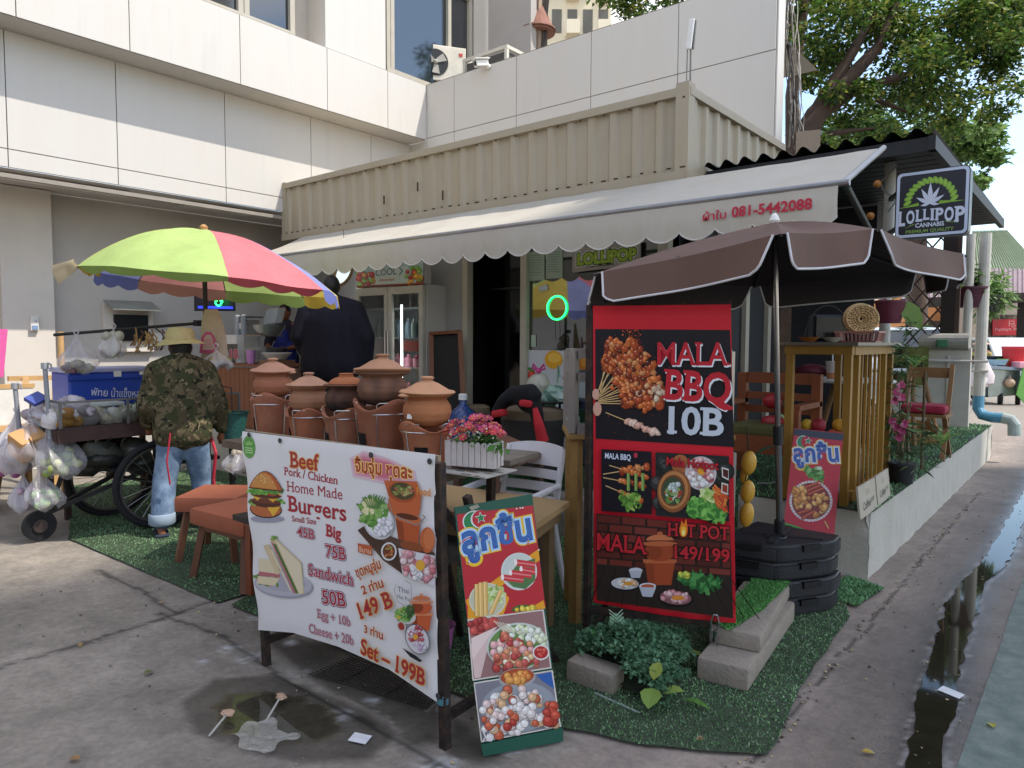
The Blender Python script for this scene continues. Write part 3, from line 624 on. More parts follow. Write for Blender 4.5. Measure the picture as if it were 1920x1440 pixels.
def val(i,j):
 x=AX0+(AX1-AX0)*i;ph=((x-AX0)/sw_)%1;sc=int((x-AX0)/sw_+1e-6);drop=.205+.012*mnoise.noise((x*.9,0,5))+(.06+.02*mnoise.noise((sc*3.7,1,0)))*math.sin(math.pi*ph)**.75
 return(x,AY-.012-.02*j*mnoise.noise((x*2.3,0,0))-.012*math.sin(j*3),AZ-.0-drop*j)
m.grid(val,NS*12+1,6);m.build('valance',AWN,t,smooth=True)
m=MB()
pts=[val(i/(NS*12),1)for i in range(NS*12+1)];m.tube([(x,y-.003,z)for x,y,z in pts],.005,5);m.build('valance_hem',mat('hem_white','#c9c5be',.7),t)
m=MB();m.tube([(AX0,AY,AZ-.002),(AX1+.06,AY,AZ-.002)],.022,10);m.build('front_bar',mat('bar_steel','#8b8b8b',.4,metal=.6),t)
m=MB();m.tube([(AX1+.02,AY+.02,AZ),(AX1+.02,AYB,AZB)],.02,8);m.build('side_arm',mat('bar_steel'),t)
m=MB();m.tube([(AX1+.03,AY+.05,AZ-.02),(AX1+.02,AYB+.3,2.1)],.022,8,col='#3a4347');m.build('brace',mat('brace_dark','#39423f',.5,metal=.3),t)
cv=Canvas((AX0,AY-.033,AZ),(1,0,0),(0,0,1),(0,-1,0),base=.004)
RED='#b3203a'
cv.text('ผ้าใบ',(1318,414),(1362,409),17,RED,bold=.02,capref=None);cv.text('081-5442088',(1372,407),(1523,391),19,RED,bold=.03,capref='0')
cv.build('lettering',t)
t=thing('terrace_roof','black corrugated metal roof over the terrace side with exposed underside','roof',(-1.9,5.95,3))
BLK=mat('black_roof_metal','#17191c',.55,var=.2,scale=6,metal=.0)
RX0,RX1,RY0,RY1,RZ=-2.76,-1.0,5.95,10.5,3.085
m=MB()
def rf(i,j):
 x=RX0+(RX1-RX0)*i;return(x,RY0+(RY1-RY0)*j-.02*math.sin(i*70),RZ+.025*math.sin(i*2*math.pi*11)-.04*j)
m.grid(rf,133,8);m.build('roof_sheet',BLK,t,smooth=True)
m=MB();m.box(((RX0+RX1)/2,RY0+.06,RZ-.09),(RX1-RX0,.06,.1));m.box((RX1-.02,(RY0+RY1)/2,RZ-.09),(.05,RY1-RY0,.1));m.build('fascia_board',mat('black_board','#131518',.6),t)
m=MB()
for k in range(26):m.box(((RX0+RX1)/2,RY0+.2+k*.172,RZ-.07),(RX1-RX0-.08,.15,.015))
m.build('ceiling_board',mat('ceiling_black','#15171b',.6),t)
m=MB();q=onX(1663,500,-1.4);m.tube([(-1.4,q.y,PZ),(-1.4,q.y,RZ-.06)],.042,14);m.build('post',mat('pvc_white','#b4b0a6',.5,var=.12),t)
PY=q.y
for(x,y)in((-1.42,11.2),):
 m=MB();m.tube([(x,y,PZ),(x,y,2.99)],.055,14);m.build('post',mat('pvc_white'),t)
m=MB();m.box((-1.62,11.05,1.75),(.16,.16,2.6));m.build('post',mat('dark_timber','#241a16',.8),t)
t=thing('drain_pipe','white drain pipe with blue elbow spilling beyond the terrace end','pipe',(-1.3,11.25,PZ))
m=MB();m.tube([(-1.27,11.32,.85),(-1.27,11.32,3.0)],.07,14);m.build('pipe',mat('pvc_white'),t)
m=MB();m.tube([(-1.27,11.32,.86),(-1.27,11.3,.68),(-1.22,11.27,.6),(-1.1,11.25,.575),(-.98,11.24,.575)],.068,14);m.build('elbow',mat('pvc_blue','#48809a',.45),t)
m=MB();m.tube([(-.99,11.24,.575),(-.9,11.23,.56),(-.86,11.23,.5),(-.85,11.23,.36)],[.07,.072,.074,.078],14);m.build('spout',mat('pvc_grey','#8f9a96',.5,var=.2),t)
m=MB();m.box((-1.27,11.32,1.18),(.2,.16,.03));m.build('collar',mat('pvc_white'),t)
t=thing('lattice_screen','brown diagonal lattice screen at the far end of the terrace','screen',(-2.0,11.0,1.4))
m=MB();p0,p1=onY(1700,560,11.0),onY(1796,560,11.0);zA,zB=onY(1750,648,11).z,onY(1750,425,11).z;Wd=p1.x-p0.x;Hd=zB-zA
def clipseg(x,z,dx,dz,L_):
 a=None;pts=[]
 for k in range(0,200):
  px_,pz_=x+dx*k*L_/200,z+dz*k*L_/200
  if-.0<=px_<=Wd and 0<=pz_<=Hd:pts.append((px_,pz_))
 return(pts[0],pts[-1])if len(pts)>3 else None
for k in range(-14,20):
 for sgn in(1,-1):
  s_=clipseg(k*.19 if sgn>0 else k*.19,0,.62*sgn,.78,3.0)
  if s_:(x0,z0),(x1,z1)=s_;m.bar((p0.x+x0,11.0+.012*sgn,zA+z0),(p0.x+x1,11.0+.012*sgn,zA+z1),.022,.02)
m.build('lattice',mat('lattice_brown','#3a2a22',.7,var=.2),t)
m=MB();m.box((p1.x,11.0,(zA+zB)/2),(.05,.06,Hd));m.build('frame',mat('lattice_brown'),t)
SY=6.1
a_,b_,c_,d_=onY(1677,446,SY),onY(1815,441,SY),onY(1818,311,SY),onY(1682,323,SY)
t=thing('hanging_sign','square black light box sign with green leaf emblem and LOLLIPOP lettering on the terrace post','sign',tuple(a_))
wS=b_.x-a_.x;hS=(c_.z+d_.z-a_.z-b_.z)/2;P0=Vector((a_.x,SY,(a_.z+b_.z)/2));
def rrect(w_,h_,r,n=6):
 o=[]
 for cx_,cy_,s_ in((w_-r,r,-90),(w_-r,h_-r,0),(r,h_-r,90),(r,r,180)):
  for k in range(n+1):a=R_(s_+90*k/n);o.append((cx_+r*math.cos(a),cy_+r*math.sin(a)))
 return o
m=MB();m.slab([P0+Vector((u,.002,v))for u,v in rrect(wS,hS,.035)],(0,.12,0));m.build('case',mat('sign_case','#2a2c33',.4),t)
cv=Canvas(P0,(1,0,0),(0,0,1),(0,-1,0))
def rr(g,col,r):cv.fill([(u+g,v+g)for u,v in rrect(wS-2*g,hS-2*g,r)],col,px=False)
rr(.006,'#b9c2d6',.033);rr(.026,'#26262e',.022)
SX,SZ=wS/138.0,hS/126.0
def S(u,v):return(u*SX,v*SZ)
for k in range(15):
 a=R_(176-k*12.2);ctr=(67+44*math.cos(a),64+42*math.sin(a));q=[(ctr[0]+9*math.cos(a+.55)*1-0,ctr[1]+9*math.sin(a+.55)),(ctr[0]+5*math.cos(a-1.2),ctr[1]+5*math.sin(a-1.2)),(ctr[0]-9*math.cos(a+.55),ctr[1]-9*math.sin(a+.55)),(ctr[0]-5*math.cos(a-1.2),ctr[1]-5*math.sin(a-1.2))]
 cv.disc(ctr[0]*SX,ctr[1]*SZ,8.6*SX,4.6*SX,'#7da53a',px=False,n=14,rot=a+.62);cv.disc(ctr[0]*SX+.002,ctr[1]*SZ,5.6*SX,2.4*SX,'#8fb548',px=False,n=10,rot=a+.62)
def blade(ang,L_,w_):
 a=R_(ang);d=(math.cos(a),math.sin(a));n=(-d[1],d[0]);o=(66,62);pts=[]
 for f,g in((0,.12),(.3,.75),(.5,1),(.75,.55),(1,0),(.75,-.55),(.5,-1),(.3,-.75),(0,-.12)):pts.append(S(o[0]+d[0]*L_*f+n[0]*w_*g,o[1]+d[1]*L_*f+n[1]*w_*g))
 cv.fill(pts,'#c7cbdc',px=False)
for ang,L_,w_ in((90,40,4.6),(60,34,4.2),(120,34,4.2),(28,30,3.6),(152,30,3.6),(-8,18,2.8),(188,18,2.8)):blade(ang,L_,w_)
cv.fill([S(6,58),S(44,66),S(46,60)],'#7da53a',px=False);cv.fill([S(132,62),S(84,66),S(82,60)],'#7da53a',px=False)
def ST(s_,u0,u1,v,h,col,**k):cv.text(s_,S(u0,v),S(u1,v+k.pop('dv',0)),h*SZ,col,px=False,**k)
for i,(ch,u0,u1,hh)in enumerate((('L',8,20,30),('O',22,38,27),('L',41,53,24),('L',55,66,22),('I',69,74,24),('P',78,92,25),('O',94,111,28),('P',114,131,31))):ST(ch,u0,u1,54-hh*.96,hh*.9,'#c3c9da',bold=.035,serif=True)
ST('CANNABIS',40,94,19,8,'#ccd2e0',bold=.02);ST('PREMIUM QUALITY',22,112,9,6,'#86a852',bold=.01)
cv.fill([S(16,18),S(38,27),S(38,25)],'#7da53a',px=False);cv.fill([S(122,22),S(97,27),S(97,25)],'#7da53a',px=False)
cv.build('sign_face',t)
m=MB();m.bar((-1.4,PY,P0.z+hS*.75),(P0.x+.02,SY+.06,P0.z+hS*.75),.03);m.bar((-1.4,PY,P0.z+hS*.2),(P0.x+.02,SY+.06,P0.z+hS*.2),.03);m.build('bracket',mat('bracket_black','#16181c',.5),t)
m=MB();m.tube([(-1.4+.06*math.sin(k*1.3),PY-.06+.02*math.cos(k*2.1),P0.z+hS*.55+k*.06)for k in range(9)],.006,5);m.build('cable',mat('cable_grey','#8f8f90',.6),t)
m=MB();p=onY(1645,345,6.0);
for(x,y)in((1645,345),(1632,405)):
 p=onY(x,y,6.0);m.ell(p,.03,10,8)
m.build('string_lamp',mat('amber_lamp','#8c5a22',.3),bpy.data.objects['terrace_roof'])
def tree(name,label,cat,base,limbs,crown,n,size,cols,bark,**k):
 t=thing(name,label,cat,base);m=MB()
 for pts,rs in limbs:m.tube(pts,rs,9)
 m.build('trunk',bark,t,smooth=True);leaf_cloud(crown,n,size,cols,k.pop('spread',(1,1,.75)),parent=t,name='crown',**k);return t
BARK=mat('bark','#4a3a30',.9,var=.35,scale=9,bump=.8,bscale=25)
TD=11.0
def P(x,y,d=TD):return onD(x,y,d)
limbs=[([P(1480,640)-Vector((0,0,1.5)),P(1480,640),P(1480,420),P(1490,300),P(1530,215),P(1590,150),P(1650,85),P(1690,-20)],[.3,.28,.26,.24,.16,.12,.08,.04]),([P(1500,270),P(1540,190),P(1600,95),P(1640,20)],[.13,.1,.08,.05]),([P(1520,230),P(1600,170),P(1700,140),P(1800,90)],[.1,.08,.05,.025]),([P(1490,300),P(1485,180),P(1500,60),P(1520,-60)],[.14,.1,.08,.05]),([P(1560,180),P(1620,150),P(1650,190),P(1700,210)],[.07,.05,.04,.02]),([P(1495,280),P(1560,250),P(1640,240)],[.07,.05,.02]),([P(1500,60),P(1350,-30,12),P(1200,-10,12.5)],[.08,.06,.03])]
crown=[]
random.seed(11)
for x,y,r,dd in((1505,40,60,0),(1560,10,80,.3),(1640,20,90,0),(1720,30,95,.4),(1800,20,90,-.2),(1880,20,80,.2),(1500,130,40,-.3),(1560,95,55,.4),(1700,110,70,0),(1760,130,60,.5),(1830,110,55,0),(1885,90,45,.1),(1860,180,38,0),(1800,200,40,.2),(1720,200,55,.3),(1640,175,45,.4),(1580,200,40,.5),(1650,260,40,.3),(1530,255,40,.6),(1590,270,38,.6),(1895,165,22,0),(1910,60,40,0),(1845,215,18,0),(1780,235,25,.1),(1290,-30,60,1.2),(1200,-15,50,1.4),(1140,-5,38,1.5),(1400,-60,70,1)):
 for k in range(4):crown.append((P(x+random.gauss(0,r*.4),y+random.gauss(0,r*.4),TD+dd+random.gauss(0,.5)),r*.55*TD/FOC*1.2))
tree('shade_tree','broad leaved tree with dark limbs leaning over the terrace roof beyond the panel wall','tree',tuple(onZ(1480,0,0)if False else Vector((P(1480,640).x,P(1480,640).y,0))),limbs,crown,34000,.085,['#3a5522','#456428','#52702e','#2c431c','#6a7f36','#85883e'],BARK,aspect=.55)
random.seed(12)
crown=[]
TD2=19
for x,y,r in((1660,230,60),(1740,220,60),(1800,250,50),(1700,290,60),(1780,300,45),(1840,250,30),(1850,290,28),(1620,270,50),(1830,330,22),(1560,280,40)):
 for k in range(3):crown.append((P(x+random.gauss(0,r*.4),y+random.gauss(0,r*.4),TD2+random.gauss(0,1)),r*.6*TD2/FOC*1.2))
q=P(1720,640,TD2)
tree('background_tree','paler green tree rising behind the black terrace roof','tree',(q.x,q.y,0),[([(q.x,q.y,0),P(1720,480,TD2),P(1715,330,TD2),P(1700,250,TD2)],[.3,.25,.18,.08]),([P(1715,340,TD2),P(1780,280,TD2),P(1830,270,TD2)],[.12,.08,.04])],crown,16000,.15,['#5d7a3d','#6b8748','#4d6a35','#7a9355'],BARK,aspect=.6)
t=thing('cable_bundle','tangle of thin cables hanging at the end of the panel wall','cables',(-2.8,8.3,3))
m=MB()
for k in range(13):
 x0=1470+random.uniform(-3,22);pts=[];ph=random.uniform(0,6)
 for j in range(14):pts.append(onD(x0+j*1.3+7*math.sin(j*.7+ph)*random.uniform(.5,1),-20+j*random.uniform(20,24),8.1+.1*math.sin(j+ph)))
 m.tube(pts,random.choice([.004,.006,.009]),5,col=random.choice(['#2a2826','#8b857c','#3a3634','#a49d92']))
m.build('cable',PAINT,t)
m=MB();p=onD(1515,275,8.0);m.box(p,(.25,.2,.3),(0,0,.3),'#8a7a66');m.build('junction_box',PAINT,t)
t=thing('utility_pole','weathered concrete utility pole with brackets and cables behind the balcony','pole',(onD(1010,640,12).x,onD(1010,640,12).y,0))
p=onD(1008,50,12);CON=mat('pole_concrete','#9b8673',.85,var=.25)
m=MB();m.box((p.x,p.y,4.6),(.22,.22,9.2));m.build('shaft',CON,t)
m=MB();m.lathe([(.12,0),(.3,-.45)],onD(1008,12,12),18,col='#8a5a48');m.lathe([(.3,0),(.31,-.03)],onD(1008,55,12),18);m.build('rusty_cone',mat('rust_pink','#8a5f50',.8,var=.3),t)
m=MB()
for k in range(6):m.tube([onD(1016+k*3,-30,11.9),onD(1018+k*2+3*math.sin(k),40,11.9),onD(1015+k*2,110,11.9)],.012,5)
m.build('cable',mat('cable_dark','#3a332f',.7),t)
t=thing('apartment_tower','sunlit cream apartment tower with balconies far beyond the panel wall','building',tuple(onD(1070,640,60)-Vector((0,0,1.55))))
TB=mat('tower_cream','#d9cfb8',.8,var=.08)
q0=onD(1000,90,60);q1=onD(1145,90,60);e=(q1-q0);e.z=0;W_=e.length;e.normalize();nrm=Vector((e.y,-e.x,0));m=MB()
ctr=(q0+q1)/2+nrm*-5;ang=math.atan2(e.y,e.x);m.box((ctr.x,ctr.y,20),(W_,10,40),(0,0,ang));m.build('wall',TB,t)
m=MB();m2=MB();m3=MB()
for f in range(5,13):
 for k in range(5):
  c_=q0+e*(W_*(k+.5)/5);z=f*3.0
  m.box((c_.x+nrm.x*.02,c_.y+nrm.y*.02,z+1.4),(W_/5*.62,.1,1.9),(0,0,ang));
  if k%2==0:
   m2.box((c_.x+nrm.x*.55,c_.y+nrm.y*.55,z+.1),(W_/5*.85,1.1,.18),(0,0,ang));m3.box((c_.x+nrm.x*1.05,c_.y+nrm.y*1.05,z+.65),(W_/5*.85,.08,.95),(0,0,ang))
m.build('window',mat('tower_glass','#5d5a52',.3),t);m2.build('balcony',TB,t);m3.build('railing',TB,t)
t=thing('shade_tower','unseen tower, placed and sized to cast the shade on the stalls','building',(38,22,0))  # out-of-view tower added to cast the foreground shade
m=MB();m.box((38,22.0,32.2),(12,11.2,64.4));m.build('wall',mat('block_wall','#d6cec0',.85,var=.08,scale=1),t)
m=MB()
for f in range(20):
 for k in range(4):m.box((31.98,17.6+k*2.9,1.9+f*3.1),(.06,1.6,1.6))
m.build('window',WGL,t)
t=thing('reflection_blocker','unseen low block added behind the viewer to darken the window reflections','building',(-6,-11,0))  # added out of view to block low sky and darken the glass reflections
m=MB();m.box((-6,-12.5,3.2),(34,3,6.4));m.build('wall',mat('blocker_wall','#8f877c',.85,var=.2,scale=.8),t)
m=MB()
for k in range(10):m.box((-21+k*3.3,-10.97,1.5),(2.6,.08,2.6))
m.build('shutter',mat('shutter_grey','#4c4a48',.6),t)
FWc=Vector((-math.sin(YAW),math.cos(YAW),0))
def far(x,d):p=onD(x,640,d);return Vector((p.x,p.y,0))
t=thing('green_roof_house','house with pale green corrugated roof beyond the lane','house',tuple(far(1870,34)))
m=MB();A,B_,C_,D_=onD(1822,432,36),onD(1888,432,36),onD(1990,545,30),onD(1822,545,30)
m.grid(lambda i,j:(A.lerp(B_,i)).lerp(D_.lerp(C_,i),j)+Vector((0,0,.05*math.sin(i*160))),260,3);m.build('roof',mat('green_roof','#87937a',.5,var=.12,scale=1.5),t)
m=MB();m.slab([onD(1822,545,30.2),onD(1990,545,30.2),Vector((*onD(1990,545,30.2).xy,0)),Vector((*onD(1822,545,30.2).xy,0))],FWc*4);m.build('wall',mat('house_wall','#b7a898',.8),t)
t=thing('tiled_pavilion','open pavilion with brown purple tiled roof past the lattice','building',tuple(far(1800,25)))
m=MB();A,B_,C_,D_=onD(1690,500,29),onD(1940,505,29),onD(1940,552,25),onD(1690,566,25)
m.grid(lambda i,j:(A.lerp(B_,i)).lerp(D_.lerp(C_,i),j)+Vector((0,0,.03*math.sin(i*180)+.02*math.sin(j*60))),200,30);m.build('roof',mat('brown_tile','#76646a',.6,var=.2,scale=3),t)
m=MB();m.bar(onD(1690,570,25.05),onD(1940,557,25.05),.12,.35);m.build('beam',mat('dark_timber'),t)
for x in(1718,1915):
 m=MB();q=far(x,25.4);m.box((q.x,q.y,1.55),(.3,.3,3.1));m.build('post',mat('dark_timber'),t)
t=thing('orange_building','low orange painted building behind the parked vehicles','building',tuple(far(1810,32)))
m=MB();a,b=far(1700,32),far(1895,32);zt_=onD(1800,556,32).z;m.slab([a,b,b+Vector((0,0,zt_)),a+Vector((0,0,zt_))],FWc*5);m.build('wall',mat('orange_paint','#c98a58',.8,var=.1),t)
m=MB();q=onD(1800,606,31.9);m.bar(onD(1700,607,31.9),onD(1895,607,31.9),.1,.25);m.build('canopy',mat('canopy_dark','#57493f',.7),t)
m=MB();m.box(onD(1905,575,31.9),(1.1,.3,.9));m.build('side_block',mat('tower_cream'),t)
t=thing('brick_wall','dark brick wall beside the parked car','wall',tuple(far(1890,27)))
bm_=mat('dark_brick','#5d5249',.9,var=.5,scale=5,bump=.6,bscale=12,col2='#7d7268');a,b=far(1838,27),far(1990,27);zt_=onD(1880,590,27).z;m=MB();m.slab([a,b,b+Vector((0,0,zt_)),a+Vector((0,0,zt_))],FWc*.3);m.build('brickwork',bm_,t)
bt=thing('red_sign','red sign board with pale emblem and lettering on the brick wall','sign',tuple(onD(1885,627,26.8)))
U=RT.copy();U.z=0;U.normalize();Pq=onD(1861,628,26.85);cv=Canvas(Pq,U,(0,0,1),-FWc,base=.004,step=.002)
cv.fill([(1861,599),(1912,598),(1912,628),(1861,629)],'#b8323a');cv.text('Pattaya st',(1866,621),(1907,619),6,'#d8a0a0',bold=.0)
cv.line([(1892,602),(1892,612)],1.2,'#d8a8a8');cv.line([(1892,602),(1901,602),(1901,607),(1892,607)],1.0,'#d8a8a8');cv.line([(1897,609),(1903,609),(1903,613),(1897,613),(1897,609)],.9,'#d8a8a8')
cv.build('sign_face',bt);m=MB();m.slab([onP(x,y,Pq-FWc*-.001,FWc)for x,y in((1861,599),(1912,598),(1912,628),(1861,629))],FWc*.05);m.build('board',mat('red_board','#8a2a30',.5),bt)
def car(name,label,loc,rz,col,H=1.5,L_=4.3,Wd=1.75):
 t=thing(name,label,'car',loc,rz,'cars parked beyond the lattice');W=WM[t.name]
 def put(m):m.v=[tuple(W@Vector(q))for q in m.v];return m
 prof=[(-.5,.22),(-.5,.45),(-.46,.6),(-.30,.66),(-.16,.97),(-.02,1.0),(.22,.99),(.40,.68),(.49,.62),(.5,.4),(.5,.22)]
 m=MB();n=7;rows=[]
 for fx,fz in prof:
  x,z=fx*L_,fz*H;wd=Wd/2*(1-.22*max(0,(fz-.62)/.38));rows.append([(x,wd*math.sin(R_(90)*(-1+2*k/(n-1)))*1.0,z-(.0 if abs(k-(n-1)/2)<2.5 else .03))for k in range(n)])
 vs=[v for r in rows for v in r];fs=[(i*n+k,i*n+k+1,(i+1)*n+k+1,(i+1)*n+k)for i in range(len(prof)-1)for k in range(n-1)]
 o=len(vs)
 m.add(vs,fs)
 for k in(0,n-1):m.add([rows[i][k]for i in range(len(prof))],[tuple(range(len(prof)))])
 put(m).build('body',mat(name+'_paint',col,.25,var=.03,coat=.6),t,smooth=True,fix=True)
 g=mat('car_glass','#20282e',.05,var=0,spec=1)
 m=MB()
 for s_ in(-1,1):
  y0,y1=s_*Wd/2*1.012,s_*Wd/2*.80
  m.poly([(-.27*L_,s_*Wd*.488,.68*H),(.36*L_,s_*Wd*.488,.68*H),(.21*L_,s_*Wd*.405,.95*H),(-.14*L_,s_*Wd*.405,.95*H)])
 put(m).build('side_window',g,t)
 m=MB();m.poly([(-.305*L_,-Wd*.43,.67*H),(-.305*L_,Wd*.43,.67*H),(-.172*L_,Wd*.37,.965*H),(-.172*L_,-Wd*.37,.965*H)]);put(m).build('windscreen',g,t)
 for x in(-.31,.31):
  for s_ in(-1,1):
   m=MB();m.tube([(x*L_,s_*(Wd/2-.18),.32),(x*L_,s_*(Wd/2+.01),.32)],.32,20);wl=put(m).build('wheel',mat('tyre','#17171a',.8),t)
   m=MB();m.tube([(x*L_,s_*(Wd/2+.008),.32),(x*L_,s_*(Wd/2+.02),.32)],.2,14);put(m).build('rim',mat('rim_silver','#9a9a9c',.3,metal=.8),wl)
 for s_ in(-1,1):
  m=MB();m.ell((-.49*L_,s_*Wd*.36,.5*H),(.06,.2,.09),12,8);put(m).build('headlight',mat('headlight','#dfe4e8',.1),t)
 m=MB();m.box((-.502*L_,0,.36*H),(.03,.9,.2));put(m).build('grille',mat('grille_dark','#25272a',.5),t);
 return t
q=far(1700,16);car('parked_suv','white parked vehicle with sloping windscreen seen through the lattice',tuple(q),R_(100),'#b9bfc4',1.9,4.4,1.75)
q=far(1868,23.5);car('parked_car','silver parked car beside the brick wall and red sign',tuple(q),R_(-58),'#b9bfc3',1.75,4.2,1.75)
t=thing('food_cart','stainless street food cart with red bucket and sauce bottles parked on the lane','food cart',tuple(far(1880,18.6)))
SS=mat('stainless','#8f948f',.35,metal=.7,var=.2);D0=18.0
a,b=onD(1853,745,D0),onD(1908,741,D0);c_,d_=onD(1910,694,D0),onD(1853,688,D0)
m=MB();m.slab([a,b,c_,d_],FWc*.9);m.build('body',SS,t)
m=MB();m.slab([onD(1843,690,D0-.1),onD(1935,697,D0-.1),onD(1935,691,D0-.1),onD(1843,684,D0-.1)],FWc*1.1);m.build('counter',mat('cart_blue_steel','#7d8c96',.4,metal=.4),t)
m=MB();m.bar(onD(1850,688,D0-.05),onD(1850,742,D0-.05),.06);m.bar(onD(1910,692,D0-.05),onD(1910,742,D0-.05),.06);m.build('frame',mat('frame_teal','#33484a',.6),t)
for x in(1840,1875,1908):
 q=onD(x,762,D0+.1);m=MB();m.tube([(q.x-.05,q.y,.16),(q.x+.05,q.y,.16)],.16,14);m.build('wheel',mat('tyre'),t)
m=MB();m.slab([onD(1906,740,D0-.3),onD(1935,770,D0-.3),onD(1935,690,D0-.3),onD(1919,690,D0-.3)],FWc*.03);m.build('side_panel',mat('green_print','#5f9a45',.5),t)
ct=thing('red_bucket','red plastic bucket standing on the far food cart','bucket',tuple(onD(1902,690,D0+.2)))
q=onD(1903,690,D0+.3);k_=D0/FOC;m=MB();m.lathe([(22*k_*.9,0),(25*k_*.9,38*k_)],q,20,col='#b8262c');m.lathe([(25.5*k_*.9,36*k_),(25.5*k_*.9,41*k_)],q,20,col='#c53035');m.build('pail',PAINT,ct)
def bottle(x,y,col,h,r,nm,lab,d=D0+.15):
 q=onD(x,y,d);t2=thing('sauce_bottle',lab,'bottle',tuple(q),0,'bottles on the far food cart');m=MB();m.lathe([(r,0),(r,h*.6),(r*.5,h*.75),(r*.15,h)],q,12,col=col);m.build('bottle',PAINT,t2)
bottle(1913,690,'#c8502c',.28,.07,'','orange sauce bottle right of the green one on the food cart');bottle(1905,692,'#7d9a35',.22,.06,'','green capped sauce bottle on the food cart counter')
q=onD(1880,688,D0+.3);tb=thing('food_tub','clear food tub with green lid on the food cart','tub',tuple(q));m=MB();m.lathe([(.14,0),(.15,.16)],q,18,col='#8a4a3c');m.build('tub',PAINT,tb);m=MB();m.lathe([(.16,.165),(.15,.21)],q,18,col='#6f9c3a');m.build('lid',PAINT,tb)
q=onD(1862,684,D0+.2);tb=thing('wash_basin','pale blue plastic basin on the food cart','basin',tuple(q));m=MB();m.lathe([(.26,0),(.32,.14),(.30,.14),(.25,.02)],q,22,col='#8fb0c4');m.build('basin',PAINT,tb)
q=onD(1852,676,D0+.7);tb=thing('cooking_pot','black cooking pan at the back of the food cart','pan',tuple(q));m=MB();m.lathe([(.3,0),(.38,.12),(.36,.12)],q,22,col='#1c1c1f');m.build('pan',PAINT,tb)
q=onD(1916,690,D0-.05);tb=thing('pink_tray','pink plastic tray on the right end of the food cart','tray',tuple(q));m=MB();m.box(q+Vector((0,0,.08)),(.34,.3,.16),(0,0,YAW),'#d69aa8',bev=.02);m.build('tray',PAINT,tb)
for x,y,s_,lb in((1832,722,1,'white plastic bag with red print hanging left on the food cart'),(1846,716,.9,'clear plastic bag hanging at the food cart corner')):
 q=onD(x,y+10,D0-.15);tb=tag(MB().lathe([(.05*s_,0),(.2*s_,.1),(.22*s_,.3),(.1*s_,.55),(.03,.7)],q,14,col='#c9bfc0',wob=lambda r,z,a:(r*(1+.1*math.sin(a*5+z*9)),z)).build('plastic_bag',PAINT,smooth=True),lb,'bag')
m=MB();q=onD(1893,718,D0-.06);m.ell(q,(.12,.1,.12),12,8,col='#b59a80');m.ell(q+Vector((0,0,.1)),(.04,.04,.1),8,6,col='#8a7a70');tag(m.build('hanging_pouch',PAINT,smooth=True),'small tan pouch hanging on the steel side of the food cart','pouch')
STEEL_D=mat('dark_rusty_steel','#2a2422',.7,var=.5,scale=25,metal=.2,col2='#3d2c22')
WOODW=mat('weathered_wood','#8a7a62',.8,var=.35,scale=12,bump=.3,bscale=60)
def balls(cv,poly,n,r,cols,jit=.12,hi=None,asp=1.0):
 xs_=[p[0]for p in poly];ys_=[p[1]for p in poly];k=0;t_=0
 while k<n and t_<n*30:
  t_+=1;x,y=random.uniform(min(xs_),max(xs_)),random.uniform(min(ys_),max(ys_))
  if not inpoly(x,y,poly):continue
  c=random.choice(cols);rr_=r*random.uniform(.75,1.2);rot=random.uniform(0,3.1)
  cv.disc(x,y,rr_*1.0,rr_*asp,tuple(v*.45 for v in lin(c)),n=12,jit=jit*.5,rot=rot);cv.disc(x-rr_*.08,y-rr_*.1,rr_*.88,rr_*.88*asp,c,n=12,jit=jit*.5,rot=rot)
  cv.disc(x-rr_*.25,y-rr_*.3,rr_*.45,rr_*.4*asp,tuple(min(.85,v*1.35+.03)for v in lin(c)),n=9,rot=rot)
  if hi:cv.disc(x-rr_*.3,y-rr_*.4,rr_*.15,rr_*.1,hi,n=7)
  k+=1
def oval(x,y,rx,ry,n=26):return[(x+rx*math.cos(2*math.pi*k/n),y+ry*math.sin(2*math.pi*k/n))for k in range(n)]
def greens(cv,poly,n,L_,w_,cols,ang=(0,6.28)):
 xs_=[p[0]for p in poly];ys_=[p[1]for p in poly];k=0
 while k<n:
  x,y=random.uniform(min(xs_),max(xs_)),random.uniform(min(ys_),max(ys_))
  if not inpoly(x,y,poly):continue
  cv.disc(x,y,L_*random.uniform(.6,1.2),w_*random.uniform(.6,1.2),random.choice(cols),n=8,rot=random.uniform(*ang));k+=1
def stove_pic(cv,x,y,s_,body='#b3562f',lid='#cf8358'):
 """drawing of a clay pot on a clay stove, x centre, y foot, s_ height"""
 d='#8a3c20'
 cv.fill([(x-.2*s_,y),(x+.2*s_,y),(x+.27*s_,y-.45*s_),(x-.27*s_,y-.45*s_)],body);cv.fill([(x-.2*s_,y),(x-.08*s_,y),(x-.12*s_,y-.45*s_),(x-.27*s_,y-.45*s_)],d)
 cv.fill([(x-.3*s_,y-.45*s_),(x+.3*s_,y-.45*s_),(x+.28*s_,y-.38*s_),(x-.28*s_,y-.38*s_)],lid);cv.disc(x,y-.58*s_,.27*s_,.17*s_,body,n=22);cv.disc(x-.1*s_,y-.58*s_,.15*s_,.13*s_,d,n=16)
 cv.disc(x,y-.72*s_,.31*s_,.045*s_,lid,n=20);cv.disc(x,y-.78*s_,.24*s_,.1*s_,'#c4734a',n=20,a0=math.pi,a1=2*math.pi);cv.disc(x,y-.9*s_,.05*s_,.035*s_,lid,n=10)
L0,R0=onZ(500,1247),onZ(835,1402);U=(R0-L0);U.normalize();N=Vector((U.y,-U.x,0));Nn=N
t=thing('menu_banner','wide white burger and hot pot menu banner tied to a dark steel frame','banner',tuple((L0+R0)/2))
def onB(x,y,off=0):return onP(x,y,L0+N*off,N)
tl,tr=onB(462,806),onB(826,857)
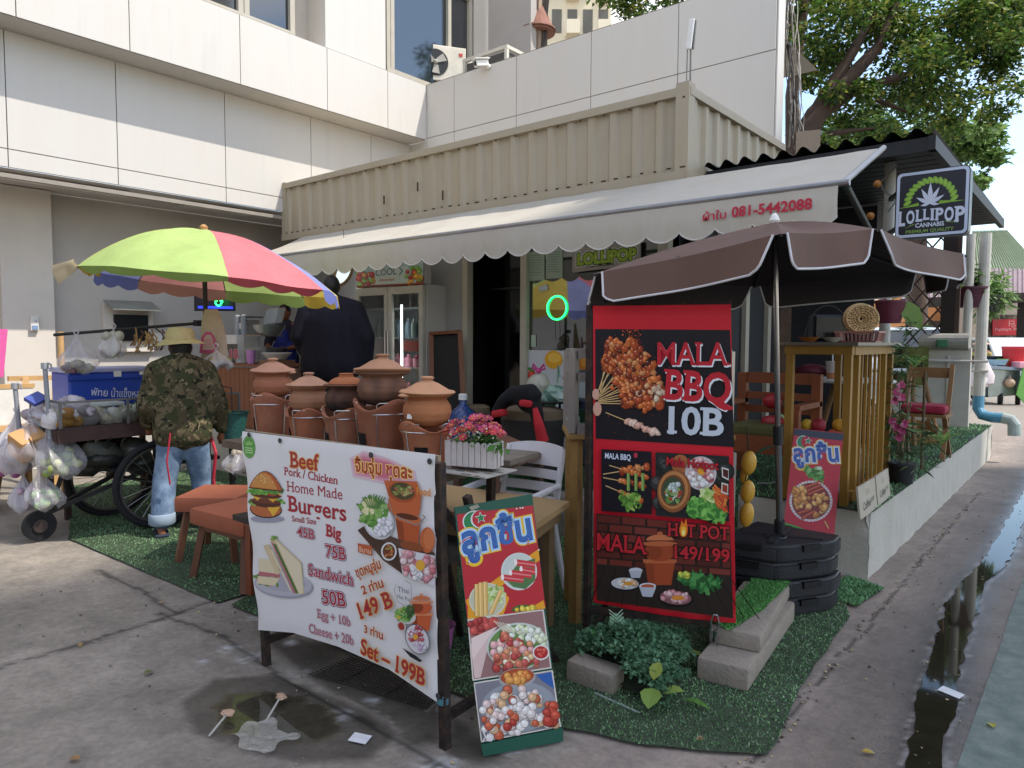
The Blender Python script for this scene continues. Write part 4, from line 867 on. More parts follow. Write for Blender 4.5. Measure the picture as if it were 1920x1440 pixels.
m=MB();m.bar(L0,onB(478,830),.032);m.build('leg',STEEL_D,t);m=MB();m.bar(R0,onB(824,868),.034);m.build('leg',STEEL_D,t)
m=MB();m.bar(onB(462,817,-.022),onB(824,868,-.022),.018,.055);m.build('top_board',WOODW,t)
back=-N*.42
m=MB();m.bar(R0+Vector((0,0,.12)),R0+Vector((0,0,.12))+back,.03);m.bar(L0+Vector((0,0,.12)),L0+Vector((0,0,.12))+back,.03);m.bar(R0+back+Vector((0,0,.0)),R0+back*.3+Vector((0,0,.95)),.028);m.bar(L0+back,L0+back*.3+Vector((0,0,.95)),.028);m.build('back_brace',STEEL_D,t)
m=MB();q=onB(831,1312);
for k in range(4):m.tube([q+Vector((.022*math.cos(a),.022*math.sin(a),.006*k-.01))for a in np.linspace(0,6.28,10)],.004,5,col='#3f6f7a')
m.tube([q,q+Vector((.03,-.03,.03))],.003,5,col='#3f6f7a');m.build('tie_string',PAINT,t)
TOPC=[(460,808),(640,830),(822,851)];BOTC=[(490,1179),(555,1184),(640,1210),(735,1252),(829,1316)]
def lerpc(C_,u):
 k=u*(len(C_)-1);i=min(int(k),len(C_)-2);f=k-i;return(C_[i][0]+(C_[i+1][0]-C_[i][0])*f,C_[i][1]+(C_[i+1][1]-C_[i][1])*f)
OR=onB(460,808)
def bendB(u,v):
 return .02
cv=Canvas(OR,U,(0,0,1),N,bend=bendB,base=.0010,tf=(440,780,.38889))
def sheet(i,j):
 a,b=lerpc(TOPC,i),lerpc(BOTC,i);x,y=a[0]+(b[0]-a[0])*j,a[1]+(b[1]-a[1])*j;p=onB(x,y)-OR;e=min(i,1-i,j,1-j)
 return cv.p3(p.dot(U),p.z,-.004+.004*min(1,e*25)+(.006*math.sin(j*19)if e<.01 else 0))
m=MB();m.grid(sheet,60,50,'#dddbdb');m.v=[tuple(p)for p in m.v];vn=m.build('vinyl_sheet',mat('white_vinyl','#dddbdb',.38,var=.03,spec=.5,bump=.08,bscale=12),t,smooth=True)
RD='#a32a35';YO='#dfa23c';DK='#5a3d52'
cv.disc(88,147,31,54,'#4f8f3f',rot=-.08,n=26);cv.disc(88,147,27,48,'#79b05a',rot=-.08,n=26);cv.disc(88,147,25,45,'#4f9340',rot=-.08,n=26)
for k in range(5):cv.disc(88+(k-2)*6,125+abs(k-2)*4,3,10,'#8cc06c',n=8,rot=(k-2)*.4)
for k in range(3):cv.line([(70,150+k*11),(106,154+k*11)],3.5,'#a5cd88')
T=cv.text
T('Beef',(290,243),(426,260),74,RD,bold=.015,serif=True,outline=(YO,.035),shear=0)
T('Pork / Chicken',(260,280),(514,326),38,RD,bold=.012,serif=True)
T('Home Made',(274,358),(539,399),48,RD,bold=.0,serif=True);T('Burgers',(281,453),(558,502),74,RD,bold=.018,serif=True)
T('Small Size',(296,503),(413,519),27,RD,bold=.012,serif=True)
def grey(st,a,b,h,bo=.015):T(st,a,b,h,RD,bold=bo,serif=True,outline=('#e6d8e2',.03),halo=(DK,.05 if h<42 else .07))
grey('45B',(321,572),(405,590),44);T('Big',(462,572),(533,590),56,RD,bold=.03,serif=True,outline=('#e0b7bd',.02));grey('75B',(460,672),(556,690),58);grey('Sandwich',(376,760),(590,812),54);grey('50B',(444,896),(556,914),64);grey('Egg + 10b',(421,965),(578,1007),40,.0);grey('Cheese + 20b',(379,1035),(593,1097),41,.0)
for k,c in enumerate(('#d9b9c3','#d59fae','#cd8496','#c56a7d')):cv.fill([(575+k*9,200+k*7),(640,165+k*12),(760,200+k*8),(890-k*10,262+k*4),(895-k*12,310-k*6),(740,320-k*9),(590+k*9,290-k*8)],c)
T('จิ้มจุ่ม ชุดละ',(599,262),(876,300),74,'#a8402c',bold=.03,outline=('#f0cf7a',.05),capref=None)
bx,by=172,380
cv.disc(bx+6,by+112,82,18,'#9a99a8',n=26);cv.disc(bx-2,by+66,78,42,'#1c1412',n=26,rot=.08);cv.disc(bx-2,by+64,74,38,'#b8663a',n=26,rot=.08);cv.fill([(110,428),(240,452),(240,440),(112,415)],'#8a3f28')
cv.fill([(170,425),(205,480),(240,436)],'#e2ae3c')
greens(cv,oval(bx,by+30,84,16),60,13,8,['#5f9a3a','#3f7a2c','#86b84e'])
cv.disc(bx-2,by+34,72,20,'#4a2018',n=24,rot=.1,jit=.05);cv.disc(bx-2,by+26,70,12,'#6a3022',n=24,rot=.1,jit=.05);cv.fill([(98,372),(130,404),(160,378),(205,412),(244,382),(240,372),(100,358)],'#e6ac38');cv.disc(bx,by-2,74,15,'#55241a',n=24,rot=.1,jit=.05);cv.disc(bx-40,by-14,22,7,'#b03028',n=12);cv.disc(bx+30,by-6,24,7,'#b03028',n=12)
greens(cv,oval(bx-2,by-24,86,14),70,14,8,['#5f9a3a','#4a8a30','#86b84e'])
bun=[(bx-82+164*k/20,by-30+.1*(k*8-80)-math.sin(math.pi*k/20)**.8*88)for k in range(21)];cv.fill(bun+[(bx+80,by-18),(bx-80,by-36)],'#2a1a14');bun=[(bx-78+156*k/20,by-33+.1*(k*8-80)-math.sin(math.pi*k/20)**.8*82)for k in range(21)];cv.fill(bun+[(bx+74,by-24),(bx-76,by-40)],'#b5582c');bun=[(bx-74+130*k/20,by-36+.1*(k*8-80)-math.sin(math.pi*k/20)**.8*74)for k in range(21)];cv.fill(bun,'#c98a44')
for k in range(26):cv.disc(random.gauss(bx-8,30),random.gauss(by-80,14),2.6,1.6,'#ecd9a8',n=6,rot=.5)
cv.disc(258,808,142,62,'#9c9aa6',n=34,rot=.1);cv.disc(256,802,138,58,'#b5b3bd',n=34,rot=.1);cv.disc(256,798,110,42,'#a9a7b2',n=30,rot=.1)
greens(cv,[(118,760),(240,770),(230,815),(125,800)],24,16,8,['#6a8f45','#4f7a36','#c98a90']);cv.fill([(138,680),(228,690),(240,760),(140,750)],'#d9cbaa');cv.fill([(138,742),(242,756),(240,770),(140,765)],'#b56a72');cv.fill([(160,620),(190,612),(245,750),(225,760)],'#cdbb96')
cv.fill([(135,765),(240,775),(215,812),(130,800)],'#d8caa6');cv.fill([(192,588),(215,578),(345,700),(358,850),(325,852)],'#c9b78f');cv.fill([(218,590),(340,705),(354,845),(335,850)],'#ddd0b2')
cv.fill([(196,600),(210,605),(322,845),(306,848)],'#b5707a');cv.fill([(208,610),(222,612),(330,846),(318,848)],'#4f6f35');cv.fill([(196,640),(204,638),(300,840),(290,836)],'#dccfae');greens(cv,oval(210,582,14,8),10,10,5,['#5f8a3a','#86a84e'])
cv.fill([(615,545),(645,525),(985,650),(990,690),(830,752),(740,690)],'#5a4438');cv.fill([(615,545),(640,530),(830,650),(830,755)],'#483328')
cv.disc(718,505,72,86,'#c9c9cc',n=28,rot=-.4);cv.disc(716,500,64,76,'#e0e0e2',n=28,rot=-.4);greens(cv,oval(690,455,66,66),90,24,9,['#5f8f3f','#4a7a33','#7aa853','#8fb46a']);greens(cv,oval(670,430,34,34),26,15,10,['#d4cf9a','#c5c083','#e0dcae'])
for k in range(9):cv.line([(680+k*4,440),(640+k*14,370+abs(k-4)*4)],5,'#5a7f46')
balls(cv,oval(740,530,38,42),26,13,['#dcdce4','#cfd0da','#e8e8ee'])
cv.fill([(745,305),(905,310),(925,385),(915,470),(868,490),(795,455),(770,390)],'#bd6038');cv.disc(842,425,80,62,'#bf6238',n=28,rot=.2);cv.disc(832,362,68,48,'#a34d2a',n=28,rot=.25);cv.disc(835,356,58,40,'#4f4428',n=26,rot=.25);greens(cv,oval(835,356,44,28),30,14,7,['#8a8a4a','#6a7a3a','#a8604a','#b0a468'])
cv.fill([(800,480),(920,500),(912,610),(815,585)],'#b2542c');cv.fill([(800,480),(835,486),(845,595),(815,585)],'#8f4222');cv.disc(860,485,66,24,'#c4693e',n=24,rot=.2);cv.disc(858,478,54,14,'#5a2c1a',n=22,rot=.2);cv.line([(765,390),(790,470),(905,520),(945,480),(930,470)],4,'#8f8a86');cv.disc(955,590,36,62,'#bd6238',n=22);cv.disc(962,585,26,50,'#ca7548',n=20);cv.disc(880,620,60,22,'#8a4a2a',n=22,rot=.25)
cv.disc(770,645,38,44,'#dadadc',n=24);cv.disc(770,645,30,36,'#6a3a22',n=22);balls(cv,oval(770,645,22,27),16,6,['#b05a3a','#8f9a55','#c08048'])
cv.fill([(620,605),(688,618),(690,665),(622,648)],'#b85a35');T('จีบาน',(626,645),(684,656),26,'#e8c8a8',bold=.01,capref=None);T('Food',(905,372),(972,380),36,'#d98a3a',bold=.03)
cv.fill([(815,628),(992,665),(992,810),(838,760)],'#d8d4d8');balls(cv,[(830,645),(985,672),(985,795),(850,750)],60,17,['#c98a92','#b96a72','#d8a4a6','#e0c4c4']);balls(cv,oval(905,745,30,26),12,14,['#e4e2e4','#d9d6da']);cv.disc(925,710,22,26,'#dfa83a',n=16)
T('ชุดหมูจุ่ม',(620,768),(738,722),52,RD,bold=.012,outline=(YO,.03),capref=None);T('2 ท่าน',(649,850),(750,812),48,RD,bold=.012,outline=(YO,.03),capref=None);T('149 B',(640,966),(797,905),72,RD,bold=.018,serif=True,outline=(YO,.035));T('3 ท่าน',(654,1030),(744,1065),44,RD,bold=.012,outline=(YO,.03),capref=None);T('Set – 199B',(637,1130),(945,1287),74,RD,bold=.02,serif=True,outline=(YO,.035))
cv.line([(808,800),(800,830),(815,880),(850,905)],1.6,'#55555a');cv.line([(850,780),(880,800),(885,900)],1.6,'#55555a');T('Thai',(816,834),(872,846),24,'#3a3a40',bold=-.005);T('Hot Pot',(814,866),(880,884),19,'#3a3a40',bold=-.005)
stove_pic(cv,930,1022,190,'#c05a35','#d5835a');cv.disc(855,950,50,38,'#c4c4c0',n=24,rot=.4);greens(cv,oval(850,945,44,32),60,13,6,['#6f9f48','#4f8038','#b8b04a','#8fb868']);greens(cv,oval(880,930,16,26),14,20,6,['#3f5f2f','#2f4f28'],(1.0,2.2));cv.disc(835,1000,20,26,'#c9c4c0',n=18,rot=-.4);cv.disc(835,1000,15,20,'#a03a30',n=16,rot=-.4)
cv.disc(912,1062,54,76,'#4a4a50',n=28,rot=-.45);cv.disc(912,1062,51,72,'#d0ccd0',n=28,rot=-.45);balls(cv,oval(905,1045,36,46),40,9,['#b85a62','#c97a80','#a8444c','#d5c1d0']);balls(cv,oval(935,1095,24,22),14,8,['#cfcfd6','#b59ab8']);cv.disc(905,1050,12,14,'#dfa23a',n=12);cv.fill([(842,1102),(905,1138),(938,1163),(925,1170),(880,1145)],'#1d1d24')
cv.build('print',t)
cv2=MB()
for x,y in((467,815),(525,826),(696,853),(806,865),(822,1305)):
 q=onB(x,y,.024);cv2.lathe([(.011,0),(.012,.003),(.006,.004)],q,12,M=Matrix((U,Vector((0,0,1)),N)).transposed(),col='#3a3a3a')
cv2.build('eyelet',PAINT,t)
B1,B2=onZ(905,1415,.004),onZ(1052,1390,.004);T1=Vector((-1.857,1.895,.925));W_=(B2-B1)
import itertools
r1,r2=ray(852,952),ray(998,927)
A_=np.array([[-r1.x,r2.x],[-r1.y,r2.y],[-r1.z,r2.z]]);sol=np.linalg.lstsq(A_,np.array(W_),rcond=None)[0];T1=EYE+r1*sol[0];T2=EYE+r2*sol[1]
U=W_.normalized();Vv=((T1+T2)/2-(B1+B2)/2);Vv=(Vv-U*Vv.dot(U)).normalized();N=U.cross(Vv)
def board_sign(name,label,P,tf,corners,thick,edge):
 t=thing(name,label,'sign',tuple(P));return t
t=thing('leaning_signboard','tilted red and green meatball signboard with two food photos, standing beside the white banner','sign',tuple(B1))
def on2(x,y):return onP(x,y,B1,N)
m=MB();m.slab([on2(905,1415),on2(1052,1390),on2(998,927),on2(852,952)],-N*.012);m.build('board',mat('board_green','#1f5142',.5,var=.1),t)
m=MB();q=on2(960,960)-N*.02;m.bar(on2(940,985)-N*.015,on2(1045,1250)*.5+on2(1000,1240)*.5-N*.34,.025);m.build('strut',STEEL_D,t)
cv=Canvas(B1,U,Vv,N,base=.0012,tf=(820,900,.375));T=cv.text
cv.fill([(84,140),(470,70),(478,130),(92,170)],'#1d4f40');RDD='#b0242f'
cv.fill([(97,172),(478,127),(540,640),(150,700)],RDD);cv.fill([(148,590),(500,340),(505,395),(415,480),(540,610),(540,642),(150,700)],RDD)
cv.fill([(140,602),(505,345),(512,400),(155,640)],'#d8951f');cv.fill([(152,640),(152,698),(330,672),(360,590),(330,560)],'#d8951f');cv.fill([(440,655),(540,642),(530,600)],'#d8951f')
cv.disc(186,208,60,56,'#cfd2cf',n=30);cv.disc(186,208,54,50,'#1f7a45',n=30);cv.disc(214,196,48,46,'#cfd2cf',n=28);cv.disc(218,194,44,44,RDD,n=28)
def star(x,y,r,c,ro=-.15):cv.fill([(x+r*(1 if k%2==0 else .42)*math.sin(k*math.pi/5+ro),y-r*(1 if k%2==0 else .42)*math.cos(k*math.pi/5+ro))for k in range(10)],c)
star(217,188,31,'#cfd2cf');star(217,189,25,'#1f7a45')
T('ลูกชิ้น',(128,372),(478,292),165,'#2a4f9a',bold=.04,halo=('#e0b52c',.09),outline=('#a9c6dd',.055),capref=None);T('ลูกชิ้น',(133,366),(474,288),152,'#35609f',bold=.025,capref=None)
cv.disc(408,457,90,94,'#c9cbc6',n=34);cv.disc(408,457,84,88,'#bfc4bd',n=34);cv.fill([(340,500),(400,420),(488,390),(490,500),(440,545),(380,535)],'#4f6f42')
for y0 in(0,1,2,3):
 x0,yy=[(388,395),(415,430),(362,448),(322,470)][y0];cv.fill([(x0,yy),(min(488,x0+108),yy+14),(min(490,x0+108),yy+44),(x0+2,yy+32)],'#bf2f38');cv.fill([(x0,yy+12),(min(488,x0+108),yy+26),(min(490,x0+108),yy+34),(x0+2,yy+20)],'#d8777a')
 cv.disc(x0+3,yy+16,8,17,'#e6d9d4',n=12)
cv.disc(250,600,92,86,'#cfc8b4',n=34);cv.disc(250,600,86,80,'#b8b79c',n=34);greens(cv,oval(290,570,45,52),40,18,10,['#a8bd6a','#c9d3a0','#86a04c','#d5d9bd'])
for k,(a,b)in enumerate((((196,520),(198,680)),((216,512),(220,680)),((238,508),(242,676)),((318,550),(266,668)))):cv.line([a,b],23,'#8a6a30');cv.line([a,b],20,'#d3a75c');cv.line([(a[0]-4,a[1]),(b[0]-4,b[1])],7,'#e4c58a')
cv.disc(430,656,60,34,'#3f5f2c',n=24,a0=math.pi,a1=2*math.pi);balls(cv,[(385,655),(410,632),(480,630),(488,648)],12,12,['#d8c04a','#c9ad38'])
cv.fill([(150,695),(530,645),(570,940),(175,1003)],'#cfc7bd');cv.fill([(156,702),(524,652),(563,934),(181,995)],'#8f6a68')
balls(cv,[(158,708),(300,690),(290,740),(170,775)],16,22,['#a8322e','#8f2a28','#b84a44']);cv.fill([(165,820),(300,745),(260,800),(215,985),(185,990)],'#cfb3ae');cv.fill([(168,790),(300,730),(250,790),(175,900)],'#dcc5be');cv.disc(400,830,155,118,'#c2c4be',n=36,rot=-.1);cv.disc(400,832,146,110,'#6a8a4a',n=36,rot=-.1)
balls(cv,[(330,730),(480,725),(550,790),(530,830),(420,790),(340,770)],46,17,['#d5d8c4','#c9cfae','#e0e0d0']);balls(cv,[(255,800),(320,755),(430,790),(500,830),(480,900),(545,915),(400,940),(290,940)],80,19,['#c98a62','#b5524a','#d8b48a','#a83a36','#c06a52','#e0cdb8','#d0a0a0'])
for k in range(5):cv.line([(280+k*14,700+k*3),(330+k*10,755)],4,'#d8cdb8')
cv.disc(514,858,42,38,'#d9d4d0',n=24);cv.disc(514,858,35,31,'#a8242a',n=22);balls(cv,oval(514,858,24,20),8,8,['#bf3a34','#c85a48'])
cv.fill([(178,1008),(572,945),(614,1228),(215,1306)],'#cfc7bd');cv.fill([(184,1014),(566,952),(606,1223),(220,1299)],'#77767f');cv.fill([(490,970),(566,955),(580,1040),(520,1000)],'#2f5aa0');cv.disc(400,1130,190,125,'#8e939b',n=36,rot=-.1);cv.disc(395,985,92,50,'#9a9a98',n=30,rot=-.1);cv.disc(395,978,84,40,'#a5482a',n=28,rot=-.1);balls(cv,oval(395,982,70,26),14,20,['#c87a3a','#d5944a'])
balls(cv,[(225,1080),(330,1040),(500,1040),(560,1110),(590,1220),(400,1262),(240,1285),(215,1180)],120,21,['#d8d0cc','#cfc4c0','#e0d9d5','#d0b8b4','#c9a07a','#d5c9c6','#b5583c']);balls(cv,[(530,1120),(575,1110),(590,1200),(540,1215)],6,28,['#a83a2c','#b54a35']);balls(cv,[(340,1200),(390,1195),(395,1245),(345,1250)],2,24,['#9f352b'])
for k in range(3):cv.line([(225+k*20,1250+k*8),(235+k*20,1275),(222+k*20,1295)],6,'#d8d4d4')
cv.fill([(213,1312),(620,1228),(622,1296),(224,1372)],'#1f5142')
for x,y in((390,140),(408,137),(420,136),(500,345)):cv.disc(x,y,5,4,'#d9d4cc',n=7)
cv.fill([(152,132),(195,118),(206,133),(165,150)],'#8f8a76')
cv.build('print',t)
PL=onZ(1100,1215);U=Vector((.93,.36,0)).normalized();N=Vector((U.y,-U.x,0))
t=thing('standing_banner','tall red and black barbecue skewer and hot pot banner on a dark steel stand','banner',tuple(PL))
def on3(x,y,off=0):return onP(x,y,PL+N*off,N)
m=MB();m.bar(Vector((PL.x,PL.y,0)),on3(1107,572),.03,col=None);m.build('post',STEEL_D,t)
m=MB();m.bar(on3(1105,1143),on3(1333,1166),.028,.034);m.build('bottom_bar',STEEL_D,t);m=MB();m.bar(on3(1105,574,-.02),on3(1372,569,-.02),.028);m.build('top_bar',STEEL_D,t)
m=MB();pr=on3(1350,1170);m.bar((PL.x-N.x*.5,PL.y-N.y*.5,.0),on3(1112,700,-.03),.028);m.bar((pr.x-N.x*.5,pr.y-N.y*.5,0),on3(1360,650,-.03),.028);m.bar((PL.x-N.x*.5,PL.y-N.y*.5,.02),(PL.x,PL.y,.02),.028);m.build('rear_stay',STEEL_D,t)
bend3=lambda u,v:.018
OR3=on3(1113,578);cv=Canvas(OR3,U,(0,0,1),N,bend=bend3,base=.0010,tf=(1060,540,.47205));T=cv.text
C3=[(113,72),(658,66),(678,1325),(116,1242)]
def sh3(i,j):
 a=(C3[0][0]+(C3[1][0]-C3[0][0])*i,C3[0][1]+(C3[1][1]-C3[0][1])*i);b=(C3[3][0]+(C3[2][0]-C3[3][0])*i,C3[3][1]+(C3[2][1]-C3[3][1])*i+10*math.sin(math.pi*i));p=cv.uv(a[0]+(b[0]-a[0])*j,a[1]+(b[1]-a[1])*j)
 return cv.p3(p[0],p[1],-.002+.012*math.exp(-((j-.004)/.008)**2)+.01*math.exp(-((j-.99)/.012)**2)+.003*math.sin(i*30)*max(0,j-.93)*14)
m=MB();m.grid(sh3,40,90);m.build('vinyl_sheet',mat('red_vinyl','#c41c2c',.32,var=.03,spec=.5),t,smooth=True)
BKk='#15121a';RB='#c41c2c'
cv.fill([(122,163),(654,167),(672,630),(124,596)],BKk)
def skewer(x0,y0,x1,y1,cols,r,n):
 cv.line([(x0,y0),(x1,y1)],3.6,'#c9a672')
 for k in range(n):
  f=.42+.55*k/(n-1);balls(cv,oval(x0+(x1-x0)*f,y0+(y1-y0)*f,3,3,6),1,r*random.uniform(.8,1.2),cols,jit=.4,hi='#e8c49a',asp=.72)
MT=['#a8481f','#b85a26','#8f3618','#c46a30','#7a2c14','#bd7a48']
for a in np.linspace(-78,22,15):
 L_=265 if a>-60 else 240;r_=R_(a*.83-12);skewer(130+random.uniform(-4,18),430+(a+30)*.5,130+L_*math.cos(r_)*random.uniform(.9,1.02),432+L_*math.sin(r_),MT if a<5 else MT+['#c9a08a'],18,8)
balls(cv,[(205,240),(260,225),(350,250),(385,330),(395,420),(370,500),(260,490),(190,430),(175,360)],46,13,MT+['#4a1a0c','#5f2410'],jit=.4,hi='#e8b88a',asp=.7);balls(cv,[(320,375),(400,385),(385,455),(330,430)],9,14,['#c9b49a','#b89a80','#cf9a70'],jit=.4,asp=.7)
skewer(165,492,375,578,['#c99a86','#d8b5a4','#b87f6a'],17,9);cv.disc(132,478,17,28,'#c79a86',n=14);cv.disc(126,420,14,22,'#c79a86',n=12)
for k in range(70):cv.disc(random.gauss(275,22),random.uniform(165,240),random.uniform(1,3.5),random.uniform(1,4),random.choice(['#8f2a16','#b5441f','#d86a2c']),n=6)
for k in range(60):cv.disc(random.uniform(150,420),random.uniform(180,600),1.3,1.3,random.choice(['#8f3a1c','#c4703a']),n=5)
T('MALA',(368,303),(645,306),88,'#b4202d',bold=.018,serif=True,shadow=('#d5d7dc',.05,.07));T('BBQ',(398,436),(655,456),116,'#b4202d',bold=.028,serif=True,shadow=('#d5d7dc',.05,.06));cv.fill([(592,446),(625,440),(645,468),(668,466),(664,482),(630,484)],'#b4202d');T('10B',(412,573),(630,583),106,'#bfc5cf',bold=.025,serif=True)
cv.fill([(148,636),(346,646),(347,893),(150,880)],BKk);cv.fill([(362,648),(651,664),(652,922),(364,898)],'#232425')
for k,(a,b)in enumerate((((155,735),(335,705)),((155,748),(325,780)),((165,780),(310,840)),((180,700),(330,745)))):skewer(a[0],a[1],b[0],b[1],MT+['#c07a4a'],15,7)
greens(cv,[(205,800),(310,815),(300,870),(240,880)],44,14,6,['#6f9a3f','#4f7a2f','#9ab85a']);
for x in(255,285,312):cv.line([(x,730),(x,800)],12,'#6f8f45');cv.line([(x-2,732),(x-2,798)],5,'#94ad62')
cv.disc(284,660,8,11,'#b0304a',n=10);T('MALA BBQ',(163,672),(264,680),22,'#d8dce6',bold=.015,halo=('#30406a',.05))
balls(cv,[(365,655),(640,670),(645,910),(370,890)],40,30,['#2a2c2a','#333230','#262a26']);cv.disc(460,695,34,38,'#a8623a',n=20);cv.disc(540,730,62,66,'#c5bcbc',n=30);balls(cv,oval(540,728,48,50),46,12,['#c98084','#b55a60','#d8a9a6','#e0d0cc']);cv.disc(543,720,16,17,'#df9a2c',n=14);balls(cv,oval(535,765,30,16),10,11,['#d9d4d0'])
cv.disc(435,800,66,84,'#8a5230',n=32,rot=.1);cv.disc(433,796,58,74,'#b57a48',n=32,rot=.1);cv.disc(431,798,48,62,'#6e4226',n=30,rot=.1);cv.disc(430,800,42,54,'#3d4a34',n=28);greens(cv,oval(430,815,30,34),40,12,6,['#5f8a3f','#a03a2c','#88a060','#c5c9b8']);balls(cv,oval(432,785,24,18),10,10,['#b9c2bc','#a3afa8'])
greens(cv,[(500,830),(600,840),(640,900),(610,918),(500,895)],90,22,9,['#4f8f3a','#3a7530','#6fae4e','#86bd5f']);greens(cv,[(540,790),(600,790),(600,840),(545,840)],30,16,8,['#a8c06a','#c9d698','#86a851']);greens(cv,[(590,780),(640,800),(640,880),(600,850)],40,20,4,['#c95a2c','#d8803a','#b8452a'],(.6,1.6));cv.fill([(622,705),(650,712),(650,758),(624,745)],'#c9c4bc');cv.fill([(627,712),(648,718),(648,750),(628,740)],'#4a1f16');cv.fill([(622,765),(648,772),(648,815),(620,805)],'#c9c4bc');cv.fill([(626,772),(645,778),(645,808),(625,800)],'#8f3a26')
T('Mala Hotpot',(405,698),(610,716),33,'#b4202d',bold=.02,serif=True,halo=('#3a1218',.03))
cv.fill([(131,888),(655,940),(668,1298),(133,1228)],'#2a1a16')
for r_ in range(7):
 for k in range(-1,7):
  x0=135+k*98+(r_%2)*48;y0=893+r_*34+(x0-130)*.085;x1=x0+88
  if x1<140 or x0>650:continue
  x0,x1=max(x0,133),min(x1,656);y0=893+r_*34+(x0-130)*.085;y1=893+r_*34+(x1-130)*.085;c=random.choice(['#6a2c22','#5a261e','#74332a','#4f221b'])
  cv.fill([(x0,y0),(x1,y1),(x1,y1+27),(x0,y0+27)],c)
cv.fill([(133,1085),(662,1130),(668,1298),(133,1228)],'#2b211d')
for k in range(12):cv.line([(165+k*44,1090+k*3.6),(110+k*60,1235+k*6)],4,'#17110f')
for k in range(30):cv.line([(random.uniform(140,600),random.uniform(1110,1220)),(random.uniform(140,600),random.uniform(1110,1220))],.8,'#3a2c25')if k<0 else None
stove_pic(cv,380,1168,225,'#9c4426','#b5603a')
cv.disc(285,1112,27,12,'#c5c6ce',n=20);cv.fill([(259,1112),(311,1112),(302,1140),(268,1140)],'#aeb0ba');cv.disc(243,1165,60,28,'#17151a',n=26,rot=.05);cv.disc(243,1162,54,23,'#c2c0c4',n=26,rot=.05);balls(cv,oval(243,1160,40,14),24,10,['#d8d4cc','#c9a07a','#e0dcd5']);cv.disc(255,1162,16,8,'#d8942c',n=14)
cv.disc(332,1172,33,13,'#d0d2da',n=20);cv.disc(332,1173,26,9,'#b05a35',n=18);cv.fill([(299,1175),(365,1178),(350,1215),(312,1212)],'#b5b8c2');cv.disc(440,1222,70,32,'#141216',n=28,rot=.1);cv.disc(442,1217,62,27,'#8a5a5c',n=28,rot=.1);balls(cv,oval(442,1213,54,20),44,10,['#c98f93','#b5767b','#d8aeb0']);cv.disc(452,1217,26,10,'#d88a35',n=16)
greens(cv,[(450,1130),(540,1120),(630,1160),(560,1190),(480,1170)],80,24,8,['#2f6a35','#3d7a3f','#255529','#4f8f4a']);balls(cv,oval(475,1128,20,10),8,10,['#c9c04a','#a8b84a'])
def red3(st,a,b,h):T(st,a,b,h,'#b8242e',bold=.018,serif=True,halo=('#1a0a0c',.05))
red3('MALA',(134,1028),(326,1046),66);red3('H  T POT',(414,972),(652,990),50);red3('149/199',(438,1060),(654,1078),50)
cv.disc(473,952,17,27,'#d8561f',n=18);cv.fill([(458,950),(466,912),(474,930),(484,905),(490,950)],'#e07a25');cv.disc(473,956,11,20,'#f0b63a',n=14);cv.disc(473,962,6,11,'#f5e08a',n=10)
cv.build('print',t)
t2=thing('metal_clip','shiny metal clip hanging from the bottom edge of the tall red banner','clip',tuple(on3(1340,1205,.03)))
cm=mat('chrome','#b9b9bd',.18,metal=1,var=.05);m=MB();m.tube([on3(x,y,.05)for x,y in((1335,1195),(1333,1168),(1338,1153),(1345,1153),(1348,1168),(1344,1195))],.005,8);m.build('loop',cm,t2);m=MB();m.bar(on3(1341,1182,.05),on3(1339,1205,.05),.018,.012,bev=.003);m.build('jaw',cm,t2)
q0=onY(1475,1008,4.62);W2=Vector((.30,.10,0));B1=onY(1478,1003,4.66);B2=onY(1562,1018,4.80)
U=(B2-B1);U.z=0;U.normalize();T1=onY(1490,805,4.86);Vv=(T1-B1);Vv=(Vv-U*Vv.dot(U)).normalized();N=U.cross(Vv)
t=thing('leaning_signboard','red meatball signboard with skewer dish leaning on the yellow counter behind the black umbrella base','sign',tuple(B1))
def on4(x,y):return onP(x,y,B1,N)
m=MB();m.slab([on4(1470,1003),on4(1563,1012),on4(1582,812),on4(1489,803)],-N*.01);m.build('board',mat('board_red','#8f1f2e',.5,var=.1),t)
m=MB();m.bar(on4(1475,990)-N*.03,Vector((on4(1475,990).x,on4(1475,990).y,0)),.02);m.build('prop',STEEL_D,t)
cv=Canvas(B1,U,Vv,N,base=.0012,tf=(1360,740,.1875));T=cv.text
cv.fill([(688,342),(1185,392),(1172,462),(682,408)],'#262d42');cv.fill([(682,408),(1172,462),(1088,1412),(575,1380)],'#a81c33')
cv.disc(775,475,64,66,'#cfd2cf',n=30);cv.disc(775,475,57,60,'#1f7a5a',n=30);cv.disc(808,470,50,54,'#a81c33',n=28);star(828,463,40,'#cfd2cf',.1);star(828,464,32,'#1f7a5a',.1)
T('ลูกชิ้น',(682,670),(1140,665),200,'#31519a',bold=.04,halo=('#d0a63a',.09),outline=('#bcc9da',.055),capref=None)
greens(cv,[(800,720),(960,740),(1000,860),(900,860),(810,790)],60,34,16,['#3f7a2f','#2f6327','#56903f','#7aa865']);cv.disc(940,735,28,18,'#b9c2b4',n=12)
cv.disc(855,1065,215,205,'#d0c9cb',n=44);cv.disc(855,1065,192,184,'#7a2a30',n=44)
for k in range(40):a=k*.157;cv.disc(855+203*math.cos(a),1065+194*math.sin(a),9,5,'#8f4a52',n=6,rot=a)
GO=['#c98f4a','#b97a38','#d5a35f','#a86a30']
balls(cv,[(690,940),(800,910),(850,1050),(850,1140),(730,1160),(680,1040)],44,27,GO);balls(cv,[(880,1010),(980,1000),(1040,1080),(990,1180),(900,1230),(860,1090)],22,36,GO,asp=.6)
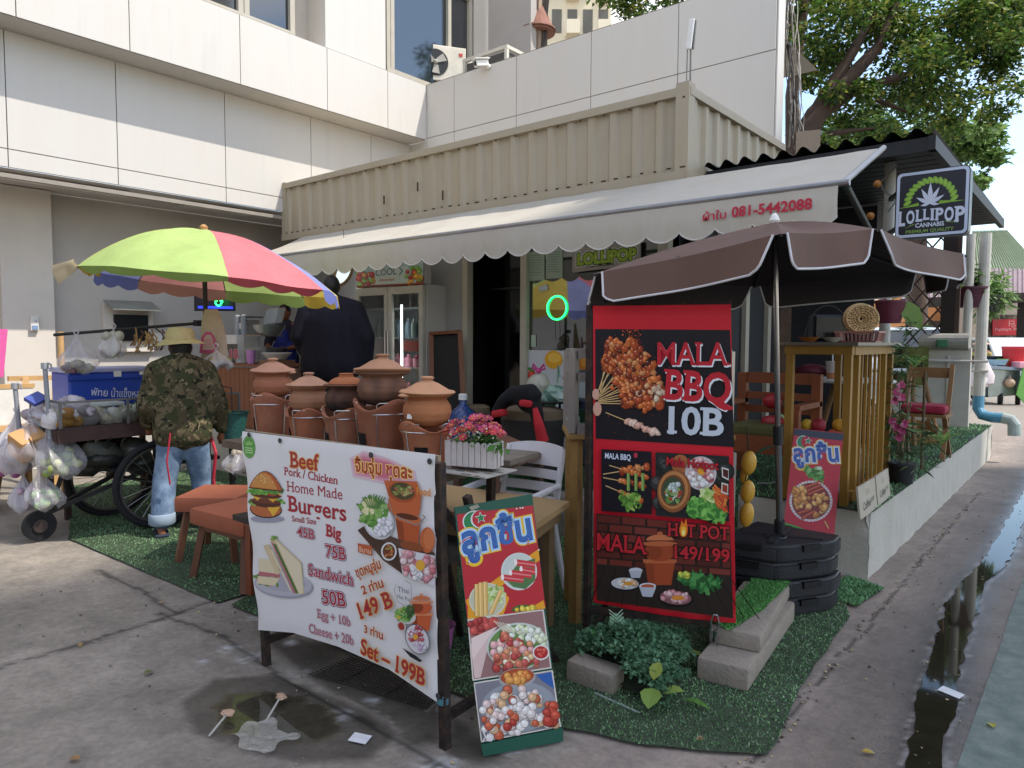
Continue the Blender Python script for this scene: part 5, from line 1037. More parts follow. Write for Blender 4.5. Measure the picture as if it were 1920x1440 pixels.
for a,b in(((800,930),(930,880)),((810,965),(960,905)),((820,1000),(985,935)),((720,1190),(840,1150)),((760,1240),(880,1170))):cv.line([a,b],34,'#5a1a16');cv.line([a,b],27,'#9c3a2a');cv.line([(a[0],a[1]-5),(b[0],b[1]-5)],9,'#bd6048')
cv.line([(990,1265),(1030,1340)],12,'#cfa86a');cv.fill([(580,1275),(700,1310),(830,1360),(890,1412),(575,1385)],'#3f8a35');
for k in range(24):cv.line([(600+k*11,1390),(585+k*10+random.uniform(-20,20),1290+k*4)],6,random.choice(['#2f7a2c','#4f9a40','#27662a']))
cv.build('print',t)
SKIN=mat('skin','#8a5a42',.55,var=.08,scale=20,spec=.3)
def person(name_label,loc,face,J,outfits,hair=None,skin=SKIN,group=None,extra=None,headturn=0,voxel=.014):
 """J: joint positions in local space (x right, y forward, z up). outfits: list of (part name, material, chains, voxel)"""
 rz=math.atan2(face[1],face[0])-math.pi/2
 t=thing('person',name_label,'person',loc,rz);W=WM[t.name]
 body=MB()
 hd=Vector(J['head']);nk=Vector(J['neck']);ch=Vector(J['chest']);pv=Vector(J['pelvis'])
 limb(body,[pv,(pv+ch)/2,ch,nk],[.13,.12,.125,.055]);limb(body,[nk,hd-Vector((0,0,.05))],[.055,.058])
 body.ell(hd,(.078,.096,.115));body.ell(hd+Vector((0,.085,-.012)),(.015,.02,.022));body.ell(hd+Vector((0,.05,-.07)),(.045,.045,.04))
 for s_ in(-1,1):body.ell(hd+Vector((s_*.08,0,-.005)),(.014,.025,.034));body.ell(hd+Vector((s_*.032,.078,.02)),(.02,.014,.012));limb(body,[ch+Vector((s_*.05,0,.09)),J['sh'][s_>0]],[.08,.06])
 body.ell(hd+Vector((0,.082,-.05)),(.026,.014,.012))
 for i in(0,1):
  limb(body,[J['sh'][i],J['el'][i],J['wr'][i]],[.052,.042,.028],10)
  wv=Vector(J['wr'][i]);d=(wv-Vector(J['el'][i])).normalized();sd_=d.cross(Vector((0,1,.2))).normalized();c_=wv+d*.05
  limb(body,[wv,c_+d*.02],[.027,.034],10)
  fwd=sd_.cross(d).normalized()*(1 if True else 1)
  for f in range(4):
   o=c_+d*.045+sd_*(f-1.5)*.019;L_=(.055,.068,.062,.048)[f];limb(body,[o,o+d*L_*.55+fwd*.012,o+d*L_*.8+fwd*.04],[.0095,.009,.008],8)
  th=c_-sd_*.03*(1 if i else-1);limb(body,[th,th+d*.035+fwd*.03,th+d*.06+fwd*.045],[.012,.0105,.009],8)
  limb(body,[J['hip'][i],J['kn'][i],J['an'][i]],[.085,.06,.04],10)
  an=Vector(J['an'][i]);limb(body,[an,an+Vector((0,.06,-.045)),an+Vector((0,.15,-.055))],[.04,.038,.028],10);body.ell(an+Vector((0,-.035,-.045)),(.034,.04,.035))
 r=fuse(body,'b',None,None,voxel,4);r.v=[tuple(W@Vector(p))for p in r.v];r.build('body',skin,t,smooth=True)
 for nm,m_,chains,vx,sm in outfits:
  b_=MB()
  for pts,rs in chains:
   if isinstance(rs,tuple):b_.ell(pts,rs)
   else:limb(b_,pts,rs,14)
  r=fuse(b_,nm,None,None,vx,sm);r.v=[tuple(W@Vector(p))for p in r.v];r.build(nm,m_,t,smooth=True)
 fm=mat('face_dark','#2a1a14',.6);b_=MB()
 for s_ in(-1,1):b_.ell(hd+Vector((s_*.032,.0905,.02)),(.012,.006,.006));b_.box(hd+Vector((s_*.033,.092,.042)),(.034,.008,.007))
 b_.v=[tuple(W@Vector(p))for p in b_.v];b_.build('eyes',fm,t)
 return t,W
def stand(h,spread=.1,sw=.2,lean=.0,arms=None):
 """relaxed standing joints for total height h"""
 k=h/1.7;z=lambda v:v*k
 J=dict(pelvis=(0,0,z(.93)),chest=(0,lean*.6,z(1.27)),neck=(0,lean*.9,z(1.44)),head=(0,lean*1.1+.02,z(1.57)),sh=[(-sw,lean*.8,z(1.37)),(sw,lean*.8,z(1.37))],el=[(-sw-.07,lean*.5,z(1.09)),(sw+.07,lean*.5,z(1.09))],wr=[(-sw-.08,.1,z(.86)),(sw+.08,.1,z(.86))],hip=[(-.09,0,z(.9)),(.09,0,z(.9))],kn=[(-spread,.02,z(.49)),(spread,.02,z(.49))],an=[(-spread-.01,0,.085),(spread+.01,0,.085)])
 return J
def camo():
 m=mat('camouflage_cloth','#4a4231',.9,var=.1,scale=20,spec=.15,bump=.1,bscale=200);t_=m.node_tree;N=t_.nodes;L_=t_.links;b_=N['Principled BSDF']
 tcn=N.new('ShaderNodeTexCoord');prev=None
 for k,(sc,lo,c)in enumerate(((9,.5,'#3a3d28'),(13,.55,'#5f5540'),(17,.6,'#24231b'),(22,.62,'#756a50'))):
  n=N.new('ShaderNodeTexNoise');n.noise_dimensions='4D';n.inputs['W'].default_value=k*7.3;n.inputs['Scale'].default_value=sc;n.inputs['Detail'].default_value=2.5;n.inputs['Distortion'].default_value=.8
  L_.new(tcn.outputs['Object'],n.inputs['Vector']);g=N.new('ShaderNodeMath');g.operation='GREATER_THAN';g.inputs[1].default_value=lo;L_.new(n.outputs['Fac'],g.inputs[0])
  mx_=N.new('ShaderNodeMix');mx_.data_type='RGBA';mx_.inputs['A'].default_value=(*lin('#4a4231'),1);mx_.inputs['B'].default_value=(*lin(c),1);L_.new(g.outputs[0],mx_.inputs['Factor'])
  if prev:L_.new(prev,mx_.inputs['A'])
  prev=mx_.outputs['Result']
 L_.new(prev,b_.inputs['Base Color']);return m
J=stand(1.6,.11,.18,.05);J['el']=[(-.255,.03,1.02),(.265,.0,1.03)];J['wr']=[(-.235,.22,.84),(.295,.1,.79)];J['an']=[(-.17,-.02,.075),(.17,.14,.075)];J['kn']=[(-.14,.03,.45),(.14,.1,.45)]
JEAN=mat('denim','#5f7691',.85,var=.35,scale=7,bump=.2,bscale=150,col2='#76899f')
cam_jacket=[([(0,-.01,.80),(0,.01,1.02),(0,.03,1.2),(0,.03,1.32)],[.14,.155,.17,.13]),([(-.09,0,.79),(-.095,.02,1.0),(-.1,.03,1.25)],[.13,.125,.12]),([(.09,0,.79),(.095,.02,1.0),(.1,.03,1.25)],[.13,.125,.12]),([(-.09,.03,1.33),(-.18,.04,1.29),(-.26,.03,1.02),(-.24,.19,.87)],[.085,.085,.072,.058]),([(.09,.03,1.33),(.18,.04,1.29),(.27,0,1.03),(.295,.09,.82)],[.085,.085,.072,.058]),([(0,.03,1.33),(0,.04,1.4)],[.1,.075])]
t,W=person('person in camouflage jacket, jeans and straw bucket hat seen from behind at the fruit cart',(-5.60,2.66,.012),(-.93,.36),J,[('jacket',camo(),cam_jacket,.016,6),('jeans',JEAN,[([(-.08,0,.84),(-.1,.02,.62),(-.14,.03,.42),(-.165,-.02,.13)],[.112,.1,.09,.086]),([(.08,0,.84),(.1,.04,.62),(.14,.1,.42),(.165,.13,.13)],[.112,.1,.09,.086]),([(-.07,0,.86),(.07,0,.86)],[.115,.115])],.014,5)])
m=MB()
for s_,y in((-.166,-.02),(.166,.132)):m.lathe([(.09,.09),(.098,.1),(.098,.17),(.09,.18)],(s_,y,0),18,wob=lambda r,z,a:(r*(1+.03*math.sin(a*5)),z),capb=False,capt=False)
m.v=[tuple(W@Vector(p))for p in m.v];m.build('jean_cuff',mat('denim_pale','#8f9fae',.85,var=.2),t,smooth=True)
hd=Vector(J['head']);m=MB();m.lathe([(.185,-.005),(.16,.012),(.112,.03),(.105,.09),(.085,.118),(.03,.125)],hd+Vector((0,0,.035)),28,wob=lambda r,z,a:(r,z-(.02*max(0,-math.cos(a*1))if r>.14 else 0)),capb=False);m.v=[tuple(W@Vector(p))for p in m.v]
m.build('straw_hat',mat('straw','#b3a377',.8,var=.15,scale=30,bump=.3,bscale=160),t,smooth=True)
m=MB();m.ell(hd+Vector((0,-.012,.0)),(.085,.098,.11),16,10);m.v=[tuple(W@(Vector(p)))for p in m.v if True];m.build('hair',mat('hair_black','#14100e',.6),t,smooth=True)
m=MB()
for i in(0,1):
 an=Vector(J['an'][i]);m.box((an.x,an.y+.05,.012),(.1,.27,.022),bev=.01)
m.v=[tuple(W@Vector(p))for p in m.v];m.build('sandals',mat('sandal_blue','#2a3345',.7),t)
m=MB();m.tube([(.2,.1,.80),(.24,.02,.62),(.22,.04,.4),(.235,.03,.28)],.014,6);m.tube([(-.1,-.14,.82),(-.13,-.15,.6),(-.11,-.14,.42)],.007,6);m.v=[tuple(W@Vector(p))for p in m.v];m.build('red_cord',mat('red_cord','#a52436',.7),t)
J=stand(1.8,.11,.23,.03);J['wr']=[(-.3,.18,.93),(.36,.06,.86)];J['el']=[(-.33,.0,1.14),(.36,-.03,1.13)]
DKC=mat('dark_wool','#23212b',.85,var=.15,scale=12,spec=.2,bump=.1,bscale=120)
p=onY(622,640,4.6)
t,W=person('large person in long dark jacket and black trousers seen from behind at the food counter',(p.x,4.6,PZ+.012),(-.72,.69),J,[('jacket',DKC,[([(0,0,.86),(0,.01,1.1),(0,.02,1.3),(0,.02,1.44)],[.22,.22,.22,.16]),([(-.17,0,.84),(-.15,.01,1.0),(-.13,.01,1.3)],[.165,.165,.16]),([(.17,0,.84),(.15,.01,1.0),(.13,.01,1.3)],[.165,.165,.16]),([(-.1,.02,1.46),(-.24,.02,1.42),(-.34,.0,1.14),(-.305,.16,.97)],[.11,.11,.09,.07]),([(.1,.02,1.46),(.24,.02,1.42),(.37,-.03,1.13),(.362,.05,.9)],[.11,.11,.09,.07]),([(0,.03,1.46),(0,.03,1.56)],[.1,.08])],.017,6),('trousers',mat('black_cloth','#0f0f12',.9,var=.1),[([(-.1,0,.9),(-.11,.02,.5),(-.12,0,.1)],[.14,.105,.09]),([(.1,0,.9),(.11,.02,.5),(.12,0,.1)],[.14,.105,.09])],.017,4),('shoes',mat('shoe_black','#0d0d0f',.6),[([(-.12,-.04,.05),(-.12,.14,.04)],[.055,.05]),([(.12,-.04,.05),(.12,.14,.04)],[.055,.05])],.014,3)])
m=MB();hd=Vector(J['head']);m.ell(hd+Vector((0,-.012,.015)),(.087,.1,.112),16,10);m.v=[tuple(W@Vector(q))for q in m.v];m.build('hair',mat('hair_black'),t,smooth=True)
J=stand(1.6,.1,.17,.02);J['el']=[(-.24,.06,1.02),(.24,.06,1.02)];J['wr']=[(-.12,.27,.98),(.12,.27,.98)]
p=onY(536,640,5.75)
t,W=person('vendor with tied dark hair in blue apron standing behind the wooden counter',(p.x,5.75,PZ+.012),(.6,-.8),J,[('shirt',mat('vendor_shirt','#2a2632',.85),[([(0,0,.9),(0,.01,1.1),(0,.01,1.26)],[.14,.14,.14]),([(-.08,.01,1.28),(-.18,.02,1.26),(-.24,.05,1.04)],[.075,.075,.06]),([(.08,.01,1.28),(.18,.02,1.26),(.24,.05,1.04)],[.075,.075,.06])],.014,5),('apron',mat('apron_blue','#1f2b78',.8,var=.1),[([(0,.06,.55),(0,.075,.9),(0,.085,1.2)],[.13,.12,.09]),([(-.08,.05,.6),(-.07,.06,1.0)],[.11,.1]),([(.08,.05,.6),(.07,.06,1.0)],[.11,.1])],.013,4),('trousers',mat('black_cloth'),[([(-.08,0,.85),(-.1,.02,.45),(-.11,0,.1)],[.11,.085,.07]),([(.08,0,.85),(.1,.02,.45),(.11,0,.1)],[.11,.085,.07])],.016,4)])
m=MB();hd=Vector(J['head']);m.ell(hd+Vector((0,-.02,.03)),(.086,.095,.1),16,10);m.ell(hd+Vector((0,-.1,.06)),.04,10,8);m.v=[tuple(W@Vector(q))for q in m.v];m.build('hair',mat('hair_black'),t,smooth=True)
J=stand(1.62,.1,.18,.06);J['wr']=[(-.2,.3,.98),(.2,.3,.98)];p=far(1838,19.2)
t,W=person('distant person in pale yellow shirt and wide straw hat tending the lane food cart',tuple(p),(.5,-.86),J,[('shirt',mat('yellow_shirt','#a89a5c',.85),[([(0,0,.85),(0,.02,1.25)],[.16,.16]),([(-.1,.02,1.3),(-.2,.05,1.26),(-.25,.1,1.05)],[.08,.08,.065]),([(.1,.02,1.3),(.2,.05,1.26),(.25,.1,1.05)],[.08,.08,.065])],.02,4),('apron',mat('apron_dark','#1d2624',.8),[([(0,.07,.6),(0,.09,1.1)],[.15,.13])],.02,3),('trousers',mat('black_cloth'),[([(-.08,0,.85),(-.1,.02,.45),(-.11,0,.1)],[.11,.085,.07]),([(.08,0,.85),(.1,.02,.45),(.11,0,.1)],[.11,.085,.07])],.02,3)],voxel=.02)
m=MB();hd=Vector(J['head']);m.lathe([(.23,0),(.12,.05),(.1,.12),(.04,.15)],hd+Vector((0,0,.03)),22,capb=False);m.v=[tuple(W@Vector(q))for q in m.v];m.build('straw_hat',mat('straw_pink','#b08a76',.8),t,smooth=True)
m=MB();m.ell(hd+Vector((0,-.02,.0)),(.084,.098,.11),14,8);m.v=[tuple(W@Vector(q))for q in m.v];m.build('hair',mat('hair_black'),t,smooth=True)
def rainbow():
 c=onD(382,432,6.05);t=thing('market_umbrella','large rainbow market umbrella of red, green, yellow and blue panels shading the fruit cart','umbrella',(c.x,c.y,.8))
 cols=['#c9505c','#9fbf57','#c9b13c','#b8a890','#8f9fcf','#c9505c','#9fbf57','#d2b93a']
 R0,drop=1.12,.44;BND=[8,52,80,125,170,215,248,284,368]
 view=math.atan2(-c.y,-c.x);names=['red','blue','yellow','green','pink','blue','yellow','green']
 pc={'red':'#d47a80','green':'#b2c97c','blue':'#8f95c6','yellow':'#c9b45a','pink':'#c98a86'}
 FAB=mat('umbrella_cloth',rough=.75,var=.14,scale=4,vcol=True,thin=.35,spec=.2)
 def rim(a):return R0*(1-.17*max(0,-math.sin(a-view)))*(1-.045*(1-abs(math.cos(4*(a-view-R_(8))))))
 def pos(a,f):
  r=rim(a)*f;sag=-.05*math.sin(math.pi*min(1,f))*abs(math.sin(4*(a-view-R_(8))));tilt=.09*f*math.cos(a-view-R_(75))
  return Vector((c.x+r*math.cos(a),c.y+r*math.sin(a),c.z-drop*(f**2.1)+sag*.3-tilt+.012*mnoise.noise((a*3,f*4,1))*f))
 for k in range(8):
  a0=view+R_(BND[k]);da=R_(BND[k+1]-BND[k]);m=MB();m.col=lin(pc[names[k]])
  m.grid(lambda i,j:pos(a0+i*da,.02+.98*j),14,16);o=m.build('canopy_panel',FAB,t,smooth=True);o['label']=names[k]+' canopy panel'
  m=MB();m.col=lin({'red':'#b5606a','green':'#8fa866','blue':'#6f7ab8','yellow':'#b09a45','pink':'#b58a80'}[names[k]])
  def vl(i,j):
   a=a0+i*da;p=pos(a,1);d=Vector((math.cos(a),math.sin(a),0));fl=.25*mnoise.noise((a*4,3,1));return p+d*((.02 if k in(1,2,3,4,5)else-.05)+fl*.06)*j+Vector((0,0,-((.085 if k in(1,2,3,4,5)else .03)+.03*abs(math.sin(i*math.pi*3)))*j))
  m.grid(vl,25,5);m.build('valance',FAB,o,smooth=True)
  m=MB();m.tube([pos(a0,f)+Vector((0,0,-.012))for f in np.linspace(.05,1,8)],.005,5);m.build('rib',mat('rib_steel','#7a7570',.5,metal=.4),t)
 m=MB();m.tube([(c.x,c.y,.55),(c.x,c.y,c.z-.02)],.02,10);m.build('pole',mat('pole_black','#201f22',.5),t)
 m=MB();m.lathe([(.03,0),(.035,.03),(.012,.05)],c,12,col='#a57a4a');m.build('cap',PAINT,t)
 a=view-R_(80);p=pos(a,1.0);q=onD(104,512,(p-EYE).dot(FW));m=MB();m.col=lin('#b5a88c');m.grid(lambda i,j:p.lerp(q,i)+Vector((.02*math.sin(i*5),.02*math.cos(j*4),.06*j-.09*i*(1-j))),8,6);m.build('loose_flap',FAB,t,smooth=True)
 return c
UC=rainbow()
WD_D=mat('dark_cart_wood','#3f2a26',.75,var=.3,scale=10)
IRON=mat('black_iron','#1b191a',.6,var=.2)
CP=mat('cart_glass_rim','#6d6a68',.5,metal=.3)
base=Vector((-6.25,2.5,0));t=thing('fruit_cart','fruit vendor push cart with glass case, two spoked wheels and a small front castor','cart',tuple(base));
cx0,cx1,cy0,cy1=-6.62,-5.98,1.92,3.35
m=MB();m.box(((cx0+cx1)/2,(cy0+cy1)/2,.86),(cx1-cx0,cy1-cy0,.05));m.box((cx1,(cy0+cy1)/2,.82),(.05,cy1-cy0+.04,.09));m.box((cx0,(cy0+cy1)/2,.82),(.05,cy1-cy0+.04,.09));m.box(((cx0+cx1)/2,cy0,.82),(cx1-cx0-.05,.05,.088));m.build('tray',WD_D,t)
GLS=glass('case_glass','#d8dcd9',.03)
m=MB();m.quad((cx1,cy0,.885),(cx1,cy1,.885),(cx1,cy1,1.07),(cx1,cy0,1.07));m.quad((cx0,cy0,.885),(cx1,cy0,.885),(cx1,cy0,1.07),(cx0,cy0,1.07));m.build('glass_case',GLS,t)
m=MB();
for y in(cy0,cy0+.48,cy0+.95,cy1):m.box((cx1+.004,y,.98),(.018,.018,.2))
m.box((cx1+.004,(cy0+cy1)/2,1.075),(.02,cy1-cy0,.016));m.box(((cx0+cx1)/2,cy0,1.076),(cx1-cx0,.02,.016));m.box((cx0,cy0,.98),(.018,.018,.2));m.build('case_frame',CP,t)
def spoked(ctr,r,ax,name='spoked_wheel'):
 ctr=Vector(ctr);ax=Vector(ax).normalized();u=ax.cross(Vector((0,0,1))).normalized();v=u.cross(ax)
 m=MB();m.tube([ctr+u*r*math.cos(a)+v*r*math.sin(a)for a in np.linspace(0,2*math.pi,40)[:-1]],.026,9,closed=True);wl=m.build(name,mat('tyre'),t)
 m=MB();m.tube([ctr+u*(r-.035)*math.cos(a)+v*(r-.035)*math.sin(a)for a in np.linspace(0,2*math.pi,40)[:-1]],.013,6,closed=True);m.build('rim',mat('rim_rust','#5c5652',.5,metal=.6,var=.3),wl)
 m=MB()
 for k in range(24):
  a=k*2*math.pi/24;b_=a+(.5 if k%2 else-.5);m.tube([ctr+ax*(.02 if k%2 else-.02)+(u*math.cos(b_)+v*math.sin(b_))*.03,ctr+(u*math.cos(a)+v*math.sin(a))*(r-.04)],.0022,4,cap=False)
 m.build('spokes',mat('spoke_steel','#8a8886',.3,metal=.8),wl);m=MB();m.tube([ctr-ax*.05,ctr+ax*.05],.03,10);m.build('hub',IRON,wl)
spoked((-5.92,2.62,.365),.34,(.96,-.1,0));spoked((-6.66,2.52,.365),.34,(.96,-.1,0))
m=MB();m.tube([(-6.66,2.52,.365),(-5.92,2.62,.365)],.016,8);m.build('axle',IRON,t)
m=MB();m.bar((-6.0,2.62,.365),(-6.02,2.62,.8),.03);m.bar((-6.6,2.52,.365),(-6.58,2.52,.8),.03);m.bar((-6.02,3.3,.8),(-6.02,3.3,.12),.04);m.bar((-6.58,3.3,.8),(-6.58,3.3,.12),.04)
m.bar((-6.1,2.7,.5),(-6.22,1.86,.2),.03);m.bar((-6.45,2.7,.5),(-6.24,1.86,.2),.03);m.bar((-6.1,2.05,.8),(-6.2,1.9,.22),.028);m.box((-6.3,2.75,.5),(.5,.9,.03));m.build('under_frame',IRON,t)
m=MB();m.tube([(-6.235,1.83,.125),(-6.195,1.83,.125)],.115,22);c_=m.build('castor',mat('tyre'),t);m=MB();m.tube([(-6.25,1.83,.125),(-6.18,1.83,.125)],.05,14);m.build('rim',mat('castor_rim','#3a2f2b',.6),c_)
GREYP=mat('grey_pipe','#8b8d92',.45,var=.08)
def hookpost(px,ytop,X,zb,nm):
 p=onX(px,ytop,X);m=MB();m.tube([(p.x,p.y+.02,zb),(p.x,p.y,p.z)],.017,9);m.tube([(p.x,p.y,p.z-.03),(p.x,p.y,p.z+.015)],.026,9);q=p+Vector((.0,.0,-.005));s_=RT*.03
 m.tube([q,q+s_*.7+Vector((0,0,.02)),q+s_*1.5+Vector((0,0,.008)),q+s_*1.7+Vector((0,0,-.03))],.007,6);m.build('hook_post',GREYP,t);return p
HP1=hookpost(84,684,-6.12,.8,'');HP2=hookpost(28,722,-6.5,.8,'')
a,b=onD(101,628,5.9),onD(372,606,6.05);t2=thing('hanging_bar','dark horizontal pipe clamped to the rainbow umbrella pole above the fruit cart','pipe',tuple(b))
m=MB();m.tube([a,b],.013,8);m.build('pipe',IRON,t2);m=MB();m.box(b,(.06,.06,.05));m.build('clamp',IRON,t2)
PLASTIC=mat('thin_plastic','#c9c6cc',.25,var=.1,alpha=.33,spec=.6);PLW=mat('milky_plastic','#cfcbd0',.35,var=.12,alpha=.62,spec=.5)
def bag(px,py_top,px_b,py_b,d,wpx,label,fill,m_=None,fillh=.4,nm='plastic_bag',bandcol=None,):
 k=d/FOC;top=onD(px,py_top,d);bot=onD(px_b,py_b,d);H_=(top-bot).length;r=wpx*k/2
 t3=thing(nm,label,'bag',tuple(bot));m=MB();ph=random.uniform(0,6)
 def pos(i,j):
  prof=[.55,.92,1.0,.97,.86,.68,.48,.28,.12,.05];f=j*(len(prof)-1);i0=min(int(f),len(prof)-2);rr_=prof[i0]+(prof[i0+1]-prof[i0])*(f-i0);a=i*2*math.pi
  rr_*=r*(1+(.08+.1*j)*math.sin(a*7+ph+j*3)+.06*mnoise.noise((math.cos(a)*2,math.sin(a)*2,j*5+ph)));c_=bot.lerp(top,j)
  return c_+Vector((math.cos(a)*rr_,math.sin(a)*rr_,.02*math.sin(a*3+ph)*(1-j)))
 m.grid(pos,40,24);m.build('film',m_ or PLASTIC,t3,smooth=True)
 m=MB()
 for s_ in(-1,1):m.tube([top,top+RT*.02*s_+Vector((0,0,.03)),top+Vector((0,0,.055))],.006,5)
 m.build('handle',PLW,t3)
 if fill:
  m=MB();cols,n,sz=fill
  for q in range(n):
   a=random.uniform(0,6.28);rr_=r*.72*random.random()**.5;z=H_*fillh*random.uniform(.12,1);c_=bot+(top-bot).normalized()*z;m.ell(c_+Vector((math.cos(a)*rr_,math.sin(a)*rr_,0)),(sz*random.uniform(.7,1.2),sz*.8,sz*random.uniform(.5,1)),10,7,random.choice(cols),Euler((random.random()*3,random.random()*3,0)).to_matrix())
  m.build('contents',PAINT,t3,smooth=True)
 return t3
bag(92,785,122,892,5.45,78,'clear plastic bag of pale green fruit hanging on the taller hook post',(['#9aa854','#b5c070','#7d9342','#c5c98a'],26,.04),fillh=.45)
bag(72,880,90,952,5.42,62,'clear plastic bag of green limes hanging lowest on the cart front',(['#6f9a45','#86b05a','#a5c07a'],20,.03),fillh=.45)
bag(30,775,22,890,5.6,80,'pinkish plastic bag of purple produce at the left frame edge on the shorter post',(['#8a4a78','#a0608c','#74406a'],24,.045),PLW,.5)
bag(44,888,44,958,5.6,46,'milky narrow plastic bag hanging below the purple one',(['#c2a3b5','#b592a8'],10,.035),PLW,.6)
p=onD(52,832,5.4);t3=thing('paper_bag','tan paper bag with dark print hanging on the hook post among the plastic bags','bag',tuple(p));m=MB();m.box(p,(.17,.2,.2),(.35,.5,.4),'#b98550',bev=.02);o=m.build('bag',mat('kraft_paper','#b5895a',.75,var=.12,bump=.3,bscale=30),t3,smooth=True)
q=p+(EYE-p).normalized()*.115;m=MB()
for k in range(4):m.bar(q+RT*(.01+.012*k)+UP*(.045-.012*(k%2)),q+RT*(.02+.012*k)+UP*(-.01-.02*(k%2)),.006,.004,col='#3a2c22')
m.build('print',PAINT,t3)
bag(57,780,52,868,5.42,82,'thin clear plastic bag around the tan paper bag',None)
bag(143,630,148,698,5.9,66,'clear bag with dark red herbs hanging at the left end of the dark pipe',(['#6a5a48','#7d7f55','#5a3f48','#86805f'],26,.03),fillh=.28)
bag(213,618,210,668,5.95,44,'round milky bag hanging on the dark pipe left of the straw hat',(['#b5b3a8','#a8a69c'],8,.05),PLW,.8)
p=onD(272,640,5.98);t3=thing('hook_bunch','bunch of brown hooks and cords hanging on the dark pipe beside the hat','hooks',tuple(p));m=MB()
for k in range(24):a=random.uniform(0,6.28);q=p+RT*random.gauss(0,.06)+Vector((0,0,random.uniform(.02,.12)));e=q+RT*random.gauss(0,.05)+Vector((0,0,-random.uniform(.05,.16)));m.tube([q,(q+e)/2+RT*.02,e,e+RT*.02+Vector((0,0,.02))],.007,5,col=random.choice(['#6a4a32','#8a6a45','#4a3428','#a5854f']))
m.build('hooks',PAINT,t3)
def heap(name,label,cat,c,r,n,cols,sz,m_,group=None):
 c=Vector(c);t3=thing(name,label,cat,tuple(c),0,group);m=MB()
 for k in range(n):
  a=random.uniform(0,6.28);rr_=r[0]*random.random()**.5;z=r[2]*random.random()*(1-.7*rr_/r[0]);m.ell(c+Vector((math.cos(a)*rr_,math.sin(a)*rr_*r[1]/r[0],z)),(sz*random.uniform(.7,1.3),sz*random.uniform(.6,1),sz*random.uniform(.45,.8)),12,8,random.choice(cols),Euler((random.random(),random.random(),random.random()*3)).to_matrix(),jit=.12)
 m.build('heap',m_,t3,smooth=True);return t3
WRAP=mat('crumpled_wrap',rough=.4,var=.15,scale=20,vcol=True,bump=.5,bscale=60,spec=.6)
heap('snack_pack_heap','heap of pale crumpled plastic packs piled on the front end of the fruit cart','packs',onX(125,775,-6.3)+Vector((0,0,-.06)),(.27,.22,.24),40,['#b5adb2','#a59da5','#c5bfc0','#9a8f94','#b08a62','#c9c2bd'],.085,WRAP)
m=MB();p=onX(68,748,-6.2);m.box(p,(.1,.12,.03),(.4,.5,.6),'#3a4a8f');tag(m.build('blue_packet',PAINT),'small blue packet on the heap of crumpled packs','packet')
heap('noodle_bags','white folded packs stacked inside the glass case front','packs',(-6.12,2.32,.9),(.1,.2,.12),14,['#bdb5a8','#c9c2b8','#aaa297'],.07,WRAP)
heap('crackers','orange brown waffle crackers inside the glass case at its front corner','crackers',(-6.1,2.02,.9),(.08,.09,.12),14,['#a8743a','#b5853f','#8f5f30'],.05,PAINT)
t3=thing('watermelon','dark green sliced watermelon with red flesh behind the cart glass','watermelon',(-6.15,2.66,.89));m=MB();m.ell((-6.15,2.62,.97),(.09,.14,.085),18,12,'#2a4a26');m.build('rind',PAINT,t3,smooth=True);m=MB();m.ell((-6.1,2.74,.97),(.07,.06,.085),16,10,'#a83038');m.box((-6.045,2.52,.96),(.02,.05,.13),(0,0,.3),'#b03540');m.build('flesh',PAINT,t3,smooth=True)
for k,(y,z,c,lb)in enumerate(((2.86,.93,'#7d9a3f','green mango lying lower in the glass case beside the watermelon'),(2.9,1.02,'#8aa648','green mango lying on top of the other one in the case'))):
 m=MB();m.ell((-6.08,y,z),(.05,.065,.05),14,10,c);tag(m.build('mango',PAINT,smooth=True),lb,'mango','mangoes in the glass case')
heap('food_packs','white packs with orange fruit heaped on the cart above the watermelon','packs',onX(245,768,-6.2)+Vector((0,0,-.03)),(.2,.2,.1),18,['#c9c5bd','#b8b5ad','#c08a3f','#d0cdc5'],.06,WRAP)
m=MB();p=onX(185,757,-6.25);m.box(p,(.24,.3,.03),(0,0,.1),'#c5c9cc',bev=.01);tag(m.build('white_tray',PAINT),'flat white tray lying on the cart top in front of the blue cooler','tray')
heap('bin_bag','dark see-through rubbish bag slung under the fruit cart','bag',(-6.35,2.35,.52),(.22,.3,.2),10,['#3a3b36','#45463f','#2d2e2a'],.16,WRAP)
p0,p1=onX(128,722,-6.8),onX(292,722,-6.8);t3=thing('cooler_box','large blue ice box with white lid and white lettering behind the fruit cart','cooler',(-7.0,(p0.y+p1.y)/2,1.0));BLU=mat('blue_plastic','#2143a8',.4,var=.1,scale=4)
zc0,zc1=onX(200,758,-6.8).z-.05,onX(200,697,-6.8).z;yc=(p0.y+p1.y)/2;wc=p1.y-p0.y;hc=zc1-zc0
m=MB();m.box((-7.0,yc,(zc0+zc1)/2),(.42,wc,hc),bev=.02);m.box((-6.8,yc,zc1-.045),(.05,wc+.02,.05),bev=.01);m.build('body',BLU,t3)
m=MB();m.box((-7.0,yc,zc1+.016),(.46,wc+.03,.04),bev=.012);m.build('lid',mat('lid_lilac','#9fa3c9',.4),t3)
m=MB();m.box((-6.772,yc+.02,zc1-.02),(.02,.06,.05));m.box((-6.772,yc+.26,zc1-.02),(.02,.1,.03));m.build('latch',mat('white_plastic'),t3)
cv=Canvas((-6.785,p0.y,zc0),(0,1,0),(0,0,1),(1,0,0),base=.004);cv.text('พัทย',(170,741),(201,743),15,'#c9cfe0',bold=.01,capref=None);cv.text('น้ำแข็งหลอด',(208,744),(278,746),18,'#c9cfe0',bold=.005,capref=None);cv.build('lettering',t3)
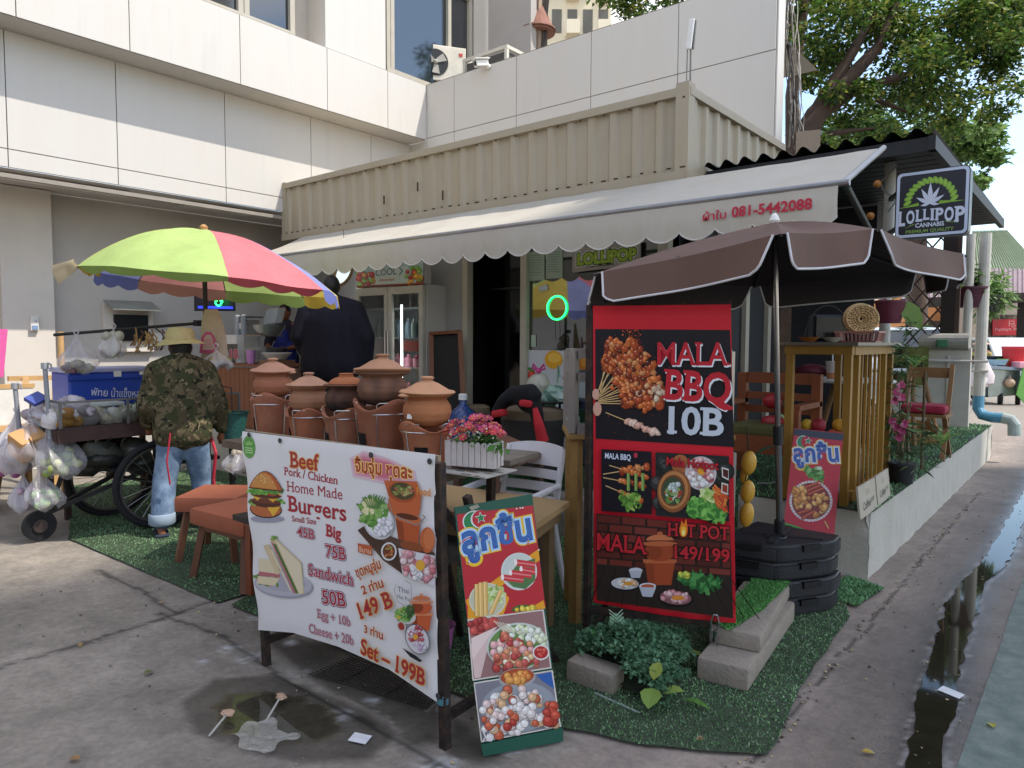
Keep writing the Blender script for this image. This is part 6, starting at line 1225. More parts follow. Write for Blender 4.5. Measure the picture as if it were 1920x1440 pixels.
t4=thing('side_table','low wooden bench carrying the blue ice box','table',(-7.0,yc,0));m=MB();m.box((-7.0,yc,zc0-.03),(.5,wc+.1,.05));m.build('tabletop',WD_D,t4)
for sx in(-.2,.2):
 for sy in(-.4,.4):m=MB();m.bar((-7.0+sx,yc+sy,0),(-7.0+sx,yc+sy,zc0-.055),.045);m.build('leg',WD_D,t4)
p=onX(436,795,-5.6);t3=thing('green_basket','dark green plastic basket of leftovers hanging beside the camouflage jacket','basket',tuple(p-Vector((0,0,.12))));m=MB();m.lathe([(.085,-.13),(.125,.09),(.135,.095),(.135,.105),(.118,.1),(.08,-.12)],p,24,capb=True,capt=False);m.build('basket',mat('green_plastic','#24504a',.5,var=.15,bump=.5,bscale=60),t3);heap('x','x','x',p+Vector((0,0,.05)),(.09,.09,.07),14,['#6f7a3f','#8a7a4a','#4a5a30'],.035,PAINT)
_h=bpy.data.objects['x'];
for ch in list(_h.children):ch.name='contents';ch.parent=t3;ch.location=(0,0,.17)
bpy.data.objects.remove(_h)
m=MB();m.tube([p+Vector((0,0,.1)),p+RT*-.05+Vector((0,.05,.3)),UC+Vector((0,0,-1.3))],.005,5);m.build('hanger',IRON,t3)
p=onD(395,600,6.0);t3=thing('canvas_bag','beige cloth bag with pink printed pattern hanging from the rainbow umbrella pole','bag',tuple(p));m=MB()
def cb(i,j):
 a=i*2*math.pi;w_=.05+.075*j**.7;return onD(396+8*j,580+j*100,5.98)+RT*(w_*math.cos(a)*(1+.15*math.sin(a*4+j*5)))+FW*(.06*math.sin(a)*j)
m.grid(cb,30,14,'#a59684');m.build('cloth',CLOTHV,t3,smooth=True);cv=Canvas(onD(396,640,5.9),RT,UP,-FW,base=.003,step=.0004)
cv.fill([(374,662),(378,632),(386,622),(396,622),(404,634),(408,662)],'#a8496a');cv.fill([(380,656),(383,634),(388,628),(395,628),(399,636),(402,656)],'#a89585')
for k in range(5):cv.line([(383+k*3.6,632+abs(k-2)*2),(383+k*3.6,652)],1.2,'#b5607a')
cv.build('print',t3)
bag(405,655,412,690,5.9,50,'tan translucent bag hanging under the cloth bag',(['#8f8a62','#7d8a55'],8,.03),PLW,.5)
bag(455,830,450,885,5.6,62,'crumpled shiny clear bag hanging low between cart and orange chairs',(['#8f8575','#a59a85','#c9b98a'],14,.04),PLASTIC,.7)
PALEW=mat('pale_pine','#c19a66',.65,var=.2,scale=9)
t3=thing('wooden_easel','pale wooden frame leaning at the pillar behind the hook posts','easel',(-8.6,2.7,0));m=MB()
m.bar(onX(15,710,-8.7),onX(108,708,-8.7),.05);m.bar(onX(48,708,-8.68),onX(50,800,-8.5),.055);m.bar(onX(104,708,-8.68),onX(100,800,-8.5),.05);m.build('frame',PALEW,t3)
m=MB();
for px_ in(48,100):q=onX(px_,800,-8.5);m.bar(q,(q.x,q.y,0),.05)
m.build('leg',PALEW,t3)
a,b=onD(113,622,6.9),onD(116,700,6.9);t3=thing('wooden_post','pale round wooden pole standing behind the dark hanging pipe','pole',(a.x,a.y,0));m=MB();m.tube([(b.x,b.y,0),a],[.04,.028],10);m.build('pole',PALEW,t3);m=MB();m.lathe([(.07,0),(.07,.06)],b-Vector((0,0,.04)),16);m.build('ring',PALEW,t3)
for px_,py_,lb in((10,720,'white seated chair with pale wooden trim at the left frame edge'),):
 c_=onX(px_,760,-7.6);t3=thing('side_chair',lb,'chair',(c_.x,c_.y,0));m=MB();m.box((c_.x-.2,c_.y,.92),(.05,.55,.35),bev=.015);m.box((c_.x,c_.y,.5),(.45,.5,.1),bev=.02);m.build('cushion',mat('white_cushion','#d9d4cc',.8),t3);m=MB();m.box((c_.x-.2,c_.y,1.11),(.06,.57,.04));m.box((c_.x-.17,c_.y,.72),(.06,.57,.05));m.build('trim',PALEW,t3)
 for sx in(-.19,.19):
  for sy in(-.22,.22):m=MB();m.bar((c_.x+sx,c_.y+sy,0),(c_.x+sx,c_.y+sy,.46),.04);m.build('leg',PALEW,t3)
t3=thing('wooden_stool','brown stool with splayed wooden legs behind the front castor','stool',tuple(onZ(25,955)));q=onZ(25,950);m=MB();m.lathe([(.17,.42),(.18,.44),(.18,.5),(.16,.52)],q,20);m.build('seat',mat('stool_seat','#8a5236',.6,var=.2),t3)
for k in range(4):a=k*math.pi/2+.5;m=MB();m.bar(q+Vector((.2*math.cos(a),.2*math.sin(a),0)),q+Vector((.1*math.cos(a),.1*math.sin(a),.43)),.03);m.build('leg',mat('stool_leg','#8a6a4a',.6),t3)
m=MB();q=onX(3,640,-8.3);m.slab([q+Vector((0,-.12,-.35)),q+Vector((0,0,-.35)),q+Vector((0,.05,.12)),q+Vector((0,-.12,.12))],(.02,0,0));tag(m.build('pink_board',mat('pink_board','#d65a9a',.5)),'bright pink board at the extreme left beside the pillar','board')
DTAB=mat('dark_table','#2b2420',.6,var=.3,scale=12)
TZ=1.0;tx0,tx1,ty0,ty1=-3.72,-2.1,1.98,2.58
t=thing('stall_table','dark folding table behind the menu banner carrying the row of clay pots','table',((tx0+tx1)/2,2.3,0))
m=MB();m.box(((tx0+tx1)/2,(ty0+ty1)/2,TZ-.02),(tx1-tx0,ty1-ty0,.04));m.build('tabletop',mat('table_edge','#5a4a3c',.6,var=.3,scale=14),t)
for a,b in(((-1.95,2.72,0),(-2.4,2.2,TZ-.04)),((-2.53,2.64,0),(-2.2,2.1,TZ-.04)),((-3.65,2.55,0),(-3.3,2.1,TZ-.04)),((-3.2,2.55,0),(-3.6,2.1,TZ-.04)),((-2.22,2.5,.0),(-2.2,2.5,TZ-.04))):
 m=MB();m.bar(a,b,.035,.03);m.build('leg',STEEL_D,t)
m=MB();m.box((-3.0,2.3,.55),(1.5,.5,.03));m.build('shelf',DTAB,t)
p=onZ(880,882,TZ+.001);m=MB();m.box((p.x,p.y,TZ+.004),(.34,.22,.006),(0,0,.1),'#a9a49a');pt=tag(m.build('printed_sheet',PAINT),'printed paper sheet lying on the stall table under the flower box','sheet')
m=MB()
for k in range(40):m.box((p.x+random.uniform(-.15,.15),p.y+random.uniform(-.1,.1),TZ+.0085),(random.uniform(.02,.07),.006,.001),(0,0,.1),random.choice(['#4a4540','#6a6258','#7a5a4a']))
m.build('print',PAINT,pt)
q=onZ(930,862,TZ);m=MB();m.box((q.x-.02,q.y+.03,TZ+.012),(.3,.3,.024),(0,0,.2));tag(m.build('grey_board',mat('board_weathered','#6d6459',.8,var=.3,scale=12)),'weathered grey board on the table corner beneath the flower box','board')
TERRA=mat('terracotta',rough=.8,var=.16,scale=9,vcol=True,bump=.15,bscale=90,spec=.25)
CHROME=mat('wire_steel','#c9c7c5',.3,metal=.9,var=.05)
def stove(x,y,s_,h,ang,label,c='#a65a3c'):
 t=thing('clay_stove',label,'stove',(x,y,TZ),ang,'clay charcoal stoves on the stall table');W=WM[t.name];put=lambda m_:setattr(m_,'v',[tuple(W@Vector(q))for q in m_.v])or m_
 rt,rb=.112*s_,.083*s_
 def wob(r,z,a):
  k=max(0,(z-h*.7)/(h*.3));return(r*(1+.012*math.sin(a*4+x*9)),z-(.022*s_*(1-math.cos(3*a))/1.0*k if z>h*.7 else 0))
 m=MB();m.col=lin(c);m.lathe([(rb*.93,0),(rb,.01),(rb+(rt-rb)*.3,h*.35),(rb+(rt-rb)*.62,h*.62),(rt*.985,h*.8),(rt*1.03,h*.9),(rt*1.04,h*.97),(rt*1.0,h),(rt*.9,h*.985),(rt*.84,h*.85),(rt*.78,h*.6)],(0,0,0),40,wob=wob,capt=True)
 for i in range(len(m.c)):m.c[i]=tuple(v*random.uniform(.94,1.06)for v in m.c[i])
 put(m).build('body',TERRA,t,smooth=True)
 m=MB();n_=10
 for i in range(n_):
  a0=-math.pi/2-.28+.56*i/n_;a1=a0+.56/n_;r0=rb+(rt-rb)*.14+.006;r1=rb+(rt-rb)*.42+.006
  m.quad((r0*math.cos(a0),r0*math.sin(a0),h*.12),(r0*math.cos(a1),r0*math.sin(a1),h*.12),(r1*math.cos(a1),r1*math.sin(a1),h*.42),(r1*math.cos(a0),r1*math.sin(a0),h*.42))
 put(m).build('fire_mouth',mat('soot_and_dark','#0f0c0b',.95),t)  # dark patch stands in for the shaded hollow of the opening
 m=MB();rz_=h*.74;rr_=(rb+(rt-rb)*.72)+.004;m.tube([(rr_*math.cos(a),rr_*math.sin(a),rz_)for a in np.linspace(0,2*math.pi,41)[:-1]],.003,6,closed=True)
 for a in(-2.2,-.75,.9,2.4):
  m.tube([((rb+.006)*math.cos(a),(rb+.006)*math.sin(a),.004),(rr_*math.cos(a),rr_*math.sin(a),rz_),((rr_+.004)*math.cos(a),(rr_+.004)*math.sin(a),h*.9),((rr_+.01)*math.cos(a+.1),(rr_+.01)*math.sin(a+.1),h*.93),((rr_+.01)*math.cos(a+.62),(rr_+.01)*math.sin(a+.62),h*.93)],.003,6)
 put(m).build('wire_ring',CHROME,t);return t
def pot(x,y,z,s_,ang,label,soot_and_dark,lidc,potc,seat='flange',tilt=0):
 t=thing('clay_pot',label,'pot',(x,y,z),ang,'clay pots on the stoves');W=WM[t.name];put=lambda m_:setattr(m_,'v',[tuple(W@Vector(q))for q in m_.v])or m_
 prof=[(.045,0),(.075,.008),(.096,.03),(.106,.06),(.103,.088),(.09,.108),(.083,.116),(.09,.124),(.108,.133),(.112,.138),(.106,.142),(.085,.138)];prof=[(a[0]+(b[0]-a[0])*k/4,a[1]+(b[1]-a[1])*k/4)for a,b in zip(prof,prof[1:])for k in range(4)]+[prof[-1]]
 m=MB();m.lathe([(r*s_,zz*s_)for r,zz in prof],(0,0,0),72,capt=True,wob=lambda r,zz,a:(r*(1+.008*math.sin(a*2)),zz));nseg=72
 for i in range(len(m.c)):
  row=min(i//nseg,len(prof)-2);zz=prof[row][1];a=(i%nseg)*2*math.pi/nseg;base_=lin(potc);dk=(.022,.017,.016);k=0
  if soot_and_dark:k=max(0,min(1,soot_and_dark*1.3-zz*7+.5*mnoise.noise((math.cos(a)*2,math.sin(a)*2,zz*20+x))))
  m.c[i]=tuple(b_*(1-k)+d*k for b_,d in zip(base_,dk))
 put(m).build('body',TERRA,t,smooth=True)
 L_=MB();L_.col=lin(lidc);Mt=Euler((tilt,tilt*.5,0)).to_matrix();z0=.14*s_
 if seat=='flange':lp=[(.098,-.004),(.117,.002),(.122,.008),(.117,.014),(.095,.018),(.075,.03),(.05,.045),(.03,.053),(.022,.056),(.02,.062),(.028,.066),(.029,.072),(.02,.075)]
 else:lp=[(.08,-.004),(.088,.004),(.08,.016),(.06,.03),(.04,.036),(.036,.038),(.034,.05),(.038,.053),(.03,.055)]
 L_.lathe([(r*s_,zz*s_)for r,zz in lp],(0,0,z0),40,M=Mt);put(L_).build('lid',TERRA,t,smooth=True)
 if seat!='flange' or True:
  m=MB();m.ell((.112*s_,0,.136*s_),(.025*s_,.03*s_,.01*s_),12,8,lidc if seat=='flange' else potc);put(m).build('handle',TERRA,t,smooth=True)
 return t
PROWS=[(512,1.265,.25,1.08),(579,1.2,.2,1.06),(649,1.222,.225,1.08),(717,1.28,.28,1.2),(801,1.2,.2,1.12)]
SL=['tall stove at the left end of the row under the split lid pot','short stove second from the left under the plain orange pot','middle stove with whitish scuffs under the sooty black pot','largest stove with a tall rim under the biggest smoke stained pot','stove at the right end beside the white flower box']
PLb=['clay pot with a chipped split lid at the left end of the row','plain orange clay pot with knob lid second from the left','black sooted clay pot with flat ring lid in the middle of the row','largest smoke stained clay pot with brown belly and knob lid','bright orange clay pot with small white sticker beside the flowers']
PC=[(.0,'#a87a62','#9a644a','flange',.05),(0,'#a67c63','#9a6e54','flange',0),(.85,'#a0623f','#6f4c3c','ring',0),(.6,'#a67a5e','#7f5b48','flange',.06),(0,'#ba8a68','#a56c48','flange',-.02)]
for i,(px_,zr,h,s_)in enumerate(PROWS):
 Y_=2.22;d=ray(px_,700);x=d.x*Y_/d.y;x=EYE.x+d.x*(Y_/d.y)
 stove(x,Y_,s_,zr-TZ,.25*i-.9 if i<4 else .55,SL[i],['#96604a','#9c6248','#98664f','#8f5a45','#a2664a'][i])
 so_,lc,pc_,st_,tl=PC[i];pot(x,Y_,zr-.03*s_,s_*(.93 if i!=3 else .94),.5+i,PLb[i],so_,lc,pc_,st_,tl)
m=MB();p=onY(768,781,2.11);m.box(p,(.022,.004,.02),(0,.1,.5),'#d5d5d0');st=m.build('sticker',PAINT,bpy.data.objects['clay_pot.004'])
p=onZ(889,872,TZ+.025);t=thing('flower_box','white picket fence planter of pink and red artificial flowers on the table corner','planter',(p.x,p.y,TZ+.025),R_(16));W=WM[t.name];put=lambda m_:setattr(m_,'v',[tuple(W@Vector(q))for q in m_.v])or m_
WP=mat('white_painted_wood','#bdb3ae',.7,var=.12,scale=20,bump=.15);m=MB();bw,bd,bh=.225,.09,.105
for s_ in(-1,1):
 for k in range(8):
  x=-bw/2+.015+k*(bw-.03)/7;y=s_*bd/2
  m.slab([(x-.0125,y,0),(x+.0125,y,0),(x+.0125,y,bh-.012),(x+.008,y,bh-.003),(x,y,bh),(x-.008,y,bh-.003),(x-.0125,y,bh-.012)],(0,.006*s_,0))
 m.box((0,s_*(bd/2-.006),.035),(bw,.006,.02));m.box((0,s_*(bd/2-.006),.085),(bw,.006,.02))
for s_ in(-1,1):
 for k in range(3):m.box((s_*bw/2,-.035+k*.035,bh/2),(.006,.024,bh))
put(m).build('picket_box',WP,t)
m=MB();m.box((0,0,.04),(bw-.02,bd-.02,.07));put(m).build('soil',mat('moss_dark','#2a3322',.95),t)
m=MB();FC=['#a82450','#b83a66','#a01c30','#b52a40','#861c44','#c25478','#bf3c4c','#a81e34']
for k in range(120):
 a=random.uniform(0,6.28);r_=random.random()**.5;x,y=r_*math.cos(a)*.135,r_*math.sin(a)*.085;z=.125+.09*(1-r_**2)*random.uniform(.5,1)+.02*random.random();c_=random.choice(FC);n_=Vector((x*3+random.gauss(0,.3),y*3-.35+random.gauss(0,.3),.8)).normalized();u=n_.orthogonal().normalized();v=n_.cross(u);s_=random.uniform(.011,.021);c0=Vector((x,y,z))
 for q in range(6):
  b_=q*math.pi/3;d=u*math.cos(b_)+v*math.sin(b_);e=u*math.cos(b_+.42)+v*math.sin(b_+.42);f=u*math.cos(b_-.42)+v*math.sin(b_-.42);m.add([c0,c0+f*s_*.75+n_*.003,c0+d*s_+n_*.002,c0+e*s_*.75+n_*.003],[(0,1,2,3)],tuple(w_*random.uniform(.8,1.2)for w_ in lin(c_)))
 m.ell(c0+n_*.003,.0035,6,4,'#c9a03a')
put(m).build('blossoms',PAINT,t)
m=MB()
for k in range(110):c0=Vector((max(-.1,min(.1,random.gauss(0,.06))),random.gauss(-.01,.03),random.uniform(.11,.17)));m.ell(c0,.0045,5,4,random.choice(['#c9c2b8','#b8b39f','#d0cabd']))
put(m).build('white_sprigs',PAINT,t)
leaf_cloud([(tuple(W@Vector((random.gauss(.02,.05),random.gauss(0,.025),random.uniform(.09,.13)))),.03)for _ in range(14)],150,.035,['#4f7a35','#5f8f3f','#3f6a2c'],(1,1,.6),parent=t,name='leaves',aspect=.6)
a,b=onZ(1068,940,.7),onZ(1000,985,.7);t=thing('low_table','small tan plywood table in front of the white plastic chair','table',(-2.5,2.85,0));m=MB();e=(a-b);d=Vector((-e.y,e.x,0)).normalized()
m.slab([b,a,a+Vector((-.85,-.12,0)),b+Vector((-.85,-.1,0))],(0,0,-.03));m.build('tabletop',mat('plywood','#a3865c',.65,var=.25,scale=10,col2='#94784f'),t)
m=MB();m.slab([b+Vector((-.04,.03,-.035)),a+Vector((-.04,-.02,-.035)),a+Vector((-.06,-.02,-.035)),b+Vector((-.06,.03,-.035))],(0,0,-.07));m.build('apron',mat('plywood_dark','#7a6243',.7,var=.2),t)
for q in(b+Vector((-.08,.06,0)),a+Vector((-.1,-.05,0)),b+Vector((-.78,0,0)),a+Vector((-.78,-.1,0))):m=MB();m.bar((q.x,q.y,0),(q.x,q.y,.67),.045);m.build('leg',mat('plywood_dark'),t)
BRT=mat('brown_laminate','#7a5645',.4,var=.12,scale=14,col2='#6d4b3c')
c1,c2,c3=onZ(1022,847,.84),onZ(926,884,.84),onZ(938,810,.84);c4=c2+(c3-c1)
t=thing('brown_table','brown laminate table behind the flower box and white chair','table',tuple((c1+c4)/2-Vector((0,0,.84))));m=MB();m.slab([c1,c2,c4,c3],(0,0,-.025));m.build('tabletop',BRT,t)
ctr=(c1+c2+c3+c4)/4
for q in(c1,c2,c3,c4):q2=ctr.lerp(q,.88);m=MB();m.bar((q2.x,q2.y,.0),(q2.x,q2.y,.815),.045);m.build('leg',mat('leg_brown','#5a4034',.6),t)
WPL=mat('white_chair_plastic','#cfcdd0',.35,var=.04,spec=.45)
def plastic_chair(loc,rz,label):
 t=thing('plastic_chair',label,'chair',loc,rz);W=WM[t.name];put=lambda m_:setattr(m_,'v',[tuple(W@Vector(q))for q in m_.v])or m_
 m=MB();m.box((0,0,.43),(.44,.43,.03),bev=.012);put(m).build('seat',WPL,t,smooth=True)
 def bp(u,z):return Vector((u,.2+(z-.43)*.22-.05*(1-(u/.22)**2)*0+.03*(1-(u/.22)**2),z))
 m=MB();zs=[(.5,.585),(.61,.665),(.69,.745),(.77,.89)]
 for z0,z1 in zs:
  f=MB();f.grid(lambda i,j:bp(-.2+.4*i,z0+(z1-z0)*j+(.02*(1-(2*i-1)**2)if z0>.75 else 0)*j),12,3);m.add(f.v,f.f);m.add([tuple(Vector(v)+Vector((0,.012,0)))for v in f.v],[tuple(reversed(q))for q in f.f])
  n=12
  for k in range(n-1):m.quad(f.v[2*n+k],f.v[2*n+k+1],Vector(f.v[2*n+k+1])+Vector((0,.012,0)),Vector(f.v[2*n+k])+Vector((0,.012,0)));m.quad(f.v[k+1],f.v[k],Vector(f.v[k])+Vector((0,.012,0)),Vector(f.v[k+1])+Vector((0,.012,0)))
 for s_ in(-1,1):m.tube([bp(s_*.205,z)for z in(.43,.55,.7,.84,.885)],[.022,.02,.02,.02,.016],10)
 put(m).build('backrest',WPL,t,smooth=True)
 for s_ in(-1,1):
  m=MB();m.tube([(s_*.215,.24,.66),(s_*.245,.05,.66),(s_*.245,-.16,.64),(s_*.235,-.2,.56)],[.018,.022,.024,.018],8);put(m).build('armrest',WPL,t,smooth=True)
  m=MB();m.tube([(s_*.235,-.2,.56),(s_*.215,-.2,.43),(s_*.25,-.25,.01)],[.018,.024,.017],8);put(m).build('leg',WPL,t,smooth=True);m=MB();m.tube([(s_*.2,.2,.45),(s_*.25,.27,.01)],[.026,.017],8);put(m).build('leg',WPL,t,smooth=True)
plastic_chair((-2.74,3.26,0),R_(4),'white plastic garden chair with slotted back behind the tan table')
OR=mat('orange_upholstery','#a0604a',.85,var=.12,scale=14,bump=.15,bscale=250,spec=.2,col2='#95583f');CW=mat('chair_walnut','#6a4531',.55,var=.2,scale=8)
def orange_stool(loc,rz,wd,dp,label):
 t=thing('padded_stool',label,'stool',loc,rz,'orange padded stools by the menu banner');W=WM[t.name];put=lambda m_:setattr(m_,'v',[tuple(W@Vector(q))for q in m_.v])or m_
 m=MB();m.box((0,0,.4),(wd,dp,.11),bev=.026);put(m).build('seat',OR,t,smooth=True)
 for sx in(-1,1):
  for sy in(-1,1):m=MB();m.bar((sx*(wd/2-.07),sy*(dp/2-.06),.345),(sx*(wd/2-.02),sy*(dp/2-.01),0),.04);put(m).build('leg',CW,t)
 m=MB();m.box((0,-dp/2+.06,.33),(wd-.17,.03,.045));m.box((0,dp/2-.06,.33),(wd-.17,.03,.045));put(m).build('seat_rail',CW,t)
orange_stool((-4.24,2.40,.012),R_(5),.58,.42,'nearer orange padded stool overlapping the left edge of the menu banner');orange_stool((-4.86,2.56,.012),R_(38),.44,.46,'farther orange padded stool half hidden behind the nearer one')
RBW=mat('red_brown_wood','#7a3f28',.55,var=.2,scale=8);t=thing('wooden_side_table','low reddish brown wooden side table mostly hidden behind the menu banner','table',(-3.7,2.4,.012));m=MB();m.box((-3.69,2.44,.45),(.5,.44,.03));m.build('tabletop',RBW,t)
for x in(-3.905,-3.48):
 for y in(2.255,2.62):m=MB();m.box((x,y,.222),(.055,.055,.42));m.build('leg',RBW,t)
g0=[onZ(580,1268),onZ(655,1236),onZ(838,1300),onZ(800,1335)];t=thing('drain_grate','rusty wire drain grate lying on wet concrete under the menu banner','grate',tuple(g0[0]));m=MB()
for k in range(13):f=k/12;m.bar(g0[0].lerp(g0[1],f)+Vector((0,0,.012)),g0[3].lerp(g0[2],f)+Vector((0,0,.012)),.004)
for f in(.28,.66):m.bar(g0[0].lerp(g0[3],f)+Vector((0,0,.018)),g0[1].lerp(g0[2],f)+Vector((0,0,.018)),.006)
m.build('wires',mat('rust_dark','#2c2623',.8,var=.4,scale=30),t);m=MB();m.bar(g0[0],g0[1],.03,.014);m.bar(g0[3],g0[2],.03,.014);m.build('end_bar',mat('grate_grey','#6a655c',.7),t)
p=onZ(838,1165);m=MB();m.lathe([(.06,0),(.08,.12),(.084,.12),(.078,.115),(.058,.01)],(-2.5,2.45,.015),20,col='#b06a9a');tag(m.build('pink_cup',PAINT,smooth=True),'pink plastic pail on the turf between banner and leaning board','pail')
CWD=mat('counter_wood','#8a5536',.7,var=.25,scale=7,col2='#7a4a30');cx,cy,cz0,cz1=-8.2,4.72,PZ,1.235
xl,xr=onY(400,690,cy).x,onY(506,690,cy).x
t=thing('food_counter','wooden plank counter where the vendor in the blue apron works','counter',((xl+xr)/2,cy+.3,PZ));m=MB();n=12
for k in range(n):w_=(xr-xl)/n;m.box((xl+(k+.5)*w_,cy,(cz0+cz1)/2-.02),(w_-.008,.03,cz1-cz0-.06))
m.build('plank_front',CWD,t);m=MB();m.box(((xl+xr)/2,cy+.012,cz1-.07),(xr-xl,.036,.07));m.box(((xl+xr)/2,cy+.3,cz1),(xr-xl+.05,.66,.03));m.build('countertop',CWD,t)
xr2=onY(562,690,cy).x;m=MB();m.box(((xr+xr2)/2,cy+.03,(cz0+cz1)/2-.02),(xr2-xr,.03,cz1-cz0-.05));m.box(((xr+xr2)/2,cy+.3,cz1-.04),(xr2-xr,.6,.03));m.build('dark_panel',mat('counter_dark','#4a2c20',.7,var=.25,scale=6),t)
m=MB();m.box(((xl+xr)/2,cy+.06,(cz0+cz1)/2-.03),(xr-xl-.02,.02,cz1-cz0-.08));m.build('backing',mat('dark_timber'),t)
def onC(x,y,z=None):return onY(x,y,cy+.22)
zt=cz1+.016
t=thing('display_case','white and glass food case marked 10 on the wooden counter','display case',tuple(onC(435,690)));a,b=onC(400,690),onC(468,690);m=MB();zc=onC(430,628).z
m.box(((a.x+b.x)/2+.1,cy+.3,(zt+zc)/2),(.36,.3,zc-zt));m.build('white_box',mat('white_plastic'),t);cc_=onC(500,690);m=MB();m.box(((b.x+cc_.x)/2,cy+.3,zc-.01),(cc_.x-b.x,.32,.02));m.build('shelf',mat('shelf_wood','#8a7a66',.6),t)
m=MB();m.quad((b.x+.01,cy+.14,zt),(cc_.x,cy+.14,zt),(cc_.x,cy+.14,zc-.02),(b.x+.01,cy+.14,zc-.02));m.build('glass',GLS,t)
cv=Canvas((0,cy+.149,0),(1,0,0),(0,0,1),(0,-1,0),base=.003);cv.fill([(425,645),(446,645),(442,682),(432,682)],'#55504a');cv.text('10',(432,672),(447,672),17,'#b8304a',bold=.03,outline=('#d8b5bd',.03),capref='0');cv.build('number',t)
def onC2(x,y):return onY(x,y,cy+.3)
p=onC2(505,630);t=thing('steel_bowl','wide steel mixing bowl on top of the food case','bowl',tuple(p));m=MB();m.lathe([(.12,0),(.19,.1),(.2,.14),(.19,.14),(.11,.01)],p,26);m.build('bowl',SS,t,smooth=True)
p=onC2(510,620);m=MB();m.slab([p+Vector((-.15,-.05,.07)),p+Vector((.15,-.05,.1)),p+Vector((.19,-.02,.28)),p+Vector((-.06,-.02,.28))],(0,.1,0));tag(m.build('plastic_tub',mat('clear_tub','#b5bcc0',.2,alpha=.55)),'clear plastic tub propped on the steel bowl','tub')
p=onC(487,690);m=MB();m.lathe([(.045,0),(.06,.17),(.055,.17),(.042,.01)],(p.x,cy+.1,zt),18,col='#b77fb0');tag(m.build('pink_cup',PAINT,smooth=True),'mauve plastic cup on the wooden counter','cup')
p=onC(522,670);m=MB();m.lathe([(.1,0),(.18,.08),(.17,.085),(.09,.01)],(p.x,cy+.2,1.31),24,col='#d0cbc4');tag(m.build('white_bowl',PAINT,smooth=True),'white bowl on a wooden block by the dark jacket','bowl');m=MB();m.lathe([(.13,0),(.13,.045),(.1,.06)],(p.x,cy+.2,1.40),20,col='#17171a');tag(m.build('black_pan',PAINT),'small black lid resting in the white bowl','lid')
m=MB();m.box((p.x,cy+.2,1.26),(.34,.28,.09),(0,0,.1),'#7a5a42');tag(m.build('wood_block',PAINT),'brown wooden block under the white bowl','block')
p=onC(448,610);t=thing('weighing_scale','kitchen scale and clear jars on the counter behind the case','scale',tuple(p));m=MB();m.box((p.x-.1,cy+.42,zc+.1),(.2,.2,.2),bev=.01);m.build('body',mat('scale_grey','#8f8b86',.5),t);m=MB();m.box((p.x-.1,cy+.42,zc+.24),(.3,.25,.02));m.build('pan',SS,t);m=MB();m.box((p.x-.15,cy+.31,zc+.12),(.16,.01,.08));m.build('label_card',mat('paper'),t)
for k,px_ in enumerate((446,458)):p=onC2(px_,640);m=MB();m.lathe([(.04,0),(.04,.25),(.02,.27)],(p.x,cy+.3,zc),14);tag(m.build('jar',mat('clear_tub')),['left clear jar beside the scale on the counter','right clear jar beside the steel bowl'][k],'jar','jars on the counter')
p=onD(400,566,8.6);t=thing('led_sign','dark sign with green glowing loop and blue strip under the rainbow umbrella','sign',tuple(p));m=MB();m.bar(onD(365,560,8.65),onD(440,560,8.65),.04,.3);m.build('panel',mat('sign_dark','#15131c',.4),t)
m=MB();q=onD(410,567,8.55);m.tube([q+RT*(.045*math.cos(a)*(1-a/22))+UP*(.05*math.sin(a)*(1-a/22))for a in np.linspace(0,9,26)],.009,6);m.build('neon_loop',mat('neon_green'),t);m=MB();m.bar(onD(372,576,8.6),onD(436,577,8.6),.03);m.build('blue_strip',mat('led_blue','#2b36b8',.4,emit=('#2f3fd0',.6)),t)
p=onY(645,512,5.2);t=thing('pendant_lamp','round wicker edged lamp hanging under the awning left of the drinks fridge','lamp',tuple(p));m=MB();Mx=Matrix.Rotation(R_(70),3,'X');m.lathe([(.0,0),(.14,.0),(.15,.02)],p,26,M=Mx,capt=False);m.build('shade',mat('lamp_face','#cfe0e6',.3,emit=('#d5e6ee',.5)),t);m=MB();m.tube([p+Mx@Vector((.155*math.cos(a),.155*math.sin(a),.01))for a in np.linspace(0,6.283,30)[:-1]],.018,7,closed=True);m.build('wicker_rim',mat('wicker','#8f7350',.8,var=.3,scale=40),t);m=MB();m.tube([p+Vector((0,0,.1)),p+Vector((0,0,.5))],.004,4);m.build('cord',IRON,t)
fx0,fx1,fy=onY(668,600,5.35).x,onY(797,600,5.35).x,5.35;fz0,fz1,fz2=PZ+.01,onY(735,537,5.35).z,onY(735,494,5.35).z
t=thing('drinks_fridge','two door glass drinks fridge with lit printed header beside the shop door','fridge',((fx0+fx1)/2,fy+.3,PZ));FB=mat('fridge_body','#a5a29e',.45,var=.06);fm_=(fx0+fx1)/2
m=MB();m.box((fm_,fy+.62,(fz0+fz1)/2),(fx1-fx0,.03,fz1-fz0));m.box((fx0+.02,fy+.33,(fz0+fz1)/2),(.04,.6,fz1-fz0));m.box((fx1-.02,fy+.33,(fz0+fz1)/2),(.04,.6,fz1-fz0));m.box((fm_,fy+.33,fz1-.02),(fx1-fx0-.08,.6,.04));m.box((fm_,fy+.33,fz0+.15),(fx1-fx0-.08,.6,.3));m.build('cabinet',FB,t)
m=MB();m.quad((fx0+.05,fy+.6,fz0+.3),(fx1-.05,fy+.6,fz0+.3),(fx1-.05,fy+.6,fz1-.05),(fx0+.05,fy+.6,fz1-.05));m.build('back_liner',mat('fridge_liner','#b5bab8',.5),t)
